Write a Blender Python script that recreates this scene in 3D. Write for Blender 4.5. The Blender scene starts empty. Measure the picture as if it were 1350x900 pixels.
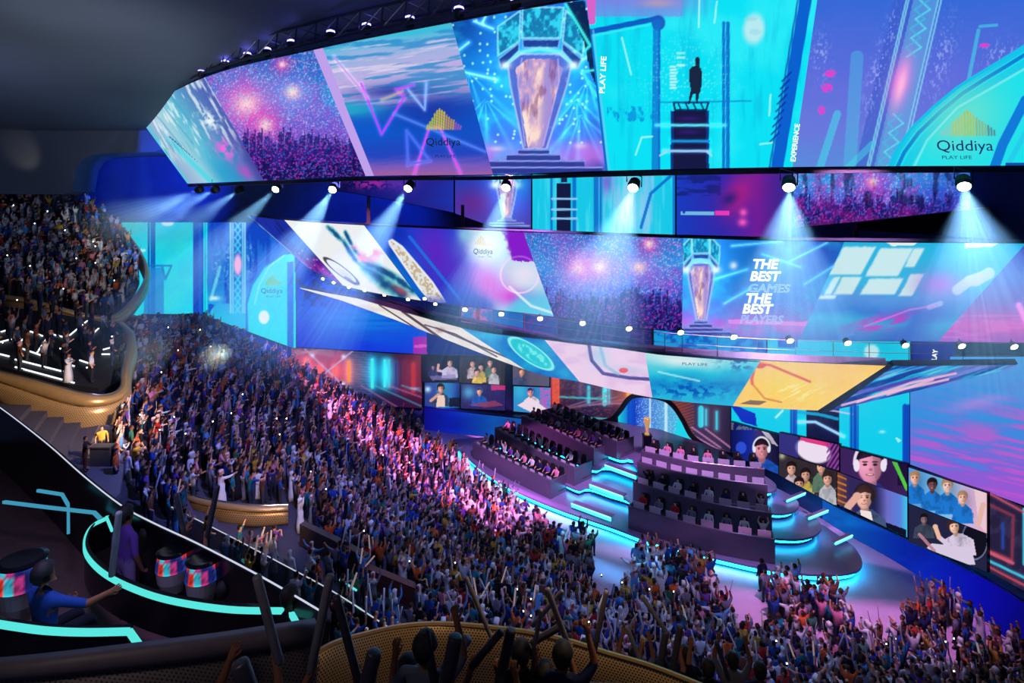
import bpy, bmesh, math, random
import numpy as np
from mathutils import Vector, Matrix
random.seed(7)
RNG = np.random.default_rng(11)
SC = bpy.context.scene
COL = SC.collection
F, H, CX, HZ = 800.0, 22.0, 675.0, 262.0      # focal length in pixels, eye height, principal column, horizon row (1350x900 frame)

# ------------------------------------------------------------------ camera, world, lights
cam_d = bpy.data.cameras.new('camera'); cam = bpy.data.objects.new('camera', cam_d); COL.objects.link(cam)
cam.location = (0, 0, H); cam.rotation_euler = (math.pi/2, 0, 0)
cam_d.sensor_width = 36; cam_d.lens = F/1350*36; cam_d.shift_y = (HZ-450)/1350; cam_d.clip_end = 300; cam_d.clip_start = 0.05
SC.camera = cam
SC.view_settings.view_transform = 'Standard'; SC.view_settings.look = 'None'
SC.view_settings.exposure = 0.0; SC.view_settings.gamma = 1; SC.view_settings.use_curve_mapping = False
cy = SC.cycles
cy.max_bounces = 4; cy.diffuse_bounces = 2; cy.glossy_bounces = 2; cy.transmission_bounces = 3; cy.volume_bounces = 0; cy.transparent_max_bounces = 12
cy.sample_clamp_indirect = 3.0; cy.caustics_reflective = False; cy.caustics_refractive = False
cy.use_denoising = True; cy.volume_step_rate = 2.0; cy.volume_max_steps = 64
w = bpy.data.worlds.new('hall_ambience'); SC.world = w; w.use_nodes = True
w.node_tree.nodes['Background'].inputs[0].default_value = (0.10, 0.13, 0.33, 1)
w.node_tree.nodes['Background'].inputs[1].default_value = 0.10

def s2l(c):
    c = np.asarray(c, float)
    return np.where(c <= 0.04045, c/12.92, ((np.maximum(c, 0)+0.055)/1.055)**2.4)
def hexl(r, g, b): return tuple(float(v) for v in s2l(np.array([r, g, b])/255.0))

def spot(name, loc, target, color, power, angle=40, blend=0.6, radius=0.3):
    d = bpy.data.lights.new(name, 'SPOT'); d.energy = power; d.color = color; d.spot_size = math.radians(angle); d.spot_blend = blend
    d.shadow_soft_size = radius
    o = bpy.data.objects.new(name, d); COL.objects.link(o); o.location = loc
    o.rotation_euler = (Vector(target)-Vector(loc)).to_track_quat('-Z', 'Y').to_euler()
    return o
def area(name, loc, target, color, power, sx, sy):
    d = bpy.data.lights.new(name, 'AREA'); d.energy = power; d.color = color; d.shape = 'RECTANGLE'; d.size = sx; d.size_y = sy
    o = bpy.data.objects.new(name, d); COL.objects.link(o); o.location = loc
    o.rotation_euler = (Vector(target)-Vector(loc)).to_track_quat('-Z', 'Y').to_euler()
    o.visible_camera = True
    return o
# unseen spots added as washes over pit and stage: magenta on the floor, violet and blue over the stands
spot('pit_wash_light', (2, 30, 27), (-5, 47, 0), (1.0, 0.28, 0.92), 150000, 42, .9)
spot('pit_wash_light', (2, 28, 27), (-7, 40, 1), (0.78, 0.24, 1.0), 160000, 42, .9)
spot('pit_wash_light', (14, 24, 27), (18, 35.5, 0), (1.0, 0.40, 0.95), 40000, 44, .9)
spot('pit_wash_light', (8, 26, 27), (7, 38, 0), (0.9, 0.34, 1.0), 42000, 44, .9)
spot('pit_wash_light', (3, 34, 24), (6, 36, 0), (0.1, 0.6, 1.0), 26000, 26, .9)
spot('stage_wash_light', (2, 27, 24), (3, 48, 1), (0.8, 0.45, 1.0), 62000, 34, .9)
spot('stage_wash_light', (12, 27, 24), (13, 41, 1), (0.75, 0.48, 1.0), 26000, 44, .9)
spot('stage_wash_light', (19, 28, 24), (20, 38, 1), (0.7, 0.5, 1.0), 9000, 40, .9)
spot('stands_wash_light', (-10, 36, 27), (-24, 55, 5), (0.20, 0.22, 1.0), 120000, 52, .9)
spot('stands_wash_light', (-6, 40, 26), (-18, 55, 4), (1.0, 0.22, 0.40), 42000, 40, .9)
spot('stands_wash_light', (-6, 40, 26), (-15, 48, 3), (0.95, 0.30, 0.85), 52000, 38, .9)
spot('stands_wash_light', (-6, 24, 27), (-17, 40, 4), (0.22, 0.26, 1.0), 26000, 66, .9)
spot('stands_wash_light', (6, 14, 27), (3, 28, 2), (0.34, 0.40, 1.0), 8500, 75, .9)
spot('portal_spot_light', (9, 44, 12), (10.0, 50.5, 2.4), (1.0, 0.75, 1.0), 3600, 26, .5)
spot('tier_warm_fill', (-13, 28, 15), (-27, 36, 8.8), (1.0, 0.74, 0.45), 13000, 44, .8)  # unseen warm spots added to brighten the gold tier fronts
spot('tier_warm_fill', (-18, 40, 21), (-35, 50, 12.5), (1.0, 0.72, 0.42), 3500, 34, .8)
spot('tier_warm_fill', (-36, 50, 21.8), (-37, 60, 17), (1.0, 0.78, 0.5), 1000, 70, .9)
spot('parapet_warm_fill', (1.5, 7.0, 20.0), (.5, 8.0, 16.2), (1.0, 0.72, 0.42), 230, 100, .9)  # unseen spots added to lift the dark parapets
spot('parapet_warm_fill', (-2.5, 3.4, 20.6), (-2.6, 5.2, 18.2), (1.0, 0.85, 0.8), 26, 120, .9)
spot('parapet_warm_fill', (-8, 22, 12), (-13, 30, 6.2), (1.0, 0.66, 0.38), 2600, 40, .7)
spot('suite_fill', (-5.0, 6.6, 20.6), (-5.6, 8, 16), (0.55, 0.45, 1.0), 260, 120, .9)  # unseen fill added to brighten the suite and its guests
spot('suite_fill', (-3.2, 5.2, 19.8), (-5.0, 6.8, 17.4), (0.30, 0.55, 1.0), 110, 60, .9)
spot('wall_blue_fill', (-24, 50, 25), (-38, 61, 23), (0.02, 0.10, 1.0), 26000, 70, .9)  # unseen blue spots added to brighten the far wall
spot('wall_blue_fill', (-12, 48, 24), (-14, 60, 19), (0.02, 0.10, 1.0), 9000, 80, .9)
spot('ceiling_fill', (-24, 26, 20), (-25, 42, 33), (0.80, 0.92, 1.0), 6500, 90, 1., 2.)  # unseen upward spots added to make the ceiling less dark
spot('ceiling_fill', (-8, 12, 21), (-8, 22, 35), (0.55, 0.65, 1.0), 3400, 110, 1., 2.)
spot('ceiling_fill', (-34, 28, 20), (-42, 44, 30), (0.5, 0.6, 1.0), 5200, 90, 1., 2.)
spot('bulkhead_warm_light', (-43, 53, 23.6), (-45, 56, 26.2), (1.0, 0.85, 0.6), 220, 46, .9)

# ------------------------------------------------------------------ maths helpers
def P(px, py, Y): return Vector(((px-CX)/F*Y, Y, H-(py-HZ)/F*Y))
def G(px, py, z):
    Y = F*(H-z)/(py-HZ); return Vector(((px-CX)/F*Y, Y, z))
def prj(v):
    v = np.asarray(v, float); Y = v[..., 1]
    return CX+F*v[..., 0]/Y, HZ+F*(H-v[..., 2])/Y
def catmull(pts, n=8, closed=False):
    pts = [Vector(p) for p in pts]; out = []; N = len(pts)
    for i in range(N if closed else N-1):
        if closed: p0, p1, p2, p3 = pts[(i-1) % N], pts[i], pts[(i+1) % N], pts[(i+2) % N]
        else:
            p1, p2 = pts[i], pts[i+1]
            p0 = pts[i-1] if i else p1*2-p2
            p3 = pts[i+2] if i+2 < N else p2*2-p1
        for k in range(n):
            t = k/n
            out.append(0.5*((2*p1)+(p2-p0)*t+(2*p0-5*p1+4*p2-p3)*t*t+(3*p1-p0-3*p2+p3)*t*t*t))
    if not closed: out.append(pts[-1].copy())
    return out

def inpoly(x, y, poly):
    x = np.asarray(x, float); y = np.asarray(y, float); r = np.zeros(x.shape, bool); n = len(poly)
    for i in range(n):
        x0, y0 = poly[i]; x1, y1 = poly[(i+1) % n]
        if y0 == y1: continue
        c = ((y0 > y) != (y1 > y)) & (x < (x1-x0)*(y-y0)/(y1-y0)+x0)
        r ^= c
    return r
def hsh(ix, iy, seed=0):
    n = (ix.astype(np.int64)*374761393 + iy.astype(np.int64)*668265263 + (int(seed)*1442695040888963407 & 0x7fffffffffff)) & 0x7fffffffffff
    n = ((n ^ (n >> 13))*1274126177) & 0x7fffffffffff
    n = n ^ (n >> 16)
    return (n & 0xffffff)/float(0xffffff)
def vnoise(x, y, seed=0):
    ix = np.floor(x); iy = np.floor(y); fx = x-ix; fy = y-iy
    fx = fx*fx*(3-2*fx); fy = fy*fy*(3-2*fy)
    a = hsh(ix, iy, seed); b = hsh(ix+1, iy, seed); c = hsh(ix, iy+1, seed); d = hsh(ix+1, iy+1, seed)
    return (a*(1-fx)+b*fx)*(1-fy)+(c*(1-fx)+d*fx)*fy
def fbm(x, y, seed=0, o=4):
    r = 0; a = .5; t = 0
    for k in range(o):
        r = r+a*vnoise(x*2**k, y*2**k, seed+k*17); t += a; a *= .5
    return r/t

# ------------------------------------------------------------------ materials
MATS = {}
def nodes(name):
    m = bpy.data.materials.new(name); m.use_nodes = True; nt = m.node_tree
    return m, nt, nt.nodes['Principled BSDF']
def mat(name, col, rough=.6, metal=0., emit=None, es=0., noise=0., scale=8., alpha=1., bump=0., spec=None):
    if name in MATS: return MATS[name]
    m, nt, b = nodes(name)
    b.inputs['Base Color'].default_value = (*col, 1); b.inputs['Roughness'].default_value = rough; b.inputs['Metallic'].default_value = metal
    if spec is not None: b.inputs['Specular IOR Level'].default_value = spec
    if emit is not None:
        b.inputs['Emission Color'].default_value = (*emit, 1); b.inputs['Emission Strength'].default_value = es
    if noise or bump:
        tc = nt.nodes.new('ShaderNodeTexCoord'); n = nt.nodes.new('ShaderNodeTexNoise'); n.inputs['Scale'].default_value = scale
        nt.links.new(tc.outputs['Object'], n.inputs['Vector'])
        if noise:
            mx = nt.nodes.new('ShaderNodeMix'); mx.data_type = 'RGBA'
            mx.inputs[6].default_value = (*[c*(1-noise) for c in col], 1); mx.inputs[7].default_value = (*[min(1, c*(1+noise)) for c in col], 1)
            nt.links.new(n.outputs['Fac'], mx.inputs[0]); nt.links.new(mx.outputs[2], b.inputs['Base Color'])
        if bump:
            bp = nt.nodes.new('ShaderNodeBump'); bp.inputs['Strength'].default_value = bump
            nt.links.new(n.outputs['Fac'], bp.inputs['Height']); nt.links.new(bp.outputs[0], b.inputs['Normal'])
    if alpha < 1: b.inputs['Alpha'].default_value = alpha
    MATS[name] = m; return m
def emis(name, col, s=1., sample=True):
    if name in MATS: return MATS[name]
    m = bpy.data.materials.new(name); m.use_nodes = True; nt = m.node_tree; nt.nodes.clear()
    e = nt.nodes.new('ShaderNodeEmission'); e.inputs[0].default_value = (*col, 1); e.inputs[1].default_value = s
    o = nt.nodes.new('ShaderNodeOutputMaterial'); nt.links.new(e.outputs[0], o.inputs[0])
    if not sample: m.cycles.emission_sampling = 'NONE'
    MATS[name] = m; return m
def led_mat(name, s=1.0):
    """a screen surface: shows the picture stored in the colour attribute of its mesh"""
    if name in MATS: return MATS[name]
    m = bpy.data.materials.new(name); m.use_nodes = True; nt = m.node_tree; nt.nodes.clear()
    a = nt.nodes.new('ShaderNodeAttribute'); a.attribute_name = 'picture'
    e = nt.nodes.new('ShaderNodeEmission'); e.inputs[1].default_value = s
    o = nt.nodes.new('ShaderNodeOutputMaterial')
    nt.links.new(a.outputs['Color'], e.inputs[0]); nt.links.new(e.outputs[0], o.inputs[0])
    m.cycles.emission_sampling = 'FRONT_BACK'
    MATS[name] = m; return m
def mesh_holes(name, col, scale, dark=(0.01, .008, .006), rough=.4, metal=.6, thr=.30):
    """perforated metal sheet: a hexagonal grid of punched holes in UV metres"""
    if name in MATS: return MATS[name]
    m, nt, b = nodes(name)
    uv = nt.nodes.new('ShaderNodeUVMap')
    def grid(off):
        mp = nt.nodes.new('ShaderNodeMapping'); mp.inputs['Scale'].default_value = (scale, scale*0.577, 1); mp.inputs['Location'].default_value = (off, off, 0)
        nt.links.new(uv.outputs[0], mp.inputs[0])
        fr = nt.nodes.new('ShaderNodeVectorMath'); fr.operation = 'FRACTION'; nt.links.new(mp.outputs[0], fr.inputs[0])
        sb = nt.nodes.new('ShaderNodeVectorMath'); sb.operation = 'SUBTRACT'; sb.inputs[1].default_value = (.5, .5, 0); nt.links.new(fr.outputs[0], sb.inputs[0])
        sc = nt.nodes.new('ShaderNodeVectorMath'); sc.operation = 'MULTIPLY'; sc.inputs[1].default_value = (1, 1.73, 0); nt.links.new(sb.outputs[0], sc.inputs[0])
        ln = nt.nodes.new('ShaderNodeVectorMath'); ln.operation = 'LENGTH'; nt.links.new(sc.outputs[0], ln.inputs[0]); return ln.outputs['Value']
    mn = nt.nodes.new('ShaderNodeMath'); mn.operation = 'MINIMUM'; nt.links.new(grid(0.), mn.inputs[0]); nt.links.new(grid(.5), mn.inputs[1])
    lt = nt.nodes.new('ShaderNodeMath'); lt.operation = 'LESS_THAN'; lt.inputs[1].default_value = thr; nt.links.new(mn.outputs[0], lt.inputs[0])
    mx = nt.nodes.new('ShaderNodeMix'); mx.data_type = 'RGBA'; mx.inputs[6].default_value = (*col, 1); mx.inputs[7].default_value = (*dark, 1)
    nt.links.new(lt.outputs[0], mx.inputs[0]); nt.links.new(mx.outputs[2], b.inputs['Base Color'])
    b.inputs['Roughness'].default_value = rough; b.inputs['Metallic'].default_value = metal
    MATS[name] = m; return m
def vcol_mat(name, rough=.8, glow=0.):
    if name in MATS: return MATS[name]
    m, nt, b = nodes(name)
    a = nt.nodes.new('ShaderNodeAttribute'); a.attribute_name = 'dye'
    nt.links.new(a.outputs['Color'], b.inputs['Base Color']); b.inputs['Roughness'].default_value = rough
    b.inputs['Specular IOR Level'].default_value = .25
    MATS[name] = m; return m

DARK = mat('dark_coated_metal', (.012, .014, .03), .45, .3, noise=.3)
BLACK = mat('matt_black', (.006, .006, .010), .6, noise=.3)
GREYM = mat('grey_metal', (.09, .09, .12), .4, .7, noise=.2)
STEEL = mat('steel_rail', (.25, .28, .34), .3, .9, noise=.1)
GOLD = mat('brushed_gold_cladding', (.55, .34, .13), .36, .55, noise=.15, scale=3)

# ------------------------------------------------------------------ object helpers
def tag(o, label=None, cat=None, group=None, kind=None):
    if label: o['label'] = label
    if cat: o['category'] = cat
    if group: o['group'] = group
    if kind: o['kind'] = kind
    return o
def empty(name, loc=(0, 0, 0), rz=0.):
    o = bpy.data.objects.new(name, None); COL.objects.link(o); o.location = loc; o.rotation_euler = (0, 0, rz); o.empty_display_size = .2
    return o
def link(name, me, m=None, parent=None, smooth=False):
    if m is not None:
        for k in (m if isinstance(m, (list, tuple)) else [m]): me.materials.append(k)
    if smooth: me.polygons.foreach_set('use_smooth', [True]*len(me.polygons))
    o = bpy.data.objects.new(name, me); COL.objects.link(o)
    if parent is not None:
        o.parent = parent
        mw = Matrix.Translation(parent.location) @ parent.rotation_euler.to_matrix().to_4x4()
        if parent.parent is not None:
            g = parent.parent; mw = (Matrix.Translation(g.location) @ g.rotation_euler.to_matrix().to_4x4()) @ mw
        o.matrix_parent_inverse = mw.inverted()
    return o
def pydata(name, vs, fs, m=None, parent=None, smooth=False):
    me = bpy.data.meshes.new(name); me.from_pydata([tuple(v) for v in vs], [], fs); me.update()
    return link(name, me, m, parent, smooth)
class MB:
    """collects simple solids into one mesh (world coordinates)"""
    def __init__(s): s.v = []; s.f = []
    def add(s, vs, fs):
        n = len(s.v); s.v += [tuple(v) for v in vs]; s.f += [tuple(i+n for i in f) for f in fs]; return s
    def box(s, c, size, rz=0., M=None):
        hx, hy, hz = size[0]/2, size[1]/2, size[2]/2
        vs = [Vector((x, y, z)) for x in (-hx, hx) for y in (-hy, hy) for z in (-hz, hz)]
        R = M if M is not None else Matrix.Rotation(rz, 3, 'Z')
        vs = [R @ v+Vector(c) for v in vs]
        return s.add(vs, [(0, 1, 3, 2), (4, 6, 7, 5), (0, 4, 5, 1), (2, 3, 7, 6), (0, 2, 6, 4), (1, 5, 7, 3)])
    def tube(s, pts, r, n=8, cap=True):
        pts = [Vector(p) for p in pts]; rs = r if isinstance(r, (list, tuple)) else [r]*len(pts); rings = []
        for i, p in enumerate(pts):
            t = (pts[min(i+1, len(pts)-1)]-pts[max(i-1, 0)])
            if t.length < 1e-9: t = Vector((0, 0, 1))
            t.normalize(); up = Vector((0, 0, 1)) if abs(t.z) < .95 else Vector((0, 1, 0))
            a = t.cross(up).normalized(); b = t.cross(a)
            rings.append([p+(a*math.cos(2*math.pi*k/n)+b*math.sin(2*math.pi*k/n))*rs[i] for k in range(n)])
        vs = [v for rg in rings for v in rg]; fs = []
        for i in range(len(pts)-1):
            for k in range(n): fs.append((i*n+k, i*n+(k+1) % n, (i+1)*n+(k+1) % n, (i+1)*n+k))
        if cap: fs.append(tuple(range(n))[::-1]); fs.append(tuple((len(pts)-1)*n+k for k in range(n)))
        return s.add(vs, fs)
    def lathe(s, prof, c=(0, 0, 0), n=16, M=None):
        vs = []; fs = []; c = Vector(c)
        for r, z in prof:
            for k in range(n):
                v = Vector((r*math.cos(2*math.pi*k/n), r*math.sin(2*math.pi*k/n), z)); vs.append((M @ v if M is not None else v)+c)
        for i in range(len(prof)-1):
            for k in range(n): fs.append((i*n+k, i*n+(k+1) % n, (i+1)*n+(k+1) % n, (i+1)*n+k))
        fs.append(tuple(range(n))[::-1]); fs.append(tuple((len(prof)-1)*n+k for k in range(n)))
        return s.add(vs, fs)
    def strip(s, A, B, th=None):
        """sheet between two polylines; with thickness vector th it becomes a solid"""
        n = len(A); vs = list(A)+list(B); fs = [(i, i+1, n+i+1, n+i) for i in range(n-1)]
        if th is not None:
            th = th if isinstance(th, list) else [Vector(th)]*n
            vs += [Vector(a)+t for a, t in zip(A, th)]+[Vector(b)+t for b, t in zip(B, th)]
            fs += [(2*n+i, 3*n+i, 3*n+i+1, 2*n+i+1) for i in range(n-1)]
            fs += [(i, 2*n+i, 2*n+i+1, i+1) for i in range(n-1)]+[(n+i, n+i+1, 3*n+i+1, 3*n+i) for i in range(n-1)]
            fs += [(0, n, 3*n, 2*n), (n-1, 3*n-1, 4*n-1, 2*n-1)]
        return s.add(vs, fs)
    def prism(s, poly, z0, z1):
        n = len(poly); vs = [(p[0], p[1], z0) for p in poly]+[(p[0], p[1], z1) for p in poly]
        return s.add(vs, [tuple(range(n))[::-1], tuple(range(n, 2*n))]+[(i, (i+1) % n, n+(i+1) % n, n+i) for i in range(n)])
    def build(s, name, m=None, parent=None, smooth=False): return pydata(name, s.v, s.f, m, parent, smooth)
def tessellate(poly3):
    from mathutils.geometry import tessellate_polygon
    return tessellate_polygon([poly3])
def uv_strip(name, A, B, m, parent=None, th=0.06, nrow=1, bulge=None):
    """a curved panel between polylines A (bottom) and B (top) with UVs in metres, given thickness by a second shell"""
    n = len(A); vs = []; uvs = []; L = 0; rows = nrow+1
    for i in range(n):
        if i: L += (Vector(A[i])-Vector(A[i-1])).length
        hgt = (Vector(B[i])-Vector(A[i])).length
        for r in range(rows):
            t = r/nrow; p = Vector(A[i]).lerp(Vector(B[i]), t)
            if bulge is not None: p = p+Vector(bulge[i])*math.sin(math.pi*t)
            vs.append(p); uvs.append((L, t*hgt))
    fs = [(i*rows+r, (i+1)*rows+r, (i+1)*rows+r+1, i*rows+r+1) for i in range(n-1) for r in range(nrow)]
    me = bpy.data.meshes.new(name); me.from_pydata([tuple(v) for v in vs], [], fs)
    ul = me.uv_layers.new(name='UVMap')
    for lp in me.loops: ul.data[lp.index].uv = uvs[lp.vertex_index]
    me.update(); o = link(name, me, m, parent, True)
    md = o.modifiers.new('thickness', 'SOLIDIFY'); md.thickness = th; md.offset = 0
    return o
# ------------------------------------------------------------------ pictures shown on the LED screens
# every painter takes the picture coordinates of the screen's own pixels and returns their sRGB colour (0..255)
def ss(a, b, x):
    t = np.clip((x-a)/(b-a), 0, 1); return t*t*(3-2*t)
def RGB(r, g, b, like): return np.ones(like.shape+(3,))*np.array([r, g, b], float)
def mixc(c, col, m):
    m = np.clip(m, 0, 1)[..., None]; return c*(1-m)+np.asarray(col, float)*m
def addc(c, col, m): return c+np.asarray(col, float)*np.clip(m, 0, 4)[..., None]
def grad(x, stops):
    xs = [s[0] for s in stops]; return np.stack([np.interp(x, xs, [s[1][k] for s in stops]) for k in range(3)], -1)
def seg(x, y, x0, y0, x1, y1):
    dx, dy = x1-x0, y1-y0; t = np.clip(((x-x0)*dx+(y-y0)*dy)/(dx*dx+dy*dy), 0, 1)
    return np.hypot(x-x0-t*dx, y-y0-t*dy)
def line(c, x, y, pts, col, w=1.2, a=1., glow=0.):
    d = np.full(x.shape, 1e9)
    for (a0, b0), (a1, b1) in zip(pts[:-1], pts[1:]): d = np.minimum(d, seg(x, y, a0, b0, a1, b1))
    if glow: c = addc(c, col, .35*a*np.exp(-(d/glow)**2))
    return mixc(c, col, a*(1-ss(w*.5, w*.5+1.0, d)))
def ell(x, y, cx, cy, rx, ry, ang=0., soft=.12):
    t = math.radians(ang); u = (x-cx)*math.cos(t)+(y-cy)*math.sin(t); v = -(x-cx)*math.sin(t)+(y-cy)*math.cos(t)
    d = np.sqrt((u/rx)**2+(v/ry)**2); return 1-ss(1-soft, 1+soft, d)
def blob(x, y, cx, cy, rx, ry, ang=0.):
    t = math.radians(ang); u = (x-cx)*math.cos(t)+(y-cy)*math.sin(t); v = -(x-cx)*math.sin(t)+(y-cy)*math.cos(t)
    return np.exp(-((u/rx)**2+(v/ry)**2))
def poly(x, y, pts): return inpoly(x, y, pts).astype(float)
def sparks(x, y, size, seed, dens):
    ix, iy = np.floor(x/size), np.floor(y/size); h = hsh(ix, iy, seed)
    jx = hsh(ix, iy, seed+1)*.5+.25; jy = hsh(ix, iy, seed+2)*.5+.25
    d = np.hypot(x/size-ix-jx, y/size-iy-jy); return (h < dens)*(1-ss(.2, .45, d)), hsh(ix, iy, seed+3)

def crowd_pic(x, y, bursts, y0, y1, seed=1, size=1.6, dark=1.):
    """confetti bursting over a cheering crowd"""
    t = (y-y0)/(y1-y0)
    n = fbm(x/26, y/26, seed)
    c = grad(np.clip(t+.25*(n-.5), 0, 1), [(0, (30, 100, 195)), (.35, (50, 155, 230)), (.6, (60, 95, 210)), (.8, (34, 30, 130)), (1, (18, 12, 80))])
    m = ss(.45, .75, fbm(x/40+9, y/30, seed+5)); c = mixc(c, (150, 70, 200), .55*m*(1-ss(.6, .9, t)))
    for (bx, by, br, col) in bursts:
        c = mixc(c, col, .85*blob(x, y, bx, by, br*2.6, br*2.3)); c = mixc(c, (255, 225, 215), .98*blob(x, y, bx, by, br*.95, br*.85))
    for k, (s, d, a) in enumerate(((size, .5, .55), (size*1.5, .4, .5), (size*2.2, .22, .5))):
        m, h = sparks(x+y*.12, y, s, seed+31*k, d)
        pal = np.array([[250, 150, 230], [120, 220, 255], [235, 240, 255], [240, 70, 190], [70, 110, 235]])
        cc = pal[np.minimum((h*5).astype(int), 4)]; mm = (a*m*(1-.75*ss(.6, .95, t)))[..., None]; c = c*(1-mm)+cc*mm
    for k in range(3):                                         # heads and raised arms of the pictured crowd
        w = 10*size/1.6-2*k; ix = np.floor(x/w+k*.37); hx = hsh(ix, ix*0+k, seed+70); top = y1-(y1-y0)*(.34-.10*k+.16*(hx-.5))
        ux = (x/w+k*.37-ix-.5)*w
        head = (np.hypot(ux, y-top) < w*.30) | ((y > top+w*.22) & (np.abs(ux) < w*.42)) | ((np.abs(ux-w*.36*(np.sign(hx-.5))) < w*.1) & (y > top-w*.9))
        c = mixc(c, np.array([[22, 18, 92], [60, 22, 120], [14, 14, 72]])[k]*dark, .72*head)
        rim = head & (hsh(np.floor(x/2), np.floor(y/2), seed+k) > .86); c = mixc(c, (205, 60, 200), .65*rim); rim = head & (hsh(np.floor(x/1.6), np.floor(y/1.6), seed+k+9) > .86); c = mixc(c, (50, 110, 225), .6*rim)
    return c
def trophy_pic(c, x, y, cx, top, base, wd, skew=0., flames=True):
    """a glowing crystal trophy on a stepped plinth under a scoreboard cube"""
    h = base-top
    u = (x-cx-skew*(y-base)/h*-1)/wd; v = (y-top)/h              # v 0 top of scoreboard ... 1 plinth foot
    c = addc(c, (30, 90, 120), blob(u, v, 0, .3, 1.2, .6))
    for sx in (-1, 0, 1):                                         # scoreboard faces
        px = [(-.40, -.02), (.40, -.02), (.38, .17), (-.38, .17)] if sx == 0 else [(sx*.44, .0), (sx*.86, .10), (sx*.82, .28), (sx*.42, .19)]
        m = poly(u, v, px); c = mixc(c, (22, 120, 165), .85*m); c = mixc(c, (50, 215, 245), m*ss(.42, .7, fbm(u*11, v*26, 3)))
        c = line(c, u*wd, v*h, [(a*wd, b*h) for a, b in px+px[:1]], (150, 240, 255), 1.2, .8)
        q = [(-.36, .18), (.36, .18), (.34, .23), (-.34, .23)] if sx == 0 else [(sx*.42, .20), (sx*.80, .30), (sx*.74, .36), (sx*.42, .25)]
        m = poly(u, v, q); c = mixc(c, (28, 40, 120), .8*m); c = line(c, u*wd, v*h, [(a*wd, b*h) for a, b in q+q[:1]], (130, 190, 255), 1., .8)
    cup = [(-.62, .33), (-.38, .27), (.38, .27), (.62, .33), (.56, .46), (.24, .86), (-.20, .86), (-.54, .46)]
    m = poly(u, v, cup); c = mixc(c, (96, 90, 190), .75*m)
    inner = poly(u, v, [(-.46, .36), (-.25, .30), (.25, .30), (.46, .36), (.16, .86), (-.12, .86)])
    fl = fbm(u*5, v*9, 41)
    c = mixc(c, (175, 150, 215), .9*inner); c = mixc(c, (225, 180, 205), inner*ss(.38, .58, fl)); c = mixc(c, (252, 228, 215), inner*ss(.5, .74, fl))
    c = mixc(c, (250, 215, 205), .8*blob(u, v, .02, .66, .10, .17)); c = mixc(c, (120, 70, 130), .6*inner*ss(.5, .8, fbm(u*14, v*10, 8)))
    c = line(c, u*wd, v*h, [(a*wd, b*h) for a, b in cup+cup[:1]], (170, 200, 255), 1.4, .85)
    c = line(c, u*wd, v*h, [(a*wd, b*h) for a, b in [(-.66, .34), (-.4, .26), (0, .235), (.4, .26), (.66, .34)]], (130, 235, 255), 2.2, .95, 3)
    for a in (-.35, .35): c = line(c, u*wd, v*h, [(a*wd, .3*h), (a*1.15*wd, .44*h), (a*.5*wd, .84*h)], (200, 190, 250), 1., .6)
    for sx in (-1, 1): c = mixc(c, (235, 255, 255), blob(u*wd, v*h, sx*.66*wd, .34*h, 7, 5))
    for k, (w0, v0, v1) in enumerate(((.30, .86, .89), (.52, .89, .93), (1.0, .93, .97), (1.35, .97, 1.01))):
        m = (np.abs(u) < w0)*(v > v0)*(v < v1); c = mixc(c, (40, 52, 140), .85*m)
        c = line(c, u*wd, v*h, [(-w0*wd, v0*h+1), (w0*wd, v0*h+1)], (150, 170, 245), 1.2, .85)
    return c
def rays(c, x, y, cx, cy, n, col, a, seed, spread=3.14, base=0., ln=160, w=.02):
    th = np.arctan2(y-cy, x-cx); r = np.hypot(x-cx, y-cy)
    for k in range(n):
        t = base+spread*(k+.5*float(hsh(np.array([k]), np.array([seed]))[0]))/n
        d = np.abs(np.angle(np.exp(1j*(th-t)))); c = addc(c, col, a*np.exp(-(d/w)**2)*np.exp(-r/ln))
    return c
def streaks(x, y, sx, sy, seed, ang=0.):
    t = math.radians(ang); u = x*math.cos(t)+y*math.sin(t); v = -x*math.sin(t)+y*math.cos(t)
    return fbm(u/sx, v/sy, seed)

# ---- upper ring
def pic_u0(x, y, u, v):
    q = 1-v
    c = grad(u+.08*fbm(x/20, y/20, 3), [(0, (60, 210, 225)), (.12, (150, 180, 215)), (.35, (165, 210, 225)), (.6, (95, 190, 215)), (1, (80, 100, 180))])
    c = mixc(c, (225, 240, 245), .8*ss(.52, .66, streaks(x, y, 30, 4, 5, 62))*(1-ss(.5, .8, q)))
    for k in range(3): c = mixc(c, (80, 165, 200), .7*np.exp(-((u-(.25+.17*k)-.1*q)/.012)**2)*(q < .55))
    c = mixc(c, (60, 220, 235), .8*np.exp(-((u-.06-.30*q)/.05)**2)*ss(.3, .6, q)); c = mixc(c, (30, 150, 205), .65*ss(.55, .9, q)*ss(.35, .6, u)*(1-ss(.85, 1, u)))
    c = mixc(c, (240, 110, 225), .75*blob(u, q, .80, .66, .10, .12)*ss(.3, .6, fbm(x/5, y/7, 9))*1.4)
    c = mixc(c, (220, 70, 190), .7*blob(u, q, .86, .9, .08, .1)); c = mixc(c, (235, 245, 250), .7*blob(u, q, .82, .35, .07, .09)*ss(.4, .6, fbm(x/4, y/3, 2))*1.6)
    c = mixc(c, (20, 90, 150), .8*poly(u, q, [(.22, .40), (.25, .42), (.38, .78), (.30, .60)]))
    return mixc(c, (60, 60, 150), .6*ss(.86, 1, u)*ss(.3, .8, q))
def pic_u1(x, y, u, v): return crowd_pic(x, y, [(326, 138, 17, (240, 90, 200)), (386, 122, 11, (120, 130, 235)), (350, 165, 10, (230, 60, 180)), (372, 85, 5, (220, 60, 170))], 80, 238, 3, 1.5)
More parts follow.
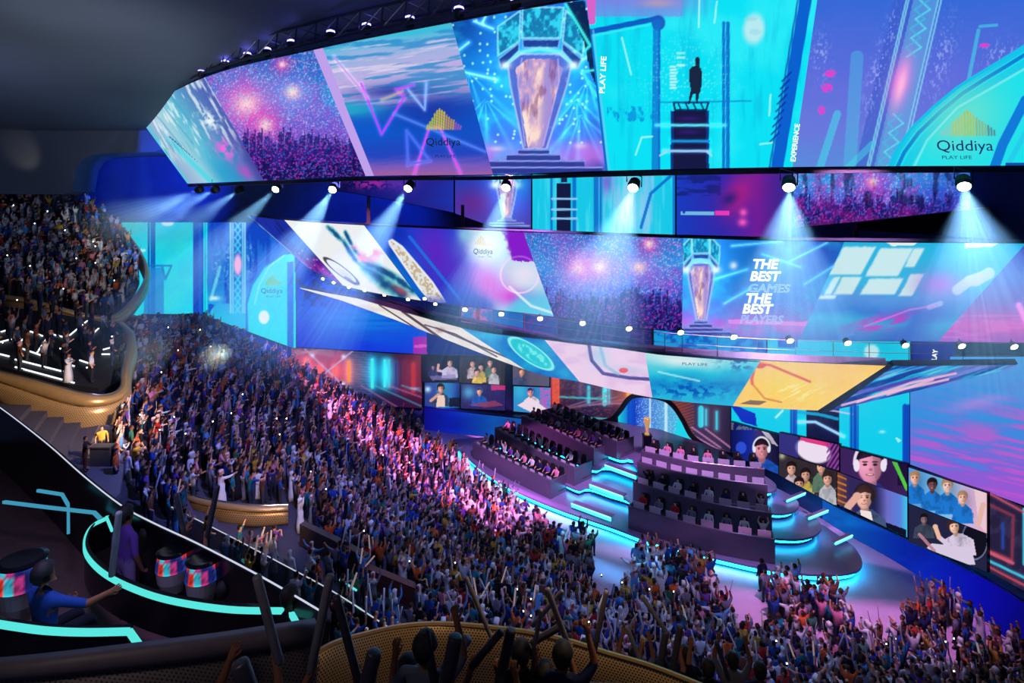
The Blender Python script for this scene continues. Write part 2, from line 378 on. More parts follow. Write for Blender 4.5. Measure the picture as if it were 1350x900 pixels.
def pic_u2(x, y, u, v):
    q = 1-v
    c = grad(q+.10*(streaks(x, y, 60, 7, 4, -6)-.5), [(0, (60, 190, 220)), (.08, (150, 180, 225)), (.25, (190, 175, 225)), (.42, (150, 150, 215)), (.50, (30, 90, 200)), (.62, (14, 90, 205)), (.82, (35, 70, 190)), (.92, (120, 90, 190)), (1, (155, 95, 165))])
    c = mixc(c, (40, 140, 205), .75*ss(.52, .64, streaks(x, y, 60, 6, 14, -7))*(1-ss(.4, .5, q))); c = mixc(c, (235, 215, 240), .7*ss(.6, .72, streaks(x, y, 70, 4, 24, -7))*(1-ss(.4, .48, q)))
    c = mixc(c, (25, 170, 205), .8*blob(x, y, 470, 142, 38, 6, 3)+.5*blob(x, y, 465, 150, 40, 7, 2)); c = mixc(c, (25, 40, 150), .6*blob(x, y, 570, 145, 60, 26)+.6*blob(x, y, 510, 120, 40, 8, -4))
    m = 1-ss(.0, .012, np.abs(u-(.03+.055*q*0+.02)))   # pale leading bar
    c = mixc(c, (190, 160, 235), (u < .085-.01*q)*1.0)
    for pts, col in (([(476, 110), (503, 177), (533, 128), (522, 118), (545, 112)], (205, 70, 235)), ([(546, 230), (566, 168), (580, 168), (607, 228)], (235, 80, 225)), ([(503, 132), (531, 120)], (190, 170, 130)), ([(538, 218), (536, 172), (567, 212), (540, 216)], (90, 110, 225)), ([(520, 150), (640, 200)], (90, 130, 220)), ([(440, 75), (484, 128)], (200, 150, 210)), ([(538, 118), (560, 145), (562, 110)], (150, 190, 235))):
        c = line(c, x, y, pts, col, 1.6, .8, 3.)
    for k in range(15):                                        # the hill-shaped mark of upright bars
        xx = 563+3.1*k; hh = [5, 9, 14, 20, 24, 26, 24, 22, 18, 15, 12, 11, 8, 6, 4][k]; col = [(190, 200, 60), (225, 200, 50), (210, 160, 70), (160, 90, 190)][min(3, k//4)]
        c = line(c, x, y, [(xx, 170), (xx+1, 170-hh)], col, 1.3, .9)
    return c
def pic_u3(x, y, u, v):
    q = 1-v
    c = grad(q+.15*(fbm(x/40, y/30, 6)-.5), [(0, (10, 60, 150)), (.25, (15, 105, 190)), (.55, (25, 110, 200)), (.75, (60, 90, 200)), (.9, (140, 90, 200)), (1, (60, 50, 150))])
    c = mixc(c, (30, 170, 220), .6*ss(.45, .8, fbm(x/30, y/22, 16)))
    for (sx, sy) in ((618, 95), (640, 130), (760, 130), (775, 105), (765, 150)): c = rays(c, x, y, sx, sy, 5, (40, 130, 150), .7, int(sx), 1.9, .7, 55, .06)
    for pts in ([(612, 95), (655, 105)], [(738, 95), (780, 72)], [(605, 66), (618, 56)], [(640, 22), (636, 30)], [(625, 28), (650, 38)], [(760, 20), (742, 26)], [(752, 70), (776, 62)]): c = line(c, x, y, pts, (140, 235, 255), 1.8, .9, 4)
    c = mixc(c, (225, 110, 215), .55*blob(x, y, 640, 200, 30, 12)+.55*blob(x, y, 770, 200, 26, 14)); c = mixc(c, (255, 190, 200), .6*blob(x, y, 655, 196, 10, 3)+.6*blob(x, y, 765, 192, 9, 4))
    m, h = sparks(x, y, 5, 8, .10); c = mixc(c, (190, 240, 255), .8*m*(y < 190))
    c = trophy_pic(c, x, y, 702, 14, 226, 68, 14)
    m = poly(x, y, [(745, 4), (770, 0), (800, 130), (793, 128), (778, 95), (770, 55)]); c = mixc(c, (8, 30, 70), .9*m)
    c = line(c, x, y, [(746, 6), (778, 60), (772, 66)], (60, 240, 230), 2.4, .95, 3); c = line(c, x, y, [(784, 92), (768, 95), (786, 126)], (70, 240, 230), 1.8, .9, 3)
    return c
CY = (22, 222, 238)
def pic_u4(x, y, u, v):
    c = RGB(12, 226, 246, x); c = mixc(c, (60, 240, 250), .6*ss(.4, .7, fbm(x/60, y/60, 2))); c = mixc(c, (12, 185, 225), .5*ss(.5, .8, fbm(x/10, y/70, 12)))
    c = mixc(c, (110, 130, 225), .75*ss(0, 1, (30-y)/32)*ss(0, 1, (960-x)/80)); c = mixc(c, (235, 90, 200), .9*(x < 785)*(y < 32)); c = mixc(c, (150, 120, 230), .5*(y < 22)*(x > 785)*(x < 900))
    c = line(c, x, y, [(778, 42), (868, 24)], (15, 80, 190), 6, .9); c = line(c, x, y, [(778, 48), (868, 30)], (50, 235, 245), 2, .9); c = mixc(c, (30, 90, 190), .95*ell(x, y, 868, 30, 9, 10))
    for x0, x1, w, a in ((866, 864, 9, .75), (869, 869, 2, .95), (954, 954, 3, .9), (959, 959, 3, .9), (961, 961, 1.2, .9)): c = line(c, x, y, [(x0, 30), (x1, 224)], (16, 110, 205), w, a)
    c = line(c, x, y, [(776, 40), (798, 226)], (20, 95, 200), 6, .9); c = line(c, x, y, [(782, 40), (803, 226)], (120, 200, 240), 1.5, .7)
    c = line(c, x, y, [(1062, 0), (1024, 224)], (12, 90, 205), 15, .95); c = line(c, x, y, [(1052, 0), (1014, 224)], (24, 40, 150), 1.5, .6)
    for k in range(9): c = line(c, x, y, [(1043-2*k, 100+10*k-5), (1031-2*k, 112+10*k-5)], (12, 40, 150), 1.2, .7)
    c = mixc(c, (12, 130, 215), .7*(y > 140)*(y < 160)*(x > 800)*(x < 865)*ss(.5, .7, fbm(x/5, y/9, 5)))
    m, h = sparks(x, y, 4, 18, .35); c = mixc(c, (170, 245, 250), .5*m*blob(x, y, 905, 100, 60, 50))
    for k in range(8): c = line(c, x, y, [(884, 88+4*k), (890+(k % 3), 88+4*k)], (225, 250, 255), 1.6, .8)
    for yy, a in ((70, .7), (76, .8), (86, .9)): c = line(c, x, y, [(893, yy), (902, yy)], (190, 250, 250), 2, a)
    c = mixc(c, (200, 235, 240), .9*ell(x, y, 994, 38, 14, 20, 6, .35)); c = mixc(c, (150, 215, 230), .6*ell(x, y, 990, 25, 9, 3)+.5*ell(x, y, 996, 42, 8, 4))
    for pts in ([(1016, 125), (1014, 152)], [(838, 204), (846, 181), (860, 180)], [(820, 50), (832, 98)], [(1002, 190), (1018, 188)], [(922, 0), (921, 36)], [(945, 2), (942, 30)]): c = line(c, x, y, pts, (190, 250, 250), 1.4, .75)
    c = mixc(c, (230, 170, 150), .5*blob(x, y, 868, 4, 24, 6))
    # stepped dark walkway and the standing figure
    c = mixc(c, (22, 20, 62), .97*(x > 885)*(x < 934)*(y > 146)); c = mixc(c, (14, 60, 140), .8*((x < 888)|(x > 931))*(x > 884)*(x < 935)*(y > 146))
    c = line(c, x, y, [(888, 135), (934, 135), (931, 145), (890, 145), (888, 135)], (15, 40, 90), 1.6, .95); c = line(c, x, y, [(866, 135), (990, 133)], (15, 120, 200), 1.1, .6)
    for k in range(4): c = line(c, x, y, [(894+10*k, 136), (898+10*k, 145)], (15, 40, 90), 1.2, .9)
    for yy, col, x0, x1 in ((165, (90, 225, 250), 865, 956), (186, (25, 150, 220), 885, 935), (199, (150, 205, 255), 875, 935)): c = line(c, x, y, [(x0, yy), (x1, yy)], col, 2.2, .95, 3)
    c = line(c, x, y, [(870, 205), (878, 200)], (170, 220, 255), 1.6, .9); c = line(c, x, y, [(932, 200), (938, 205)], (170, 220, 255), 1.6, .9)
    for yy in (156, 174): c = mixc(c, (60, 30, 130), .7*blob(x, y, 908, yy, 16, 3))
    f = [(913, 87), (922, 87), (925, 92), (925.5, 105), (924, 120), (921.5, 124), (920, 137), (917.5, 137), (917.5, 124), (913.5, 124), (909.5, 137), (907, 137), (910.5, 118), (908.5, 104), (908.5, 92)]
    c = mixc(c, (26, 34, 62), .97*poly(x, y, f)); c = mixc(c, (26, 34, 62), .97*ell(x, y, 919.5, 79.5, 3.2, 4.6)); c = mixc(c, (26, 34, 62), .9*poly(x, y, [(917, 82), (922, 82), (922, 88), (916, 88)]))
    return c
def pic_u5(x, y, u, v):
    c = grad((y-0)/224+.12*(fbm(x/30, y/30, 4)-.5), [(0, (55, 105, 215)), (.45, (95, 110, 220)), (.75, (105, 120, 220)), (1, (90, 140, 220))])
    c = mixc(c, (45, 175, 225), .8*(x < 1064-(y*.19))*1.0)
    t = (x-(1215-.235*y)); c = mixc(c, (60, 90, 200), .6*(np.abs(t+22) < 14))
    def at(k, yy): return (1215+k-.235*yy, yy)
    c = mixc(c, (100, 175, 225), .6*(np.abs(x-(1220-.235*y)) < 16))
    for k in (-20, -17, 22, 26): c = line(c, x, y, [at(k, 0), at(k, 224)], (130, 215, 240), 1.3, .8)
    for k in range(18):
        ya, yb = 12.5*k, 12.5*(k+1); a, b = (10, -6) if k % 2 else (-6, 10)
        if not 5 < k < 12:
            c = line(c, x, y, [at(4+a, ya), at(4+b, yb)], (90, 220, 240), 1.5, .8); c = line(c, x, y, [at(4-a, ya), at(4-b, yb)], (60, 190, 230), 1.2, .7)
    c = mixc(c, (255, 125, 225), .95*blob(x, y, 1187, 108, 13, 34, 14)); c = mixc(c, (255, 200, 225), .8*blob(x, y, 1188, 112, 6, 24, 14))
    m = fbm(x/2.2, y/4.5, 19); c = mixc(c, (160, 175, 245), .8*ss(.56, .66, m)*np.clip(blob(x, y, 1082, 75, 12, 28)+blob(x, y, 1155, 100, 10, 60, 14)+blob(x, y, 1240, 80, 14, 50, 14)+blob(x, y, 1180, 35, 8, 20)+blob(x, y, 1320, 75, 24, 20), 0, 1))
    c = mixc(c, (245, 60, 205), .9*np.clip(ell(x, y, 1095, 97, 8, 5)+ell(x, y, 1090, 116, 8, 6)+ell(x, y, 1083, 145, 5, 6)+ell(x, y, 1298, 60, 7, 3), 0, 1)*ss(.3, .5, fbm(x/2, y/2, 7)))
    for pts, w, a in (([(1130, 75), (1120, 224)], 16, .35), ([(1104, 150), (1080, 224)], 9, .6), ([(1150, 190), (1115, 224)], 8, .5), ([(1290, 40), (1276, 110)], 4, .6), ([(1292, 35), (1314, 33)], 3, .6)): c = line(c, x, y, pts, (70, 215, 235), w, a)
    # the big cyan arch
    arch = [(1172, 224), (1185, 196), (1204, 170), (1232, 143), (1262, 118), (1290, 100), (1320, 82), (1352, 62)]
    reg = poly(x, y, arch+[(1360, 230), (1172, 230)]); c = mixc(c, (25, 225, 238), reg)
    c = line(c, x, y, arch, (20, 195, 235), 7, 1); c = line(c, x, y, [(a+7, b+5) for a, b in arch], (15, 110, 210), 4, .9); c = line(c, x, y, [(a+16, b+11) for a, b in arch], (20, 200, 235), 10, .8)
    c = mixc(c, (120, 225, 205), .8*blob(x, y, 1270, 155, 60, 50, -30)*reg); c = line(c, x, y, [(1203, 224), (1222, 185), (1262, 142), (1352, 90)], (140, 240, 240), 2.2, .7)
    c = line(c, x, y, [(1352, 132), (1322, 190), (1310, 224)], (15, 110, 215), 12, .9); c = line(c, x, y, [(1352, 175), (1325, 224)], (40, 200, 235), 6, .8); c = mixc(c, (20, 60, 150), .9*(y > 214)*(x > 1325))
    for k in range(19):
        xx = 1241+3.9*k; hh = [4, 6, 9, 12, 16, 19, 22, 26, 30, 32, 29, 25, 22, 19, 17, 14, 12, 9, 6][k]; col = [(150, 200, 190), (200, 190, 90), (190, 190, 70), (150, 175, 120), (90, 120, 130)][min(4, k//4)]
        c = line(c, x, y, [(xx, 178), (xx-.5, 178-hh)], col, 1.6, .8)
    return c

# ---- back band between the rings
def pic_b0(x, y, u, v):
    c = grad(u, [(0, (8, 10, 60)), (.4, (20, 24, 120)), (1, (40, 40, 150))]); c = mixc(c, (190, 40, 160), .8*blob(x, y, 490, 242, 30, 7)*(fbm(x/3, y/3, 2) > .45)); c = mixc(c, (110, 60, 190), .5*blob(x, y, 530, 240, 20, 14))
    return mixc(c, (15, 60, 190), .6*ss(.3, 1, fbm(x/30, y/12, 6))*ss(540, 600, x))
def pic_b1(x, y, u, v):
    c = grad((y-225)/80, [(0, (30, 60, 175)), (.6, (60, 60, 180)), (1, (80, 60, 160))]); c = mixc(c, (120, 30, 120), .6*blob(x, y, 625, 268, 30, 20)); c = trophy_pic(c, x, y, 668, 215, 299, 22, 0)
    return mixc(c, (20, 150, 220), .6*blob(x, y, 690, 240, 10, 20))
def pic_b2(x, y, u, v):
    c = RGB(25, 200, 232, x); c = mixc(c, (90, 225, 245), .6*ss(.45, .7, fbm(x/5, y/60, 8)))
    for xx, w in ((727, 2), (757, 4), (786, 6), (792, 2), (889, 3)): c = line(c, x, y, [(xx, 228), (xx, 310)], (15, 100, 200), w, .85)
    c = mixc(c, (20, 20, 60), .96*(x > 734)*(x < 752)*(y > 242)); c = mixc(c, (20, 20, 60), .9*(x > 739)*(x < 748)*(y < 240))
    for yy in (262, 276, 288): c = line(c, x, y, [(728, yy), (760, yy)], (150, 210, 255), 1.8, .9)
    c = mixc(c, (150, 190, 240), .7*ss(.4, .6, fbm(x/4, y/40, 3))*(x > 795)*(x < 862)*.8); c = mixc(c, (110, 70, 200), .7*blob(x, y, 800, 240, 8, 16)); c = mixc(c, (220, 235, 255), .5*blob(x, y, 830, 280, 22, 40))
    c = line(c, x, y, [(845, 300), (858, 255), (884, 232)], (15, 110, 205), 3, .9); return c
def pic_b3(x, y, u, v):
    c = grad((x-890)/155, [(0, (25, 60, 190)), (.4, (45, 40, 170)), (.7, (110, 30, 150)), (1, (40, 40, 140))]); c = mixc(c, (20, 30, 110), .7*(y < 258)*(x < 950)*ss(.4, .6, fbm(x/20, y/4, 8)))
    c = mixc(c, (200, 30, 130), .75*blob(x, y, 972, 258, 18, 30, 30)); c = mixc(c, (30, 30, 120), .8*blob(x, y, 962, 262, 12, 8, -30)); c = mixc(c, (120, 200, 230), .9*(np.abs(y-281) < 2.5)*(x > 898)*(x < 942)*(fbm(x/2, y/9, 3) > .35)); c = mixc(c, (250, 60, 190), .9*(np.abs(y-281) < 3)*(x > 943)*(x < 962))
    return mixc(c, (255, 90, 190), .95*blob(x, y, 980, 280, 5, 5)+.95*blob(x, y, 979, 293, 6, 5))
def pic_b4(x, y, u, v): 
    c = crowd_pic(x, y, [(1150, 240, 8, (170, 60, 200))], 200, 300, 61, 2.4); c = mixc(c, (200, 30, 150), .35*ss(.4, .7, fbm(x/14, y/14, 71))*(x < 1210)); c = mixc(c, (30, 60, 190), .45*ss(1180, 1260, x)); return mixc(c, (14, 8, 50), .55*ss(.5, .7, fbm(x/9, y/22, 81)))
def pic_b5(x, y, u, v): return grad(fbm(x/40, y/15, 4), [(0, (30, 40, 140)), (.5, (45, 70, 190)), (1, (90, 60, 190))])

# ---- middle ring
def pic_m0(x, y, u, v):
    c = grad(1-v, [(0, (30, 45, 160)), (.35, (25, 50, 165)), (.6, (70, 30, 140)), (.85, (175, 30, 165)), (1, (90, 30, 140))]); c = mixc(c, (130, 200, 235), .8*np.exp(-((u-.06)/.035)**2)); c = mixc(c, (20, 30, 110), .6*ss(.5, .7, streaks(x, y, 30, 4, 6, 50)))
    m, h = sparks(x, y, 4, 5, .12); return mixc(c, (220, 140, 220), .7*m*(v < .5))
def pic_m1(x, y, u, v):
    c = RGB(236, 238, 240, x); n = fbm(x/9, y/9, 5)
    for pts, w in (([(432, 298), (452, 318), (470, 345), (492, 362)], 5), ([(455, 306), (468, 330), (490, 352)], 4), ([(485, 350), (505, 372), (530, 388)], 15), ([(480, 345), (515, 362), (552, 388)], 8)):
        d = np.full(x.shape, 1e9)
        for a, b in zip(pts[:-1], pts[1:]): d = np.minimum(d, seg(x, y, *a, *b))
        c = mixc(c, (70, 175, 190), .85*(1-ss(w*.3, w, d+6*(n-.5)))*ss(.2, .45, n)); c = mixc(c, (20, 75, 130), .95*(1-ss(w*.1, w*.6, d+7*(n-.45))))
    c = mixc(c, (240, 120, 110), .8*ss(.42, .6, n)*(blob(x, y, 480, 340, 16, 7, 25)+blob(x, y, 495, 333, 8, 5))*1.3); c = mixc(c, (210, 70, 80), .8*blob(x, y, 466, 330, 5, 6)*ss(.4, .6, n)+.7*blob(x, y, 528, 383, 12, 4, 30))
    e = np.abs(np.hypot(((x-450)*.80+(y-357)*.60)/27, (-(x-450)*.60+(y-357)*.80)/5.5)-1); c = mixc(c, (60, 50, 60), .9*(1-ss(.05, .16, e))); c = mixc(c, (200, 190, 190), .6*blob(x, y, 458, 364, 15, 5, 37)); c = mixc(c, (70, 50, 60), .5*ell(x, y, 462, 370, 10, 2, 35)); return c
def pic_m2(x, y, u, v):
    c = grad(fbm(x/40, y/40, 8), [(0, (10, 30, 150)), (.45, (15, 60, 200)), (1, (40, 70, 210))]); c = mixc(c, (110, 30, 190), .75*blob(x, y, 575, 335, 28, 55, -15)); c = mixc(c, (20, 120, 215), .6*blob(x, y, 530, 350, 40, 20, 40))
    bar = [(513, 318), (517, 316), (530, 325), (570, 372), (587, 398), (566, 398), (548, 372), (514, 322)]; m = poly(x, y, bar)
    c = mixc(c, (225, 225, 225), m); c = mixc(c, (190, 165, 120), m*.8*(fbm(x/3, y/3, 5) > .52)); c = line(c, x, y, bar+bar[:1], (240, 240, 245), 1.6, .9)
    c = line(c, x, y, [(540, 312), (612, 402)], (20, 130, 230), 3, .7); c = line(c, x, y, [(495, 322), (560, 395)], (15, 110, 200), 7, .7)
    fl = ss(0, 1, (x-595-.32*(y-300)+10*(fbm(x/7, y/7, 3)-.5))/30); c = mixc(c, (190, 225, 240), fl*.95)
    c = mixc(c, (240, 245, 248), .95*blob(x, y, 640, 325, 28, 22)); c = mixc(c, (140, 205, 230), .7*blob(x, y, 613, 310, 10, 10)); c = mixc(c, (225, 60, 215), .9*blob(x, y, 640, 370, 30, 20, 32)); c = mixc(c, (225, 40, 215), .85*blob(x, y, 680, 393, 40, 12, 12))
    tr = ss(-2, 4, x-(662+.33*(y-305)+9*(fbm(x/4, y/4, 13)-.5)))*(y < 342+6*fbm(x/3, y/3, 2)); c = mixc(c, (130, 20, 200), .95*tr)
    c = mixc(c, (235, 225, 245), .9*blob(x, y, 690, 362, 22, 18)*(1-tr)); c = mixc(c, (90, 205, 235), .95*ss(0, 1, (x-672-(y-385)*-.75)/26)*ss(372, 400, y))
    e = np.abs(np.hypot((x-685)/25, (y-362)/24)-1); c = mixc(c, (255, 215, 250), .8*(1-ss(.02, .07, e))*(1-.6*tr)); c = line(c, x, y, [(672, 378), (700, 403), (730, 413)], (235, 245, 255), 2.5, .8)
    return mixc(c, (20, 30, 170), .8*ss(0, 1, (y-385)/20)*ss(0, 1, (668-x)/40))
def pic_m3(x, y, u, v): return crowd_pic(x, y, [(764, 353, 11, (245, 110, 225)), (842, 352, 9, (150, 130, 240)), (790, 352, 9, (230, 90, 210)), (856, 322, 6, (220, 60, 180))], 305, 436, 23, 1.5)
def pic_m4(x, y, u, v):
    c = grad((y-315)/128+.1*(fbm(x/30, y/20, 6)-.5), [(0, (25, 105, 195)), (.35, (30, 120, 205)), (.6, (50, 110, 205)), (.8, (130, 90, 205)), (.93, (190, 100, 210)), (1, (110, 110, 210))])
    c = mixc(c, (35, 175, 220), .5*ss(.5, .8, fbm(x/20, y/16, 3))); c = mixc(c, (60, 60, 190), .5*blob(x, y, 1075, 340, 40, 30))
    for pts in ([(965, 324), (1030, 318)], [(1005, 335), (1055, 352)], [(1040, 345), (1090, 320)], [(935, 370), (985, 355)], [(1060, 375), (1100, 350)], [(955, 400), (990, 380)]): c = line(c, x, y, pts, (110, 225, 250), 1.3, .75, 3)
    m = (np.sin(x*1.8+y*1.2) > .2)*blob(x, y, 1045, 395, 30, 40); c = mixc(c, (30, 60, 160), .5*m); m, h = sparks(x, y, 2.2, 9, .5); c = mixc(c, (200, 80, 200), .5*m*(y > 418))
    c = mixc(c, (240, 120, 220), .75*(np.abs(y-422-.03*(x-900)) < 3)*(x > 960)); c = trophy_pic(c, x, y, 924, 312, 440, 29, 0); return mixc(c, (215, 235, 255), blob(x, y, 967, 350, 5, 5))
def pic_m5(x, y, u, v):
    q = 1-v
    c = grad(q+.15*(fbm(x/30, y/20, 4)-.5), [(0, (40, 180, 225)), (.4, (60, 180, 225)), (.55, (90, 150, 225)), (.68, (60, 130, 215)), (.8, (60, 175, 220)), (1, (70, 110, 200))])
    s = x+.55*(y-380)
    def sp(a, b, y0, y1): return ss(a-2, a+2, s+3*fbm(x/6, y/6, 4))*(1-ss(b-2, b+2, s))*ss(y0-2, y0+2, y+2*fbm(x/5, y/5, 8))*(1-ss(y1-2, y1+2, y))
    for a, b, y0, y1 in ((1084, 1125, 326, 362), (1133, 1175, 328, 364), (1178, 1190, 328, 352), (1092, 1100, 366, 388), (1104, 1128, 366, 388), (1140, 1184, 368, 388), (1192, 1208, 362, 390), (1088, 1108, 390, 394)): c = mixc(c, (208, 236, 238), .95*sp(a, b, y0, y1))
    c = mixc(c, (235, 240, 235), .95*poly(x, y, [(1168, 319), (1210, 319), (1204, 324), (1176, 324)])+.95*poly(x, y, [(1272, 320), (1318, 320), (1308, 325), (1272, 327)]))
    c = mixc(c, (190, 110, 225), .8*blob(x, y, 1240, 375, 30, 18)*1.1); c = mixc(c, (225, 60, 200), .75*blob(x, y, 1165, 425, 45, 10, -10)*ss(.3, .6, streaks(x, y, 20, 3, 4, -15))*1.3)
    for a, b, w in (((1262, 382), (1278, 370), 8), ((1278, 370), (1290, 366), 8), ((1286, 370), (1304, 360), 9), ((1225, 405), (1240, 400), 4)): c = mixc(c, (205, 215, 245), .9*(1-ss(w*.7, w, seg(x, y, *a, *b))))
    c = mixc(c, (60, 80, 200), .6*blob(x, y, 1215, 425, 40, 16, -35)); return line(c, x, y, [(1140, 430), (1200, 408), (1235, 402)], (220, 120, 230), 1.5, .7)
def pic_m6(x, y, u, v):
    c = grad(1-v, [(0, (70, 90, 205)), (.3, (85, 100, 205)), (.55, (110, 80, 195)), (.7, (160, 60, 190)), (.82, (205, 45, 190)), (1, (150, 60, 190))]); c = mixc(c, (230, 90, 210), .5*ss(.5, .7, streaks(x, y, 40, 4, 4, 0))*(y > 415)); return line(c, x, y, [(1343, 402), (1352, 422)], (250, 150, 230), 6, .8, 5)

# ---- lower ring
def pic_l0(x, y, u, v):
    c = RGB(240, 236, 232, x); c = mixc(c, (215, 205, 205), .5*ss(.5, .7, fbm(x/30, y/12, 6)))
    for pts, w in (([(530, 410), (624, 476)], 2.2), ([(575, 432), (690, 480)], 1.2), ([(560, 428), (600, 440), (655, 470)], .8), ([(500, 402), (560, 440)], .8)): c = line(c, x, y, pts, (70, 50, 60), w, .85)
    return mixc(c, (120, 60, 60), .6*blob(x, y, 555, 438, 12, 2.5, 32)+.6*blob(x, y, 581, 435, 5, 3))
def pic_l1(x, y, u, v):
    c = grad(fbm(x/24, y/12, 5), [(0, (15, 90, 190)), (.5, (20, 135, 210)), (1, (35, 190, 220))]); c = mixc(c, (25, 190, 215), .8*blob(x, y, 650, 437, 26, 6, 14))
    m = ell(x, y, 700, 466, 34, 11, 34, .1); c = mixc(c, (40, 205, 215), .95*m); c = mixc(c, (110, 235, 235), .9*(ell(x, y, 702, 467, 24, 7, 34, .2))*ss(.4, .6, fbm(x/5, y/5, 6))*1.3)
    e = np.abs(np.hypot(((x-700)*.83+(y-466)*.56)/34, (-(x-700)*.56+(y-466)*.83)/11)-1); return mixc(c, (150, 245, 240), .9*(1-ss(.03, .12, e)))
def pic_l2(x, y, u, v):
    c = RGB(238, 208, 236, x); c = mixc(c, (215, 175, 225), .5*ss(.45, .7, fbm(x/26, y/9, 6))); b = [(776, 452), (780, 475), (795, 492), (830, 498), (860, 500)]
    c = mixc(c, (170, 215, 235), .7*blob(x, y, 790, 470, 12, 14, -20)); c = line(c, x, y, b, (70, 60, 140), 3.5, .9); c = line(c, x, y, [(790, 452), (798, 482), (815, 493)], (130, 190, 220), 3, .7); c = mixc(c, (190, 200, 225), .7*blob(x, y, 830, 487, 25, 5, 8))
    return mixc(c, (235, 80, 90), .95*ell(x, y, 822, 488, 6, 3.5))
def pic_l3(x, y, u, v):
    c = grad((y-462)/60+.2*(fbm(x/24, y/10, 7)-.5), [(0, (200, 235, 235)), (.25, (120, 215, 225)), (.5, (35, 190, 220)), (.75, (20, 140, 205)), (1, (40, 180, 220))])
    c = mixc(c, (235, 240, 240), .8*blob(x, y, 900, 476, 45, 8, 5)); c = mixc(c, (10, 90, 185), .8*ss(.5, .62, fbm(x/7, y/5, 9))*blob(x, y, 910, 514, 50, 10)*1.5); c = mixc(c, (15, 80, 160), .8*ss(.45, .55, fbm(x/6, y/5, 19))*blob(x, y, 975, 478, 22, 9)*1.4); return line(c, x, y, [(868, 490), (890, 495), (922, 502)], (190, 240, 240), 1.5, .7)
def pic_l4(x, y, u, v):
    c = grad(fbm(x/30, y/16, 5), [(0, (250, 190, 95)), (.5, (250, 205, 105)), (1, (252, 215, 120))]); c = mixc(c, (250, 222, 60), .85*blob(x, y, 1035, 505, 45, 24, 10)); c = mixc(c, (253, 240, 170), .7*ss(.56, .64, streaks(x, y, 14, 2.2, 8, -28))*blob(x, y, 1052, 516, 32, 12)*1.3)
    c = line(c, x, y, [(996, 479), (991, 500), (992, 506)], (230, 80, 40), 3, .9); c = line(c, x, y, [(996, 479), (1015, 481), (1068, 503)], (230, 80, 40), 2.2, .9); c = mixc(c, (225, 70, 35), .95*ell(x, y, 1002, 482, 7, 3.5)); c = line(c, x, y, [(992, 506), (1008, 525), (1030, 530)], (225, 130, 40), 1.6, .8)
    return mixc(c, (90, 60, 70), .7*poly(x, y, [(975, 532), (990, 527), (1012, 529), (1000, 534)]))
def pic_l5(x, y, u, v):
    c = RGB(20, 60, 150, x); n = streaks(x, y, 60, 3.4, 6, -18); c = mixc(c, (25, 160, 215), ss(.45, .58, n)); c = mixc(c, (120, 220, 240), .8*ss(.6, .7, n)); c = mixc(c, (120, 70, 190), .6*ss(.5, .6, streaks(x, y, 50, 4, 26, -16)))
    for pts in ([(1110, 534), (1180, 515), (1250, 500)], [(1130, 530), (1200, 505), (1260, 492)], [(1170, 520), (1230, 500)]): c = line(c, x, y, pts, (245, 190, 215), 2.2, .85)
    return c

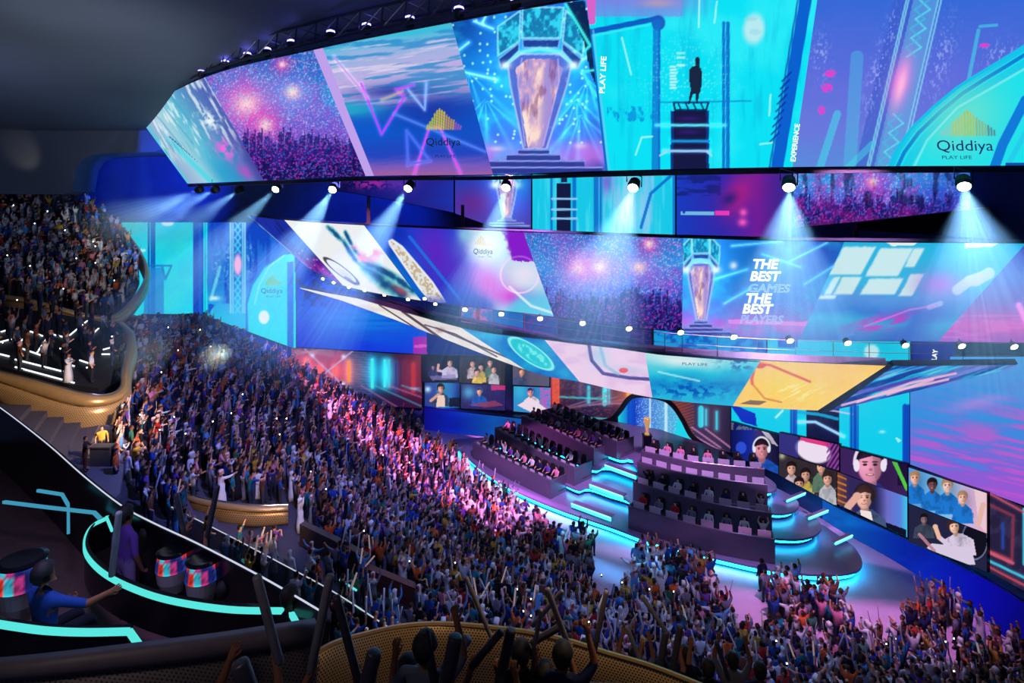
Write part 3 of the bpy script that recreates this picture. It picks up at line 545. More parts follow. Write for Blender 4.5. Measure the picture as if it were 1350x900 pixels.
# ---- wall screens
def pic_w0(x, y, u, v):
    c = RGB(16, 215, 240, x); c = mixc(c, (40, 235, 240), .5*ss(.45, .7, fbm(x/25, y/25, 2)))
    for xx, w in ((196, 1.2), (200, 1.2), (203, 2)): c = line(c, x, y, [(xx, 293), (xx, 416)], (12, 60, 175), w, .9)
    c = mixc(c, (20, 130, 215), .75*((x > 190)&(x < 216)&(y > 352))); c = line(c, x, y, [(192, 350), (226, 350), (218, 368), (214, 352)], (10, 110, 200), 1.8, .8); c = mixc(c, (220, 250, 250), .9*ell(x, y, 221, 294, 8, 4))
    c = mixc(c, (15, 60, 190), .95*(x > 254)*(x < 268)); c = mixc(c, (20, 120, 215), .6*(x > 262)*(x < 266)); return line(c, x, y, [(190, 330), (184, 330)], (220, 250, 250), 3, .8)
def pic_w1(x, y, u, v):
    c = grad((y-293)/165, [(0, (22, 90, 210)), (.5, (40, 130, 220)), (.75, (20, 190, 230)), (1, (20, 215, 235))]); c = mixc(c, (25, 225, 240), .9*(x < 274)); c = mixc(c, (15, 60, 190), .7*ss(.5, .65, fbm(x/6, y/50, 12))*(y < 400))
    for k in (304, 307, 320, 323): c = line(c, x, y, [(k, 293), (k, 412)], (150, 225, 245), 1.2, .8)
    for k in range(12):
        ya = 293+10*k; c = line(c, x, y, [(310, ya), (317, ya+10)], (70, 225, 240), 1.3, .7*(not 3 < k < 7)); c = line(c, x, y, [(317, ya), (310, ya+10)], (70, 225, 240), 1.3, .7*(not 3 < k < 7))
    c = mixc(c, (255, 190, 235), .95*ell(x, y, 313.5, 349, 5, 14, 0, .4)); m = fbm(x/2, y/3.5, 9); c = mixc(c, (170, 210, 245), .6*ss(.55, .65, m)*np.clip(blob(x, y, 300, 345, 6, 30)+blob(x, y, 329, 345, 5, 30)+blob(x, y, 285, 350, 6, 25), 0, 1))
    c = line(c, x, y, [(290, 352), (278, 395)], (120, 230, 240), 3, .7); c = mixc(c, (235, 250, 250), .9*blob(x, y, 283, 393, 7, 3)); c = mixc(c, (15, 60, 200), .8*poly(x, y, [(275, 400), (283, 402), (275, 414)]))
    arch = [(326, 460), (325, 400), (332, 375), (348, 352), (372, 336)]; reg = poly(x, y, arch+[(388, 334), (392, 460)]); c = mixc(c, (20, 225, 236), reg); c = line(c, x, y, arch, (14, 110, 210), 2, .9); c = line(c, x, y, [(336, 400), (342, 375), (356, 350), (374, 337)], (150, 240, 230), 1.6, .8)
    c = mixc(c, (110, 225, 190), .6*blob(x, y, 355, 365, 14, 20)*reg)
    for k in range(8): c = line(c, x, y, [(351+2.6*k, 375), (351+2.6*k, 375-[3, 6, 9, 11, 8, 6, 4, 3][k])], (120, 200, 90), 1.3, .9)
    c = mixc(c, (235, 250, 250), .98*ell(x, y, 348, 418, 7, 9, 0, .15)); return mixc(c, (16, 90, 210), .9*(np.abs(x-383) < 4)*(y > 345))
def pic_w2(x, y, u, v):
    c = grad((y-345)/115+.25*(fbm(x/40, y/20, 4)-.5), [(0, (12, 40, 170)), (.4, (14, 60, 200)), (.7, (20, 95, 220)), (1, (20, 60, 220))]); c = mixc(c, (10, 12, 90), .85*ss(.48, .62, fbm(x/14, y/12, 8))*blob(x, y, 425, 375, 45, 24, -15)*1.3)
    c = mixc(c, (25, 130, 230), .7*blob(x, y, 480, 420, 60, 18)*ss(.3, .6, streaks(x, y, 50, 3, 3, 0))*1.2); c = mixc(c, (15, 20, 210), .7*ss(430, 390, x)*ss(400, 440, y)); c = mixc(c, (14, 22, 110), .9*(x > 563)); c = mixc(c, (170, 30, 170), .9*(x > 545)*(x < 563)*(y > 444)); return mixc(c, (225, 90, 190), .8*(x > 546)*(x < 562)*(np.abs(y-456) < 2))
def neon_room(c, x, y, x0, y0, x1, y1, s=1.):
    return c
def pic_n0(x, y, u, v):
    c = grad((x-390)/165, [(0, (150, 50, 95)), (.35, (165, 60, 100)), (.45, (60, 70, 120)), (.6, (30, 50, 110)), (.72, (35, 25, 60)), (1, (120, 35, 60))]); c = mixc(c, (40, 15, 60), .75*ss(500, 540, y)); c = mixc(c, (40, 20, 60), .7*ss(470, 455, y))
    c = mixc(c, (110, 80, 130), .4*(np.mod(y, 3.2) < 1)*(x < 490)); c = addc(c, (90, 30, 10), blob(x, y, 404, 487, 20, 20)+blob(x, y, 460, 489, 22, 20)); c = addc(c, (0, 90, 90), blob(x, y, 492, 490, 16, 24)+blob(x, y, 510, 492, 12, 22))
    for xx, ya, yb, w, col in ((404, 475, 498, 2.6, (255, 150, 70)), (460, 477, 502, 2.6, (255, 150, 70)), (423, 483, 492, 1.6, (255, 110, 70)), (441, 484, 494, 1.6, (255, 110, 70)), (491, 474, 510, 3, (60, 245, 230)), (507, 475, 509, 2, (60, 230, 230)), (513, 475, 509, 1.4, (70, 210, 230)), (534, 478, 516, 2, (110, 40, 70)), (545, 480, 515, 4, (190, 50, 60)), (522, 478, 515, 1, (40, 60, 140))): c = line(c, x, y, [(xx, ya), (xx, yb)], col, w, .95, 5)
    for pts in ([(402, 460), (478, 532)], [(468, 460), (400, 515)]): c = line(c, x, y, pts, (190, 170, 220), 1.2, .8)
    for p in ((412, 468), (453, 470), (452, 506), (412, 503)): c = mixc(c, (220, 225, 255), blob(x, y, p[0], p[1], 3.2, 3.2))
    for k in range(6): c = line(c, x, y, [(440+18*k, 508), (455+34*k, 536)], [(200, 110, 160), (70, 190, 215)][k % 2], 1.1, .5); c = line(c, x, y, [(385, 460+2*k), (440, 470-3*k)], (190, 140, 150), 1, .4)
    return mixc(c, (150, 190, 255), .8*blob(x, y, 547, 512, 7, 1.5))
def pic_n1(x, y, u, v):
    c = grad((x-725)/130, [(0, (150, 50, 60)), (.15, (60, 30, 60)), (.4, (35, 40, 85)), (.62, (90, 50, 70)), (.8, (190, 95, 60)), (1, (90, 60, 110))]); c = mixc(c, (35, 18, 60), .7*ss(525, 545, y))
    c = mixc(c, (235, 85, 60), .95*(x > 728)*(x < 737)*(y > 495)*(y < 532)); 
    for xx, ya, yb, w, col in ((776, 510, 530, 3, (60, 200, 225)), (797, 512, 532, 5, (70, 235, 245)), (803, 512, 531, 1.5, (70, 200, 235)), (829, 515, 523, 3, (255, 170, 80)), (765, 505, 520, 1.2, (110, 70, 110))): c = line(c, x, y, [(xx, ya), (xx, yb)], col, w, .95, 4)
    for k in range(5): c = line(c, x, y, [(735+14*k, 540-2*k), (800+14*k, 520+3*k)], (180, 130, 170), 1., .5)
    for yy in (523, 549): c = line(c, x, y, [(738, yy), (800, yy+3)], (70, 220, 225), 1.6, .7)
    return mixc(c, (170, 80, 60), .4*ss(.5, .7, fbm(x/3, y/2, 9)))
def pic_n2(x, y, u, v):
    c = grad((x-900)/70, [(0, (110, 55, 60)), (.25, (60, 50, 90)), (.6, (70, 50, 80)), (1, (30, 25, 60))]); c = mixc(c, (170, 80, 60), .5*(np.mod(y+.3*x, 4) < 1.6)*(x < 915))
    for xx, ya, yb, w in ((924, 538, 560, 6), (945, 543, 565, 1.6), (931, 540, 560, 1.4)): c = line(c, x, y, [(xx, ya), (xx, yb)], (60, 215, 235), w, .9, 4)
    for pts in ([(912, 563), (950, 590)], [(930, 565), (966, 592)], [(916, 575), (960, 600)]): c = line(c, x, y, pts, (215, 140, 200), 1.2, .7)
    return c
def pic_n3(x, y, u, v):
    c = RGB(38, 32, 62, x); c = mixc(c, (60, 50, 90), .6*ss(.5, .7, fbm(x/10, y/14, 6))); s = .42
    for pts, col, w in (([(1302, 664), (1336, 680), (1334, 738), (1304, 726)], (130, 50, 70), 2.6), ([(1304, 728), (1335, 742)], (215, 90, 110), 3), ([(1302, 738), (1352, 762)], (70, 200, 225), 2.2), ([(1352, 672), (1352, 742)], (60, 200, 225), 7), ([(1304, 650), (1352, 676)], (190, 80, 100), 1.6), ([(1300, 745), (1352, 772)], (200, 70, 80), 1.6), ([(1322, 690), (1322, 722)], (30, 70, 170), 2)): c = line(c, x, y, pts, col, w, .85, 3)
    return c
def pic_r0(x, y, u, v):
    c = RGB(18, 205, 236, x)
    c = mixc(c, (12, 40, 190), .97*poly(x, y, [(960, 530), (996, 545), (998, 562), (978, 556)]))
    c = mixc(c, (18, 14, 60), .97*(x > 1063)*(x < 1106)); c = line(c, x, y, [(1050, 556), (1075, 556), (1112, 575)], (160, 220, 255), 2.4, .95, 3); c = line(c, x, y, [(1052, 543), (1080, 546), (1104, 552)], (20, 170, 220), 3, .9)
    c = line(c, x, y, [(1092, 540), (1125, 546)], (210, 200, 255), 1.5, .8)
    for xx, w in ((1043, 2), (1047, 3), (1050, 1), (1122, 2), (1127, 4), (1131, 1), (1193, 5), (1198, 4)): c = line(c, x, y, [(xx, 535), (xx, 620)], (12, 60, 185), w, .9)
    c = line(c, x, y, [(1023, 550), (1032, 541)], (200, 250, 250), 2, .8); return mixc(c, (200, 250, 250), .8*blob(x, y, 1163, 569, 4, 2)+.8*poly(x, y, [(1180, 575), (1188, 580), (1184, 584)]))
def pic_r1(x, y, u, v):
    n = streaks(x, y, 60, 5, 6, 12); c = grad((y-490)/200+.2*(fbm(x/60, y/40, 6)-.5), [(0, (70, 150, 225)), (.35, (80, 130, 220)), (.6, (120, 100, 215)), (.85, (160, 85, 210)), (1, (150, 80, 200))]); c = mixc(c, (225, 85, 200), .6*ss(.42, .72, n)*ss(530, 610, y+.3*(x-1200))); c = mixc(c, (40, 150, 225), .5*ss(.5, .3, n)*(y < 620)); return mixc(c, (200, 140, 230), .5*blob(x, y, 1290, 530, 40, 8, -12))
def pic_portal(x, y, u, v):
    c = grad((x-815)/105, [(0, (25, 205, 225)), (.2, (20, 60, 190)), (.3, (60, 110, 215)), (.6, (90, 170, 220)), (1, (25, 200, 235))]); m, h = sparks(x, y, 1.8, 3, .4); c = mixc(c, (190, 230, 245), .7*m*(x > 838)*(x < 895))
    for xx, w in ((829, 3), (834, 3), (857, 1.5), (878, 3)): c = line(c, x, y, [(xx, 520), (xx, 575)], (210, 240, 250) if xx > 840 else (15, 70, 200), w, .8)
    return mixc(c, (30, 215, 235), .9*poly(x, y, [(885, 590), (893, 552), (905, 536), (925, 600)]))

# ---- pictures of players on the video walls
SK = (215, 160, 140)
def person_pic(c, x, y, cx, cy, s, hair=(40, 30, 40), skin=SK, shirt=(70, 100, 190), tilt=0., phones=None, lean=0., sx=1.25, arm=None):
    """head and shoulders; (cx, cy) middle of the face, s its half height"""
    c = mixc(c, shirt, poly(x, y, [(cx-s*.5+lean, cy+s*1.0), (cx+s*.5+lean, cy+s*1.0), (cx+s*1.6*sx+lean, cy+s*1.9), (cx+s*1.9*sx+lean, cy+s*4.2), (cx-s*1.9*sx+lean, cy+s*4.2), (cx-s*1.6*sx+lean, cy+s*1.9)]))
    dk = [v*.72 for v in shirt]; c = mixc(c, dk, .5*ss(.5, .62, fbm(x/(s*.7), y/(s*.9), int(cx)))*poly(x, y, [(cx-s*1.6+lean, cy+s*1.5), (cx+s*1.6+lean, cy+s*1.5), (cx+s*2+lean, cy+s*4), (cx-s*2+lean, cy+s*4)]))
    c = mixc(c, [v*.8 for v in skin], ell(x, y, cx+lean*.3, cy+s*.95, s*.36, s*.5)); c = mixc(c, hair, ell(x, y, cx+tilt, cy-s*.32, s*.86, s*.92)); c = mixc(c, skin, ell(x, y, cx, cy+s*.08, s*.66, s*.88))
    c = mixc(c, [v*.80 for v in skin], .7*poly(x, y, [(cx+s*.1, cy-s*.8), (cx+s*.7, cy-s*.6), (cx+s*.7, cy+s*.8), (cx+s*.3, cy+s*.9)])*ell(x, y, cx, cy+s*.08, s*.66, s*.88)); c = mixc(c, hair, poly(x, y, [(cx-s*.7, cy-s*.95), (cx+s*.75, cy-s*.95), (cx+s*.72, cy-s*.35), (cx+s*.1, cy-s*.5), (cx-s*.66, cy-s*.30)])*.95)
    if s > 4.5:
        for k in (-1, 1):
            c = mixc(c, (40, 25, 35), .9*ell(x, y, cx+k*s*.28, cy-s*.03, s*.13, s*.07)); c = mixc(c, (60, 35, 40), .8*ell(x, y, cx+k*s*.28, cy-s*.18, s*.18, s*.05))
        c = mixc(c, (150, 95, 90), .8*ell(x, y, cx+s*.04, cy+s*.24, s*.11, s*.08)); c = mixc(c, (150, 60, 70), .85*ell(x, y, cx, cy+s*.52, s*.24, s*.07)); c = mixc(c, (240, 230, 225), .8*ell(x, y, cx, cy+s*.51, s*.16, s*.035))
    c = c*(1-.22*(ss(-s*.2, s*.8, x-cx)*blob(x, y, cx, cy+s*.6, s*1.6, s*2.0)))[..., None]*(1+.14*blob(x, y, cx-s*.3, cy, s*.5, s*.6))[..., None]
    if phones:
        for k in (-1, 1): c = mixc(c, phones, ell(x, y, cx+k*s*.74, cy+s*.02, s*.17, s*.34))
        e = np.abs(np.hypot((x-cx)/(s*.86), (y-cy+s*.1)/(s*1.12))-1); c = mixc(c, phones, .95*(1-ss(.06, .12, e))*(y < cy))
    if arm: 
        for k in range(len(arm)-1): c = mixc(c, skin if k else shirt, 1-ss(s*.28, s*.38, seg(x, y, *arm[k], *arm[k+1])))
        c = mixc(c, skin, ell(x, y, arm[-1][0], arm[-1][1], s*.38, s*.36))
    return c
def team_pic(c, x, y, x0, y0, s):
    """friends crowding round a screen"""
    for dx, dy, h, sh in ((-2.2, -1, (30, 20, 25), (200, 180, 190)), (0, 0, (30, 24, 28), (230, 200, 90)), (2.4, -1.3, (26, 20, 26), (90, 120, 100)), (3.4, .6, (50, 34, 34), (190, 190, 200)), (-1.0, 1.4, (34, 24, 26), (240, 205, 80))): c = person_pic(c, x, y, x0+dx*s, y0+dy*s, s*.95, h, SK, sh, 0, None, 0, .8)
    return c
def pic_v(k):
    def f(x, y, u, v):
        q = 1-v
        if k == 'a0':
            c = RGB(24, 20, 40, x); c = mixc(c, (60, 40, 90), .8*blob(x, y, 571, 487, 8, 10)); c = person_pic(c, x, y, 571, 484, 3, (20, 18, 30), (150, 120, 150), (50, 50, 110)); c = person_pic(c, x, y, 593, 478, 4.8, (30, 24, 30), SK, (205, 195, 230), 0, (20, 20, 30), 0, 1.2, [(586, 490), (577, 488), (578, 481)]); return mixc(c, (140, 130, 190), .7*poly(x, y, [(566, 496), (600, 493), (602, 500), (570, 501)]))
        if k == 'a1': return team_pic(RGB(52, 42, 44, x), x, y, 634, 484, 5)
        if k == 'a2': c = RGB(90, 85, 110, x); return person_pic(c, x, y, 688, 490, 5, (90, 70, 50), SK, (70, 80, 120), 0, None, -3)
        if k == 'a3': c = grad(u, [(0, (45, 60, 140)), (.3, (50, 80, 160)), (.5, (60, 160, 210)), (.75, (50, 120, 200)), (1, (20, 40, 120))]); c = mixc(c, (190, 230, 245), blob(x, y, 564, 513, 4, 4)); c = mixc(c, (20, 20, 45), .95*poly(x, y, [(592, 524), (610, 524), (610, 536), (592, 536)])); c = person_pic(c, x, y, 581, 512, 5.6, (35, 22, 30), SK, (50, 70, 110), 0, (30, 30, 50), 0, 1.1, [(572, 535), (568, 528), (578, 520)]); return mixc(c, (235, 205, 190), poly(x, y, [(577, 521), (586, 521), (587, 536), (575, 536)]))
        if k == 'a4': c = RGB(45, 36, 100, x); c = mixc(c, (90, 190, 235), .8*blob(x, y, 618, 517, 9, 9)); c = mixc(c, (200, 50, 120), .9*(x > 648)*(y < 514)); c = person_pic(c, x, y, 632, 516, 4.6, (50, 34, 40), SK, (30, 90, 190), 0, (60, 110, 200)); return mixc(c, (150, 60, 90), .8*poly(x, y, [(618, 533), (652, 528), (664, 534), (640, 537)]))
        if k == 'a5': c = RGB(50, 140, 200, x); c = mixc(c, (190, 90, 190), .95*(x > 712)*(fbm(x/3, y/2, 5) > .45)); c = mixc(c, (60, 200, 230), .6*blob(x, y, 685, 515, 8, 12)); c = person_pic(c, x, y, 699, 517, 5.2, (60, 34, 60), (225, 150, 150), (236, 215, 232), 1, (90, 120, 220), 2, 1.15); return mixc(c, (236, 215, 232), poly(x, y, [(682, 534), (700, 524), (722, 540), (700, 543)]))
        if k == 'b0':
            c = grad(u, [(0, (14, 18, 80)), (.4, (22, 40, 150)), (.6, (60, 50, 110)), (1, (20, 20, 60))]); c = mixc(c, (50, 90, 230), .8*ell(x, y, 977, 590, 7, 8)); c = mixc(c, (120, 130, 130), .7*(y < 566-(x-962)*-.02)*(fbm(x/2, y/4, 4) > .5)); c = mixc(c, (235, 225, 240), .8*poly(x, y, [(1000, 562), (1012, 568), (1026, 588), (1016, 584)]))
            return person_pic(c, x, y, 1004, 592, 13, (30, 20, 34), (205, 130, 145), (30, 90, 200), 2, (225, 225, 240), 2, 1.1)
        if k == 'b1':
            c = RGB(52, 44, 52, x); c = mixc(c, (190, 190, 160), .9*blob(x, y, 1031, 601, 4, 4)); return team_pic(c, x, y, 1062, 626, 8.5)
        if k == 'b2': c = RGB(40, 30, 70, x); c = mixc(c, (235, 220, 240), ell(x, y, 1072, 594, 24, 15, 20)); c = mixc(c, (225, 50, 130), .95*(seg(x, y, 1058, 578, 1092, 586) < 3)); c = mixc(c, (150, 60, 160), .95*(x > 1090)*(np.sin(x*1.1+y*.7) > 0)); return mixc(c, (60, 60, 160), .6*(x < 1052))
        if k == 'b3':
            c = RGB(60, 34, 90, x); c = mixc(c, (90, 220, 70), .95*poly(x, y, [(1176, 608), (1183, 610), (1196, 640), (1195, 648)])); c = mixc(c, (30, 16, 60), .9*(x > 1183)*(y < 640)*(~inpoly(x, y, [(1176, 608), (1183, 610), (1196, 640), (1195, 648)])))
            return person_pic(c, x, y, 1147, 613, 24, (30, 20, 44), (215, 140, 170), (50, 50, 150), 2, (235, 225, 245), 0, 1.0)
        if k == 'b4':
            c = grad(u, [(0, (120, 70, 60)), (.18, (50, 40, 90)), (.55, (40, 40, 90)), (.72, (110, 110, 205)), (.9, (90, 130, 220)), (1, (60, 200, 235))]); c = mixc(c, (200, 120, 50), .9*(np.mod(y-.4*x, 8) < 2.5)*(x < 1116)); c = mixc(c, (12, 12, 34), .95*poly(x, y, [(1140, 678), (1195, 698), (1195, 712), (1140, 690)]))
            c = person_pic(c, x, y, 1139, 656, 15, (60, 38, 40), (225, 170, 155), (70, 90, 130), 3, (40, 30, 40), 3, 1.05, [(1120, 688), (1118, 668), (1130, 654)]); return mixc(c, (240, 225, 220), poly(x, y, [(1134, 672), (1148, 674), (1152, 692), (1136, 686)]))
        if k == 'b5':
            c = grad(u, [(0, (80, 150, 220)), (.5, (120, 190, 230)), (.75, (200, 180, 225)), (1, (235, 170, 190))]); 
            for cx, cy, s, sk in ((1249, 640, 10, (230, 190, 180)), (1206, 630, 9, (225, 170, 150)), (1229, 639, 9, (110, 70, 80)), (1269, 656, 9, (230, 180, 160))): c = person_pic(c, x, y, cx, cy, s*.9, (170, 130, 100) if sk[0] > 200 else (30, 20, 30), sk, (30, 120, 210), 0, None, 0, .95)
            c = mixc(c, (235, 205, 215), .8*poly(x, y, [(1284, 640), (1300, 648), (1300, 702), (1290, 690)])); return mixc(c, (225, 180, 170), 1-ss(3, 4, seg(x, y, 1290, 690, 1296, 665)))
        if k == 'b6':
            c = RGB(34, 36, 66, x); c = person_pic(c, x, y, 1218, 684, 6, (20, 16, 22), (130, 100, 110), (60, 70, 90)); c = mixc(c, (16, 16, 30), .95*ell(x, y, 1285, 712, 18, 26)); c = mixc(c, (120, 130, 170), .8*(np.abs(np.hypot((x-1285)/17, (y-712)/25)-1) < .05))
            c = person_pic(c, x, y, 1258, 694, 9, (60, 36, 40), (235, 185, 160), (215, 200, 225), -2, None, 6, 1.35, [(1250, 718), (1238, 708), (1233, 694)]); c = mixc(c, (215, 200, 225), poly(x, y, [(1228, 716), (1280, 722), (1286, 744), (1262, 744), (1222, 722)])); return mixc(c, (190, 130, 140), .9*(seg(x, y, 1212, 704, 1232, 726) < 2))
        return RGB(40, 40, 80, x)
    return f
# ------------------------------------------------------------------ the hall: stage-side wall, floor, ceiling
PLAN = catmull([Vector(p+(0,)) for p in [(-52, 62.5), (-40, 62.5), (-30, 62), (-14, 60.5), (-6.9, 58.5), (1, 57), (8, 55.5), (14.6, 52), (18.9, 46.8), (21.8, 40.6), (23.6, 36.2), (25.0, 29.6), (25.6, 22), (25.4, 12)]], 6)
def wallY(px, off=0.):
    k = (px-CX)/F; best = None
    for a, b in zip(PLAN[:-1], PLAN[1:]):
        fa, fb = a.x-k*a.y, b.x-k*b.y
        if fa*fb <= 0 and fa != fb:
            t = fa/(fa-fb); Y = a.y+(b.y-a.y)*t
            if best is None or Y < best: best = Y
    return (best or 62)-off
def W(px, py, off=.35): return P(px, py, wallY(px)*(1-off/50))

LED = led_mat('led_picture', 1.0)
MASKS = {}
class Screen:
    """a curved LED panel: bot and top are matching 3D polylines; the picture is stored pixel by pixel in its mesh"""
    def __init__(s, name, label, bot, top, painter, cat='led screen', group=None, res=1.25, depth=.35, frame=DARK, mask=None):
        bot = [Vector(b) for b in bot]; top = [Vector(t) for t in top]
        def width(L):
            q = [prj(p) for p in L]; return sum(math.hypot(float(a[0]-b[0]), float(a[1]-b[1])) for a, b in zip(q[:-1], q[1:]))
        hp = max(math.hypot(*[float(i-j) for i, j in zip(prj(a), prj(b))]) for a, b in zip(bot, top))
        nu = max(6, int(max(width(bot), width(top))/res)); nv = max(5, int(hp/res))
        def rs(L):
            d = [0.]
            for a, b in zip(L[:-1], L[1:]): d.append(d[-1]+(b-a).length)
            d = np.array(d)/d[-1]; t = np.linspace(0, 1, nu+1); A = np.array([tuple(p) for p in L]); return np.stack([np.interp(t, d, A[:, k]) for k in range(3)], -1)
        B, T = rs(bot), rs(top); vv = np.linspace(0, 1, nv+1); V = B[:, None, :]*(1-vv[None, :, None])+T[:, None, :]*vv[None, :, None]
        s.V = V; s.nu, s.nv = nu, nv
        px, py = prj(V); U = np.linspace(0, 1, nu+1)[:, None]*np.ones((1, nv+1)); VV = np.ones((nu+1, 1))*vv[None, :]
        c = np.clip(painter(px, py, U, VV), 0, 255)/255.; rgb = s2l(c).astype(np.float32)
        n = np.cross(V[-1, 0]-V[0, 0], V[nu//2, -1]-V[nu//2, 0]); n = n/np.linalg.norm(n)
        if np.dot(n, np.array([0, 0, H])-V[nu//2, nv//2]) < 0: n = -n; flip = True
        else: flip = False
        s.n = n; s.px, s.py = px, py
        N = (nu+1)*(nv+1); idx = np.arange(N).reshape(nu+1, nv+1)
        a, b, c2, d = idx[:-1, :-1].ravel(), idx[1:, :-1].ravel(), idx[1:, 1:].ravel(), idx[:-1, 1:].ravel()
        q = np.stack([a, b, c2, d] if not flip else [a, d, c2, b], -1)
        if mask is not None:
            qc = lambda A_: (A_[:-1, :-1]+A_[1:, 1:]).ravel()/2
            q = q[inpoly(qc(px), qc(py), mask)]
        base = Vector(V[nu//2, 0]); s.root = empty(name, base); tag(s.root, label, cat, group)
        me = bpy.data.meshes.new('display'); me.vertices.add(N); me.vertices.foreach_set('co', V.reshape(-1).astype(np.float32))
        me.loops.add(q.size); me.loops.foreach_set('vertex_index', q.ravel().astype(np.int32)); me.polygons.add(len(q))
        me.polygons.foreach_set('loop_start', np.arange(0, q.size, 4, dtype=np.int32)); me.polygons.foreach_set('loop_total', np.full(len(q), 4, np.int32)); me.update()
        at = me.color_attributes.new('picture', 'FLOAT_COLOR', 'POINT'); at.data.foreach_set('color', np.concatenate([rgb.reshape(-1, 3), np.ones((N, 1), np.float32)], 1).ravel())
        me.update(); link('display', me, LED, s.root)
        if mask is not None:
            me2 = me.copy(); me2.materials.clear(); cb = link('casing', me2, frame, s.root); me2.transform(Matrix.Translation(-Vector(n)*.16)); md = cb.modifiers.new('thickness', 'SOLIDIFY'); md.thickness = .1; md.offset = 0; return
        # casing: a closed box behind the display following its curve
        st = max(1, nu//14); ii = sorted(set(list(range(0, nu, st))+[nu])); ncv = Vector(n)
        ou, ov = [], []
        mb = MB(); k = len(ii); vs = []
        e = .05
        for off in (.03, depth):
            for i in ii:
                up = Vector(V[i, -1]-V[i, 0]).normalized()
                sd = Vector((0, 0, 0))
                if i == 0: sd = Vector(V[0, 0]-V[1, 0]).normalized()*e*0
                vs += [Vector(V[i, 0])-ncv*off-up*e+sd, Vector(V[i, -1])-ncv*off+up*e+sd]
        m2 = 2*k; fs = []
        for i in range(k-1):
            a0 = 2*i; fs += [(a0, a0+2, a0+3, a0+1), (m2+a0, m2+a0+1, m2+a0+3, m2+a0+2), (a0, m2+a0, m2+a0+2, a0+2), (a0+1, a0+3, m2+a0+3, m2+a0+1)]
        fs += [(0, 1, m2+1, m2), (m2-2, 2*m2-2, 2*m2-1, m2-1)]
        mb.add(vs, fs); mb.build('casing', frame, s.root)
    def at(s, X, Y, lift=.04):
        d = (s.px-X)**2+(s.py-Y)**2; k = int(np.argmin(d)); i, j = divmod(k, s.nv+1); i = min(i, s.nu-1); j = min(j, s.nv-1)
        J = np.array([[s.px[i+1, j]-s.px[i, j], s.px[i, j+1]-s.px[i, j]], [s.py[i+1, j]-s.py[i, j], s.py[i, j+1]-s.py[i, j]]])
        t = np.linalg.solve(J, np.array([X-s.px[i, j], Y-s.py[i, j]])); p = s.V[i, j]+(s.V[i+1, j]-s.V[i, j])*t[0]+(s.V[i, j+1]-s.V[i, j])*t[1]
        return Vector(p+s.n*lift)
    def write(s, txt, org, ex, ey, m, size=1., bold=0., shear=0., outline=0., name='lettering', space=1.):
        """lettering glowing on the screen: org = left end of the baseline, ex / ey = one em along and up"""
        cu = bpy.data.curves.new('t', 'FONT'); cu.body = txt; cu.size = 1; cu.offset = bold; cu.shear = shear; cu.resolution_u = 3; cu.space_character = space
        if outline: cu.fill_mode = 'NONE'; cu.bevel_depth = outline; cu.bevel_resolution = 0
        o = bpy.data.objects.new('t', cu); COL.objects.link(o); dg = bpy.context.evaluated_depsgraph_get(); me = bpy.data.meshes.new_from_object(o.evaluated_get(dg))
        bpy.data.objects.remove(o); bpy.data.curves.remove(cu)
        vs = [s.at(org[0]+v.co.x*ex[0]+v.co.y*ey[0], org[1]+v.co.x*ex[1]+v.co.y*ey[1], .04+v.co.z*.3) for v in me.vertices]; fs = [tuple(p.vertices) for p in me.polygons]
        return pydata(name, vs, fs, m, s.root)

# floor of the pit
FLOORM = mat('polished_pit_floor', (.62, .40, .62), .38, 0, noise=.12, scale=1.5)
fl = MB().prism([(-60, -2), (45, -2), (45, 66), (-60, 66)], -.4, 0).build('floor', FLOORM); tag(fl, kind='structure')
# the wall behind the stage, with a dark blue finish above the screens
WALLM = mat('blue_acoustic_wall', (.02, .05, .20), .8, noise=.35, scale=.6)
A = [Vector((p.x, p.y, 0)) for p in PLAN]; B = [Vector((p.x, p.y, 28)) for p in PLAN]
th = []
for i, p in enumerate(PLAN):
    t = (PLAN[min(i+1, len(PLAN)-1)]-PLAN[max(i-1, 0)]); nrm = Vector((-t.y, t.x, 0)).normalized(); nrm = nrm if nrm.dot(Vector((p.x-0, p.y-20, 0))) > 0 else -nrm; th.append(nrm*.6)
tag(MB().strip(A, B, th).build('wall_back', WALLM), kind='structure')
# ceiling: falls from the rig over the audience to the far wall; its wavy underside carries the soft bulkhead
CEILM = mat('dark_ceiling_plaster', (.105, .12, .155), .65, noise=.5, scale=.09)
cv = []; nx, ny = 24, 16
for j in range(ny+1):
    for i in range(nx+1):
        X = -75+150*i/nx; Y = -4+68*j/ny; cv.append((X, Y, 36-9.2*(max(0, Y-10)/54)**1.1))
cf = [(j*(nx+1)+i, (j+1)*(nx+1)+i, (j+1)*(nx+1)+i+1, j*(nx+1)+i+1) for j in range(ny) for i in range(nx)]
ce = pydata('ceiling', cv, cf, CEILM, None, True); md = ce.modifiers.new('thickness', 'SOLIDIFY'); md.thickness = .4; md.offset = -1 ; tag(ce, kind='structure')
# bulkhead over the upper tier (dark soffit that ends in a rounded corner)
sf = [P(-60, 255, 56), P(40, 256, 56), P(84, 256, 56), P(95, 252, 56), P(97, 240, 56), P(100, 222, 56), P(108, 210, 56), P(122, 203, 56), P(160, 201, 56), P(205, 200, 56), P(260, 170, 56), P(260, 90, 56), P(-60, 90, 56)]
mb = MB(); n = len(sf); vs = sf+[v+Vector((-2, 6.0, 0)) for v in sf]; mb.add(vs, [tuple(range(n)), tuple(range(n, 2*n))[::-1]]+[(i, n+i, n+(i+1) % n, (i+1) % n) for i in range(n)])
tag(mb.build('wall_bulkhead', CEILM), kind='structure')

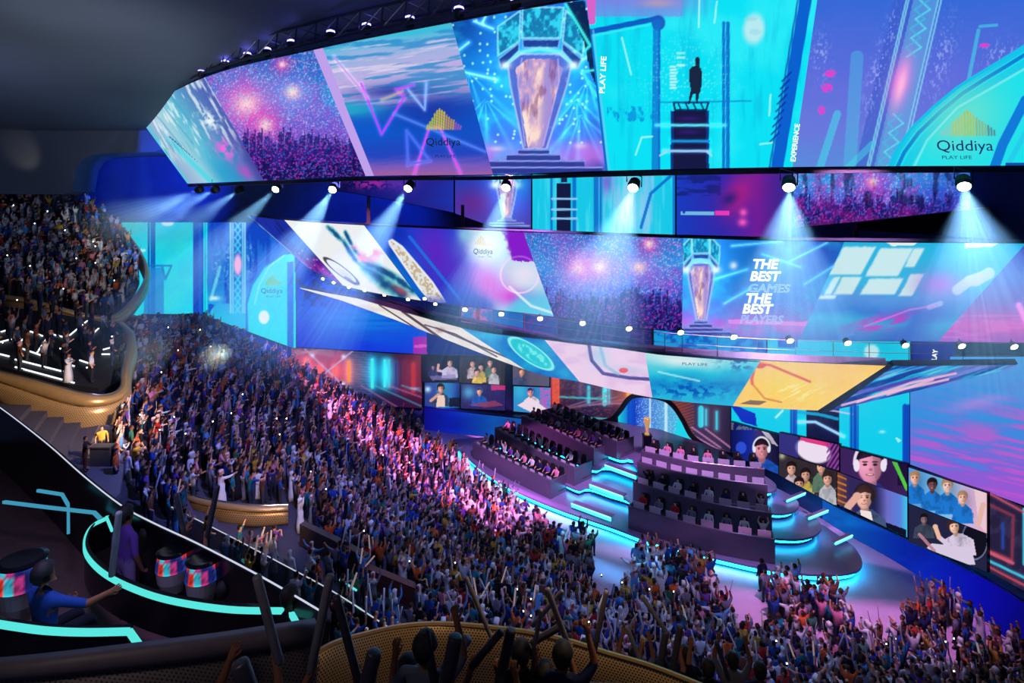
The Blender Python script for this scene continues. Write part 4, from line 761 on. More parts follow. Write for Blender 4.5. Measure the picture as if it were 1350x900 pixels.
# ------------------------------------------------------------------ LED rings
def ring(sep, n=6):
    """sep: list of (top px,py,Y, bottom px,py,Y); returns per-panel polylines"""
    T = [P(*s[:3]) for s in sep]; B = [P(*s[3:]) for s in sep]; return catmull(T, n), catmull(B, n), n
def panel(rg, i, j=None):
    T, B, n = rg; j = i+1 if j is None else j
    return B[i*n:j*n+1], T[i*n:j*n+1]
SCR = {}
U = ring([(178, 148, 56, 247, 242, 52), (270, 102, 41, 348, 238, 44), (413, 66, 33.2, 482, 232, 37.5), (595, 30, 28, 650, 230, 32.5), (773, -1, 24.6, 798, 225, 29.2), (1084, -45, 22, 1045, 220, 26.5), (1370, -72, 22.5, 1368, 218, 25.8)])
for i, (nm, lab, pic) in enumerate([('u0', 'pale cyan and white streaked screen, leftmost of the huge upper ring', pic_u0), ('u1', 'screen with confetti over a cheering crowd high in the upper ring', pic_u1),
        ('u2', 'screen with a pink and blue light trail sky in the upper ring', pic_u2), ('u3', 'screen with a crystal trophy under a scoreboard in the upper ring', pic_u3),
        ('u4', 'cyan screen with a dark standing figure above stairs in the upper ring', pic_u4), ('u5', 'blue violet city screen with a big cyan arch, rightmost of the upper ring', pic_u5)]):
    SCR[nm] = Screen('led_screen', lab, *panel(U, i), pic, group='screens of the huge upper ring', depth=.2)
M_ = ring([(325, 284, 51.5, 405, 352, 51), (375, 290, 48.6, 452, 376, 47.7), (480, 297, 41, 555, 396, 40.6), (690, 306, 33.5, 730, 417, 35.1), (901, 314, 28.6, 899, 438, 31), (1113, 319, 26.4, 1054, 447, 29.4), (1352, 321, 25.7, 1237, 450, 28.9), (1480, 322, 25.6, 1400, 452, 28.6)])
for i, (nm, lab, pic) in enumerate([('m0', 'dark blue and magenta screen at the far left tip of the middle ring', pic_m0), ('m1', 'white screen with teal and coral ink splash in the middle ring', pic_m1), ('m2', 'blue screen with white bar and pink white glow in the middle ring', pic_m2),
        ('m3', 'screen with confetti over a cheering crowd in the middle ring', pic_m3), ('m4', 'screen with a crystal trophy and bold white slogan in the middle ring', pic_m4), ('m5', 'cyan screen with pale window blocks in the middle ring', pic_m5), ('m6', 'violet and pink screen at the right end of the middle ring', pic_m6)]):
    SCR[nm] = Screen('led_screen', lab, *panel(M_, i), pic, group='screens of the middle ring', depth=.25)
L_ = ring([(470, 393, 50, 520, 421, 50), (608, 432, 42.5, 692, 487, 44.5), (718, 448, 37.5, 764, 503, 41.2), (850, 463, 33.5, 860, 524, 38), (1003, 475, 31, 966, 535, 36), (1168, 482, 29.6, 1078, 541, 34), (1178, 482.5, 29.5, 1096, 541, 33.8), (1341, 481, 29.4, 1330, 486, 29.6)])
for i, (nm, lab, pic) in enumerate([('l0', 'white screen with thin dark lines at the left of the lowest ring', pic_l0), ('l1', 'blue screen with a turquoise oval in the lowest ring', pic_l1), ('l2', 'pale pink screen with a curved glass edge in the lowest ring', pic_l2),
        ('l3', 'turquoise sea screen with white cloud in the lowest ring', pic_l3), ('l4', 'yellow and orange screen with red brush lines in the lowest ring', pic_l4)]):
    SCR[nm] = Screen('led_screen', lab, *panel(L_, i), pic, group='screens of the lowest ring', depth=.4)
SCR['l5'] = Screen('led_screen', 'blue screen with long pink light streaks at the right of the lowest ring', *panel(L_, 6), pic_l5, group='screens of the lowest ring', depth=.3)
tipT = [P(395, 379, 52), P(430, 386, 51), P(470, 393, 50)]; tipB = [P(397, 380.5, 52), P(450, 396, 51), P(520, 421, 50)]
SCR['lt'] = Screen('led_screen', 'slim white screen tapering to a point at the left tip of the lowest ring', tipB, tipT, lambda x, y, u, v: pic_l0(x, y, u, v), group='screens of the lowest ring', depth=.3)
bb = MB().strip([Vector(v)-Vector((0, 0, 0)) for v in panel(L_, 5)[0]], panel(L_, 5)[1], Vector((0.1, .3, .02))).build('black_gap_panel', BLACK); tag(bb, 'black blank strip between the yellow and the blue streaked lowest screens', 'panel')
bs = [P(478, 398, 50.5), P(600, 425, 46), P(690, 440, 43)]
# back band between upper and middle ring
Bk = [('b0', 'dark blue back screen with a magenta patch under the upper ring', [(440, 234, 47), (520, 234, 44), (598, 232, 42)], [(440, 250, 47), (520, 264, 44), (598, 280, 42)], pic_b0), ('b1', 'small back screen with a trophy on violet beside the cyan one', [(600, 232, 42), (650, 231, 40.5), (700, 230, 39)], [(600, 281, 42), (650, 299, 40.5), (700, 301, 39)], pic_b1),
      ('b2', 'cyan back screen with dark stairs between upper and middle ring', [(702, 230, 39), (800, 229, 37), (890, 228, 35.6)], [(702, 302, 39), (800, 308, 37), (890, 311, 35.6)], pic_b2), ('b3', 'dark violet back screen with a magenta figure blur between the rings', [(892, 228, 35.6), (970, 226, 34.6), (1044, 224, 34)], [(892, 311, 35.6), (970, 313, 34.6), (1044, 316, 34)], pic_b3),
      ('b4', 'back screen with magenta and blue confetti crowd between the rings', [(1046, 224, 34), (1170, 222, 33), (1292, 222, 32.4)], [(1046, 300, 34), (1170, 288, 33), (1292, 276, 32.4)], pic_b4), ('b5', 'blue back screen at the far right between the rings', [(1294, 222, 32.4), (1340, 221, 32), (1400, 221, 32)], [(1294, 275, 32.4), (1340, 266, 32), (1400, 260, 32)], pic_b5)]
for nm, lab, tp, bt, pic in Bk: SCR[nm] = Screen('led_screen', lab, [P(*b) for b in bt], [P(*t) for t in tp], pic, group='back screens between the rings', depth=.3)
# wall screens: px polylines on the wall plan
def wscr(nm, lab, tops, bots, pic, cat='led screen', group='tall screens on the back wall', off=.35, **k):
    xs = sorted(set([t[0] for t in tops]+[b[0] for b in bots]+list(np.arange(min(t[0] for t in tops)+1, max(t[0] for t in tops), 14))))
    ti = lambda L, x: float(np.interp(x, [q[0] for q in L], [q[1] for q in L]))
    SCR[nm] = Screen('led_screen' if cat == 'led screen' else 'video_wall_screen', lab, [W(x, ti(bots, x), off) for x in xs], [W(x, ti(tops, x), off) for x in xs], pic, cat=cat, group=group, depth=.3, **k)
wscr('w0', 'cyan screen with thin dark blue verticals beside the gold upper tier', [(150, 293), (270, 293)], [(150, 416), (270, 416)], pic_w0)
wscr('w1', 'cyan city screen with arch on the left back wall', [(270.5, 293), (390, 293)], [(270.5, 416), (390, 460)], pic_w1)
wscr('w2', 'deep blue screen with dark cloud on the back wall', [(391, 330), (560, 330), (700, 360)], [(391, 457), (560, 467), (700, 474)], pic_w2)
wscr('n0', 'neon tunnel screen with orange and teal tubes and a white cross', [(384, 458), (556, 468)], [(384, 528), (556, 538)], pic_n0, group='neon room screens along the wall foot')
wscr('n1', 'neon room screen with teal tubes left of the portal', [(726, 480), (845, 500)], [(726, 545), (845, 560)], pic_n1, group='neon room screens along the wall foot', off=.9, mask=[(726, 481), (845, 500.5), (842, 520.5), (836, 521), (828, 526), (817, 541), (806, 553), (798, 556), (726, 544)])
wscr('n2', 'red brown neon room screen right of the portal', [(862, 502), (964, 530)], [(862, 568), (964, 602)], pic_n2, group='neon room screens along the wall foot', off=.9, mask=[(864, 503), (963, 531), (963, 601), (946, 596), (930, 588), (912, 574), (901, 554), (889, 536), (876, 526), (863, 522)])
wscr('n3', 'dark neon frame screen at the far right of the wall', [(1301, 646), (1356, 672)], [(1301, 752), (1356, 782)], pic_n3, group='neon room screens along the wall foot')
wscr('r0', 'cyan screen with black doorway under the lowest ring', [(958, 500), (1199, 500)], [(958, 553), (1199, 614)], pic_r0)
wscr('r1', 'blue and pink dusk screen at the right of the wall', [(1200, 470), (1356, 470)], [(1200, 612), (1356, 668)], pic_r1)
ga, gb = 'player pictures on the left video wall', 'player pictures on the right video wall'
for nm, lab, x0, x1, ty, by in (('a0', 'video screen of a man in white with headphones, top left of left wall', 555, 604, (468, 469), (503, 504)), ('a1', 'video screen of friends crowding together, top of left wall', 606, 665, (469, 472), (504, 507)), ('a2', 'video screen of a man half hidden by the lowest ring', 676, 724, (472, 474), (507, 509)),
        ('a3', 'video screen of a man in a dark jacket with headset', 560, 606, (504, 505), (536, 538)), ('a4', 'video screen of a man in a blue shirt at a desk', 608, 666, (506, 508), (538, 541)), ('a5', 'video screen of a player in a white hoodie by pink lettering', 677, 727, (509, 511), (542, 546))):
    wscr(nm, lab, [(x0, ty[0]), (x1, ty[1])], [(x0, by[0]), (x1, by[1])], pic_v(nm), 'video screen', ga, .7, res=.8)
for nm, lab, x0, x1, ty, by in (('b0', 'video screen of a smiling man with white headphones on blue', 963, 1026, (556, 574), (598, 625)), ('b1', 'video screen of friends in yellow shirts, left of the headset man', 1027, 1103, (597, 621), (626, 667)), ('b2', 'video screen of a tilted white cap above the friends', 1027, 1106, (570, 586), (596, 620)),
        ('b3', 'video screen with a close face in white headphones and a green bar', 1108, 1196, (589, 612), (622, 655)), ('b4', 'video screen of a man with hands on his cheeks', 1104, 1196, (622, 655), (664, 708)), ('b5', 'video screen of a cheering team in blue shirts', 1198, 1301, (616, 650), (663, 703)), ('b6', 'video screen of a laughing man in a pale sweater raising his fist', 1198, 1301, (664, 704), (714, 753))):
    wscr(nm, lab, [(x0, ty[0]), (x1, ty[1])], [(x0, by[0]), (x1, by[1])], pic_v(nm), 'video screen', gb, .7, res=.8)

# lettering shown on the screens
TW = emis('white_led_lettering', hexl(240, 250, 255), 1.3, False); TD = emis('dark_led_lettering', hexl(22, 40, 110), 1., False); TB = emis('black_led_lettering', hexl(30, 26, 40), 1., False)
TP = emis('pale_outline_lettering', hexl(165, 200, 245), 1., False)
SCR['u4'].write('PLAY LIFE', (797, 123), (0.6, -11.5), (-10.0, -.9), TW, bold=.02)
SCR['u5'].write('EXPERIENCE', (1048, 213), (1.1, -9.0), (-9.4, -.8), TW, bold=.02)
SCR['u5'].write('Qiddiya', (1234, 198), (24.0, 0), (-2, -20), TD, bold=.0)
SCR['u5'].write('PLAY LIFE', (1241, 209), (9.4, 0), (-1, -6.5), TD)
SCR['u2'].write('Qiddiya', (562, 191), (14.6, 0), (-1, -14), TB)
SCR['u2'].write('PLAY LIFE', (574, 207), (6.2, 0), (0, -5), TD)
SCR['w1'].write('Qiddiya', (344, 386), (9.2, 0), (0, -9), TD)
SCR['w1'].write('PLAY LIFE', (351, 392), (4.6, 0), (0, -3.6), TD)
SCR['m2'].write('Qiddiya', (624, 334), (8.2, .1), (1, -10), TB, bold=.01)
SCR['m2'].write('PLAY LIFE', (631, 339), (4.2, 0), (0, -3.4), TB)
SCR['l3'].write('PLAY LIFE', (899, 480), (8.0, .3), (0, -5), TD)
for k, (t, x, y, out) in enumerate((('THE', 991, 353, 0), ('BEST', 988, 369, 0), ('GAMES', 985, 384, 1), ('THE', 982, 398, 0), ('BEST', 978, 412, 0), ('PLAYERS', 975, 425, 1))):
    if out: SCR['m4'].write(t, (x, y), (17.6 if t == 'GAMES' else 14.6, .2), (3.6, -15), TP, outline=.03)
    else: SCR['m4'].write(t, (x, y), (18.2, .2), (4.0, -17.2), TW, bold=.042)
def hill_mark(scr, x0, y0, w, cols):
    for k in range(len(cols)): pass
# mark of upright bars above the small word on the middle ring
vs = []; fs = []
for k, hh in enumerate([4, 7, 10, 13, 12, 10, 8, 6, 5, 4, 3]):
    x = 627+2.1*k; q = [(x, 322+.25*k), (x+1.3, 322+.25*k), (x+1.5, 322+.25*k-hh), (x+.2, 322+.25*k-hh)]; n = len(vs); vs += [SCR['m2'].at(*p) for p in q]; fs.append((n, n+1, n+2, n+3))
pydata('bar_mark', vs, fs, emis('yellow_led_mark', hexl(225, 185, 60), 1., False), SCR['m2'].root)

# upper ring: rim beam, truss with its violet lamps
U_T, U_B = U[0], U[1]
rim = MB(); rim.strip([v+Vector((0, .10, -.08)) for v in U_B], [v+Vector((0, .10, -.28)) for v in U_B], Vector((0, .25, 0))); o = rim.build('rim_beam', GREYM); tag(o, 'grey rim beam running under the huge upper ring of screens', 'beam')
tr = empty('lighting_truss', U_T[6]); tag(tr, 'dark curved lighting truss above the huge upper ring', 'truss')
ch1 = [v+Vector((0, .2, .45)) for v in U_T]; ch2 = [v+Vector((0, .6, 1.7)) for v in U_T]; ch3 = [v+Vector((0, 1.8, 1.2)) for v in U_T]
MB().tube(ch1, .09, 6).tube(ch2, .09, 6).tube(ch3, .09, 6).build('chord', GREYM, tr)
mb = MB()
for i in range(len(ch1)-1):
    mb.tube([ch1[i], ch2[i+1]], .045, 5).tube([ch2[i], ch1[i]], .045, 5).tube([ch2[i], ch3[i+1]], .04, 5).tube([ch1[i+1], ch3[i]], .04, 5)
mb.build('lacing', GREYM, tr)
VI = emis('violet_lamp_lens', (0.16, 0.14, 1.0), 10.)
for i, (x, y) in enumerate([(186, 128), (222, 108), (243, 99), (266, 92), (297, 80), (326, 70), (352, 64), (384, 54), (436, 42), (483, 33), (540, 24), (605, 12), (680, 2)]):
    Y = float(np.interp(x, [178, 270, 413, 595, 773], [56, 41, 33.2, 28, 24.6]))+.3; c = P(x, y+6, Y); r = empty('truss_lamp', c); tag(r, 'small violet truss lamp, number %s along the upper truss from its left end' % ['one', 'two', 'three', 'four', 'five', 'six', 'seven', 'eight', 'nine', 'ten', 'eleven', 'twelve', 'thirteen'][i], 'lamp', 'violet lamps on the upper truss')
    MB().lathe([(.12, -.28), (.22, -.2), (.24, .18), (.2, .22)], c, 10).build('lamp_body', BLACK, r); MB().lathe([(.24, .225), (.22, .30), (.08, .36)], c, 10).build('lens', VI, r)

# spotlights hung below the upper ring with their light cones in the stage haze
def haze_mat(name, col, d):
    """thin stage haze: densest round the axis of the cone it fills, thinning out to its skin and its far end (object space: x, y across, -z along, 1 unit = whole cone)"""
    if name in MATS: return MATS[name]
    m = bpy.data.materials.new(name); m.use_nodes = True; nt = m.node_tree; nt.nodes.clear(); N = nt.nodes.new; K = nt.links.new
    tc = N('ShaderNodeTexCoord'); sp = N('ShaderNodeSeparateXYZ'); K(tc.outputs['Object'], sp.inputs[0])
    def mth(op, a, b=None, c=None):
        q = N('ShaderNodeMath'); q.operation = op
        for i, v in enumerate((a, b, c)):
            if v is None: continue
            if isinstance(v, (int, float)): q.inputs[i].default_value = v
            else: K(v, q.inputs[i])
        return q.outputs[0]
    zz = mth('MULTIPLY', sp.outputs[2], -1.0); zs = mth('MAXIMUM', zz, .03)
    x2 = mth('MULTIPLY', sp.outputs[0], sp.outputs[0]); y2 = mth('MULTIPLY', sp.outputs[1], sp.outputs[1]); rr = mth('DIVIDE', mth('SQRT', mth('ADD', x2, y2)), zs)
    edge = mth('SUBTRACT', 1.0, rr); edge = mth('MAXIMUM', edge, 0.0); edge = mth('POWER', edge, .8); far = mth('MULTIPLY', mth('POWER', mth('MAXIMUM', mth('SUBTRACT', 1.0, zz), 0.0), .8), mth('MULTIPLY_ADD', zz, 2.6, .25))
    an = mth('ARCTAN2', sp.outputs[1], sp.outputs[0]); cv_ = N('ShaderNodeCombineXYZ'); K(mth('MULTIPLY', an, 4.0), cv_.inputs[0]); K(mth('MULTIPLY', rr, 5.0), cv_.inputs[1]); nz = N('ShaderNodeTexNoise'); nz.inputs['Scale'].default_value = 2.2; nz.inputs['Detail'].default_value = 1.; K(cv_.outputs[0], nz.inputs['Vector'])
    st_ = mth('MULTIPLY_ADD', nz.outputs['Fac'], 5.0, -1.7); st_ = mth('MAXIMUM', st_, .15)
    dn = mth('MULTIPLY', mth('MULTIPLY', mth('MULTIPLY', edge, far), st_), d)
    v = N('ShaderNodeVolumeScatter'); v.inputs['Color'].default_value = (*col, 1); v.inputs['Anisotropy'].default_value = .0; K(dn, v.inputs['Density'])
    o = N('ShaderNodeOutputMaterial'); K(v.outputs[0], o.inputs['Volume']); MATS[name] = m; return m
def beam_cone(c, d, L, ang, mt):
    """cone mesh in its own space: apex region at the origin, radius 1 at distance 1, scaled to size by the object"""
    n = 24; vs = [(rr*math.cos(2*math.pi*k/n), rr*math.sin(2*math.pi*k/n), -q) for q, rr in ((.03, .05), (1., 1.)) for k in range(n)]
    o = MB().add(vs, [(k, n+k, n+(k+1) % n, (k+1) % n) for k in range(n)]+[tuple(range(n)), tuple(range(n, 2*n))[::-1]]).build('light_beam', mt); rad = math.tan(math.radians(ang/2))*L
    o.location = c; o.rotation_euler = rot_to(d).to_euler(); o.scale = (rad, rad, L); return o
BEAM = haze_mat('thin_stage_haze', (.45, .72, 1.0), .20)
def rot_to(d): return Vector((0, 0, -1)).rotation_difference(Vector(d).normalized()).to_matrix()
LENS = emis('spotlight_lens', (.75, .9, 1.0), 30.)
def rig_spot(x, y, Y, tx, ty, tY, ang, power, L, where, big=1.):
    c = P(x, y, Y); t = P(tx, ty, tY); d = (t-c).normalized(); R = rot_to(d); r = empty('spotlight', c)
    tag(r, 'white spotlight under the upper ring, beam %s' % where, 'spotlight', 'spotlights under the upper ring')
    s = .26*big
    MB().lathe([(.10*big, .30*big), (.26*big, .24*big), (.30*big, -.1*big), (s, -.28*big)], c, 12, R).build('lamp_body', BLACK, r)
    MB().lathe([(s*.92, -.285*big), (s*.8, -.33*big), (s*.2, -.36*big)], c, 12, R).build('lens', LENS, r)
    side = R @ Vector((1, 0, 0)); MB().tube([c+side*.36*big, c+side*.38*big+Vector((0, 0, .5)), c-side*.38*big+Vector((0, 0, .5)), c-side*.36*big], .035, 6).build('yoke', GREYM, r)
    sp = spot('beam_light', c+d*.45, c+d*10, (.45, .72, 1.0), power, ang, .5, .12)
    hz = beam_cone(c+d*.2, d, L, ang, BEAM); tag(hz, 'pale blue haze lit by the spotlight beam falling %s' % where, 'light beam', 'spotlight beams in the stage haze', 'stuff')
SPOTS = [(263, 250, 51, 110, 310, 61, 20, 'over the upper tier'), (284, 250, 49, 160, 315, 60, 18, 'left, second from the ring end'), (316, 250, 47, 215, 320, 56, 18, 'left, third from the ring end'), (366, 247, 43.5, 280, 330, 37, 20, 'left, above the cyan city screen'),
         (440, 247, 40, 390, 330, 34, 22, 'above the dark tip of the middle ring'), (540, 245, 36, 480, 340, 31, 24, 'left, above the white ink screen'), (668, 243, 32.5, 640, 350, 28, 26, 'down over the small trophy screen'), (836, 243, 29, 800, 350, 25, 34, 'down over the cyan back screen'),
         (1040, 241, 26, 1040, 350, 23, 42, 'down over the slogan screen'), (1270, 240, 25, 1290, 350, 22, 44, 'down over the cyan window screen, rightmost')]
for x, y, Y, tx, ty, tY, ang, wh in SPOTS: rig_spot(x, y, Y, tx, ty, tY, ang, 16000*(Y/30)**1.5*(.28 if x < 330 else .5 if x < 380 else 1.), 10.5*(Y/30)+1, wh, 1.0 if x > 500 else 1.05)
# blue beams at the tip of the upper ring
for i, (tx, ty) in enumerate(((120, 220), (150, 270), (190, 300))):
    c = P(184, 140, 55.5); t = P(tx, ty, 56); d = (t-c).normalized(); spot('beam_light', c, c+d*5, (.25, .5, 1.0), 16000, 16, .5, .15)
    o = beam_cone(c, d, [13, 13, 12][i], 16, haze_mat('blue_stage_haze', (.3, .5, 1), .12)); tag(o, 'blue haze beam at the upper ring tip, %s of three' % ['outermost', 'middle', 'innermost'][i], 'light beam', 'blue beams at the ring tip', 'stuff')

# middle ring: catwalk below it with rail and warm spotlights
ct = [(408, 366), (470, 383), (560, 410), (650, 428), (735, 444), (850, 462), (900, 467), (1000, 474), (1100, 478), (1200, 481), (1340, 481), (1420, 481)]
CWK = catmull([G(x, y, 13.75) for x, y in ct], 4)
inw = [Vector((.10, 1, 0)).normalized()*.7]*len(CWK)
o = MB().strip([v+Vector((0, 0, -.12)) for v in CWK], CWK, inw).build('catwalk', mat('catwalk_deck', (.01, .015, .04), .5, .3, noise=.3)); tag(o, 'dark curved catwalk between the middle and the lowest ring', 'catwalk')
rl = empty('catwalk_railing', CWK[20]); tag(rl, 'thin grey railing along the catwalk above the lowest ring', 'railing')
MB().tube([v+Vector((0, .1, 1.05)) for v in CWK], .02, 5).tube([v+Vector((0, .1, .55)) for v in CWK], .014, 5).build('rail', GREYM, rl)
for k in range(0, len(CWK), 2): MB().tube([CWK[k]+Vector((0, .1, 0)), CWK[k]+Vector((0, .1, 1.05))], .02, 5).build('post', GREYM, rl)
# dark netting and pieces of screen glimpsed through the slot over the catwalk
SL = [('s1', 'narrow dark screen glimpsed over the catwalk, at its left', [(470, 384), (540, 396), (606, 404)], [(470, 388), (540, 408), (606, 420)], lambda x, y, u, v: RGB(14, 26, 80, x)),
      ('s2', 'narrow pink and cyan screen glimpsed over the catwalk', [(608, 400), (650, 405), (690, 410)], [(608, 424), (650, 430), (690, 436)], lambda x, y, u, v: mixc(mixc(RGB(40, 110, 190, x), (190, 90, 170), ss(.4, .6, fbm(x/5, y/6, 4))*(x < 650)), (120, 20, 60), .8*(np.abs(x-630) < 2.5))),
      ('s3', 'narrow blue screen with purple netting over the catwalk', [(692, 410), (770, 418), (858, 424)], [(692, 438), (770, 450), (858, 461)], lambda x, y, u, v: mixc(mixc(RGB(20, 26, 90, x), (40, 90, 170), (x < 735)*.7), (120, 40, 150), .6*ss(.5, .7, fbm(x/6, y/3, 9)))),
      ('s4', 'narrow cyan screen over the catwalk behind the trophy screen', [(862, 428), (940, 434), (1010, 440)], [(862, 462), (940, 468), (1010, 473)], lambda x, y, u, v: mixc(RGB(24, 150, 215, x), (14, 80, 190), .8*ss(.5, .65, fbm(x/7, y/5, 4)))),
      ('s5', 'narrow bright cyan screen with a white patch over the catwalk', [(1012, 440), (1110, 445), (1200, 447)], [(1012, 473), (1110, 477), (1200, 480)], lambda x, y, u, v: mixc(mixc(RGB(22, 195, 228, x), (200, 235, 240), .9*ell(x, y, 1149, 464, 10, 10, 0, .3)), (15, 60, 190), .8*(x < 1052)*(x > 1025)*(y < 458))),
      ('s6', 'narrow dark blue screen with white lettering over the catwalk, rightmost', [(1202, 447), (1290, 449), (1410, 450)], [(1202, 480), (1290, 480), (1410, 480)], lambda x, y, u, v: mixc(mixc(RGB(15, 20, 130, x), (40, 80, 150), .8*(x > 1262)), (60, 190, 225), .6*(x > 1300)*ss(.5, .7, fbm(x/8, y/6, 3))))]
for nm, lab, tp, bt, pic in SL:
    Yf = lambda x: float(np.interp(x, [470, 610, 720, 860, 1000, 1200, 1400], [54, 47, 42.5, 38.5, 36, 33.5, 33]))
    SCR[nm] = Screen('led_screen', lab, [P(x, y, Yf(x)) for x, y in bt], [P(x, y-4, Yf(x)) for x, y in tp], pic, group='screens glimpsed over the catwalk', depth=.2)
SCR['s6'].write('PLAY', (1233, 479), (1.2, -8), (-9, -1), TW, bold=.03)
WARM = emis('warm_spot_lens', (1.0, .95, .82), 9.)
for i, (x, y) in enumerate([(426, 367), (440, 372), (460, 378), (481, 382), (507, 388), (538, 394), (560, 393), (574, 400), (589, 394), (613, 407), (661, 413), (712, 419), (768, 425), (829, 432), (897, 437), (967, 443), (1041, 448), (1117, 451), (1193, 454), (1267, 455), (1336, 456)]):
    Y = float(np.interp(x, [405, 452, 555, 730, 899, 1054, 1237, 1400], [51, 47.7, 40.6, 35.1, 31, 29.4, 28.9, 28.6]))-.25; c = P(x, y, Y); r = empty('floodlight', c); nt_ = ['first', 'second', 'third', 'fourth', 'fifth', 'sixth', 'seventh', 'eighth', 'ninth', 'tenth', 'eleventh', 'twelfth', 'thirteenth', 'fourteenth', 'fifteenth', 'sixteenth', 'seventeenth', 'eighteenth', 'nineteenth', 'twentieth', 'last'][i]
    tag(r, 'round white floodlight under the middle ring, %s counted from its left tip' % nt_, 'floodlight', 'floodlights under the middle ring')
    R = rot_to(Vector((0, -1, -.6))); s = .5 if x < 600 else .66; a = .24*s
    MB().lathe([(.10*s, .34*s), (.22*s, .26*s), (a*1.08, -.02*s), (a*1.08, -.10*s)], c, 12, R).build('lamp_body', BLACK, r); MB().lathe([(a, -.105*s), (a*.7, -.13*s), (a*.2, -.14*s)], c, 12, R).build('lens', WARM, r)
    MB().tube([c+Vector((0, .08, .1)), c+Vector((0, .25, .55))], .03, 5).build('bracket', GREYM, r)
# hanger columns between the rings
for (x, y0, y1, Y, lab) in ((486, 246, 300, 46, 'left'), (610, 270, 306, 41.5, 'middle'), (1128, 294, 318, 33.5, 'right')):
    a, b = P(x, y0, Y), P(x, y1, Y); o = MB().box((a+b)/2, (.22, .22, abs(a.z-b.z))).build('hanger_post', GREYM); tag(o, 'short pale steel post between upper and middle ring, the %s one' % lab, 'post')
dk = MB().strip([P(1130, 303, 31.8), P(1350, 318, 31.2), P(1450, 320, 31)], [P(1130, 293, 31.8), P(1350, 268, 31.2), P(1450, 258, 31)], Vector((0, .4, 0))).build('dark_slab', BLACK); tag(dk, 'black wedge panel below the confetti back screen at the right', 'panel')
# ------------------------------------------------------------------ plinth and stage terraces
BLUEP = mat('deep_blue_gloss_plinth', (.004, .02, .55), .25, 0, noise=.25, scale=.5)
pl_pts = [G(x, y, 0) for x, y in [(560, 566), (600, 571), (690, 581), (760, 585), (860, 592), (930, 605), (1000, 637), (1060, 668), (1110, 700), (1190, 745), (1290, 813), (1356, 864), (1460, 960)]]
pc = catmull(pl_pts, 4)
def ptop(p):
    px, py = prj(p); z = float(np.interp(float(px), [560, 690, 960, 1110, 1190, 1300, 1356], [2.2, 2.1, 1.0, 1.5, 1.75, 2.35, 2.5])); return Vector((p.x, p.y, z))
def wall_at(p):
    px, py = prj(p); Y = wallY(float(px), .0); return Vector(((float(px)-CX)/F*Y, Y, ptop(p).z))
T_ = [ptop(p) for p in pc]
o = MB().strip(pc, T_, Vector((.0, .25, 0))).build('wall_plinth', BLUEP); tag(o, kind='structure')
o = MB().strip(T_, [wall_at(p)+Vector((0, .3, 0)) for p in pc], Vector((0, 0, -.12))).build('trim_ledge', mat('ledge_dark_blue', (.01, .02, .09), .3, .1, noise=.3)); tag(o, kind='structure')
def pic_plinth_glow(x, y, u, v):  # blue light on the gloss plinth, painted into an added emissive skin
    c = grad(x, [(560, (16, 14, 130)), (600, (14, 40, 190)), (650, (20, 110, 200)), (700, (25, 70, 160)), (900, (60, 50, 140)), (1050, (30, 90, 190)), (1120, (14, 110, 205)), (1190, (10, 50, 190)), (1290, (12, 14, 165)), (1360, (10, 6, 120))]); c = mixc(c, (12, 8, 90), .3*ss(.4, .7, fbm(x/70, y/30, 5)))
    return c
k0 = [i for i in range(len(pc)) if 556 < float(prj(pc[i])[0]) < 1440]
for nm, lab, lo, hi in (('f0', 'added glowing skin on the deep blue plinth, foot of the left wall', 556, 700), ('f1', 'added glowing skin on the deep blue plinth, foot of the right wall', 985, 1440)):
    kk = [i for i in range(len(pc)) if lo < float(prj(pc[i])[0]) < hi]; SCR[nm] = Screen('plinth_glow', lab, [pc[i]+Vector((-.04, -.06, .02)) for i in kk], [T_[i]+Vector((-.04, -.06, -.08)) for i in kk], pic_plinth_glow, cat='plinth glow', depth=.05)
# stage floor of four terraces
STG = mat('violet_stage_floor', (.20, .14, .30), .30, .1, noise=.12, scale=1.2)
RIS = mat('dark_stage_riser', (.02, .02, .05), .5, .1)
CYAN = emis('cyan_edge_light', hexl(20, 205, 245), 13.)
CYS = emis('cyan_step_light', hexl(70, 215, 240), 2.0)
terr = [
 (.6, [(598, 579), (606, 592), (622, 608), (645, 626), (683, 648), (741, 672), (801, 692), (850, 710), (900, 724), (950, 736), (1000, 747), (1050, 755), (1095, 757), (1127, 753), (1137, 741), (1127, 722), (1109, 708), (1090, 695)], [(1040, 668), (980, 630), (900, 594), (760, 586), (640, 576)]),
 (1.2, [(652, 584), (700, 612), (741, 636), (763, 645), (776, 642), (800, 650), (826, 658), (838, 668), (900, 690), (960, 702), (1021, 709), (1055, 710), (1076, 704), (1083, 693), (1074, 682), (1052, 672)], [(1010, 650), (960, 622), (900, 590), (760, 580), (690, 574)]),
 (1.8, [(678, 563), (700, 578), (740, 598), (768, 614), (788, 618), (799, 614), (820, 620), (838, 628), (848, 640), (900, 658), (960, 670), (1015, 676), (1037, 676), (1050, 671), (1053, 663), (1045, 654), (1028, 645)], [(990, 628), (940, 606), (880, 580), (760, 568), (700, 560)]),
 (2.4, [(712, 552), (760, 580), (812, 603), (832, 604), (842, 617), (900, 632), (960, 643), (1008, 648), (1022, 645), (1022, 637), (1010, 628)], [(980, 612), (952, 594), (920, 582), (870, 566), (812, 556), (740, 546)])]
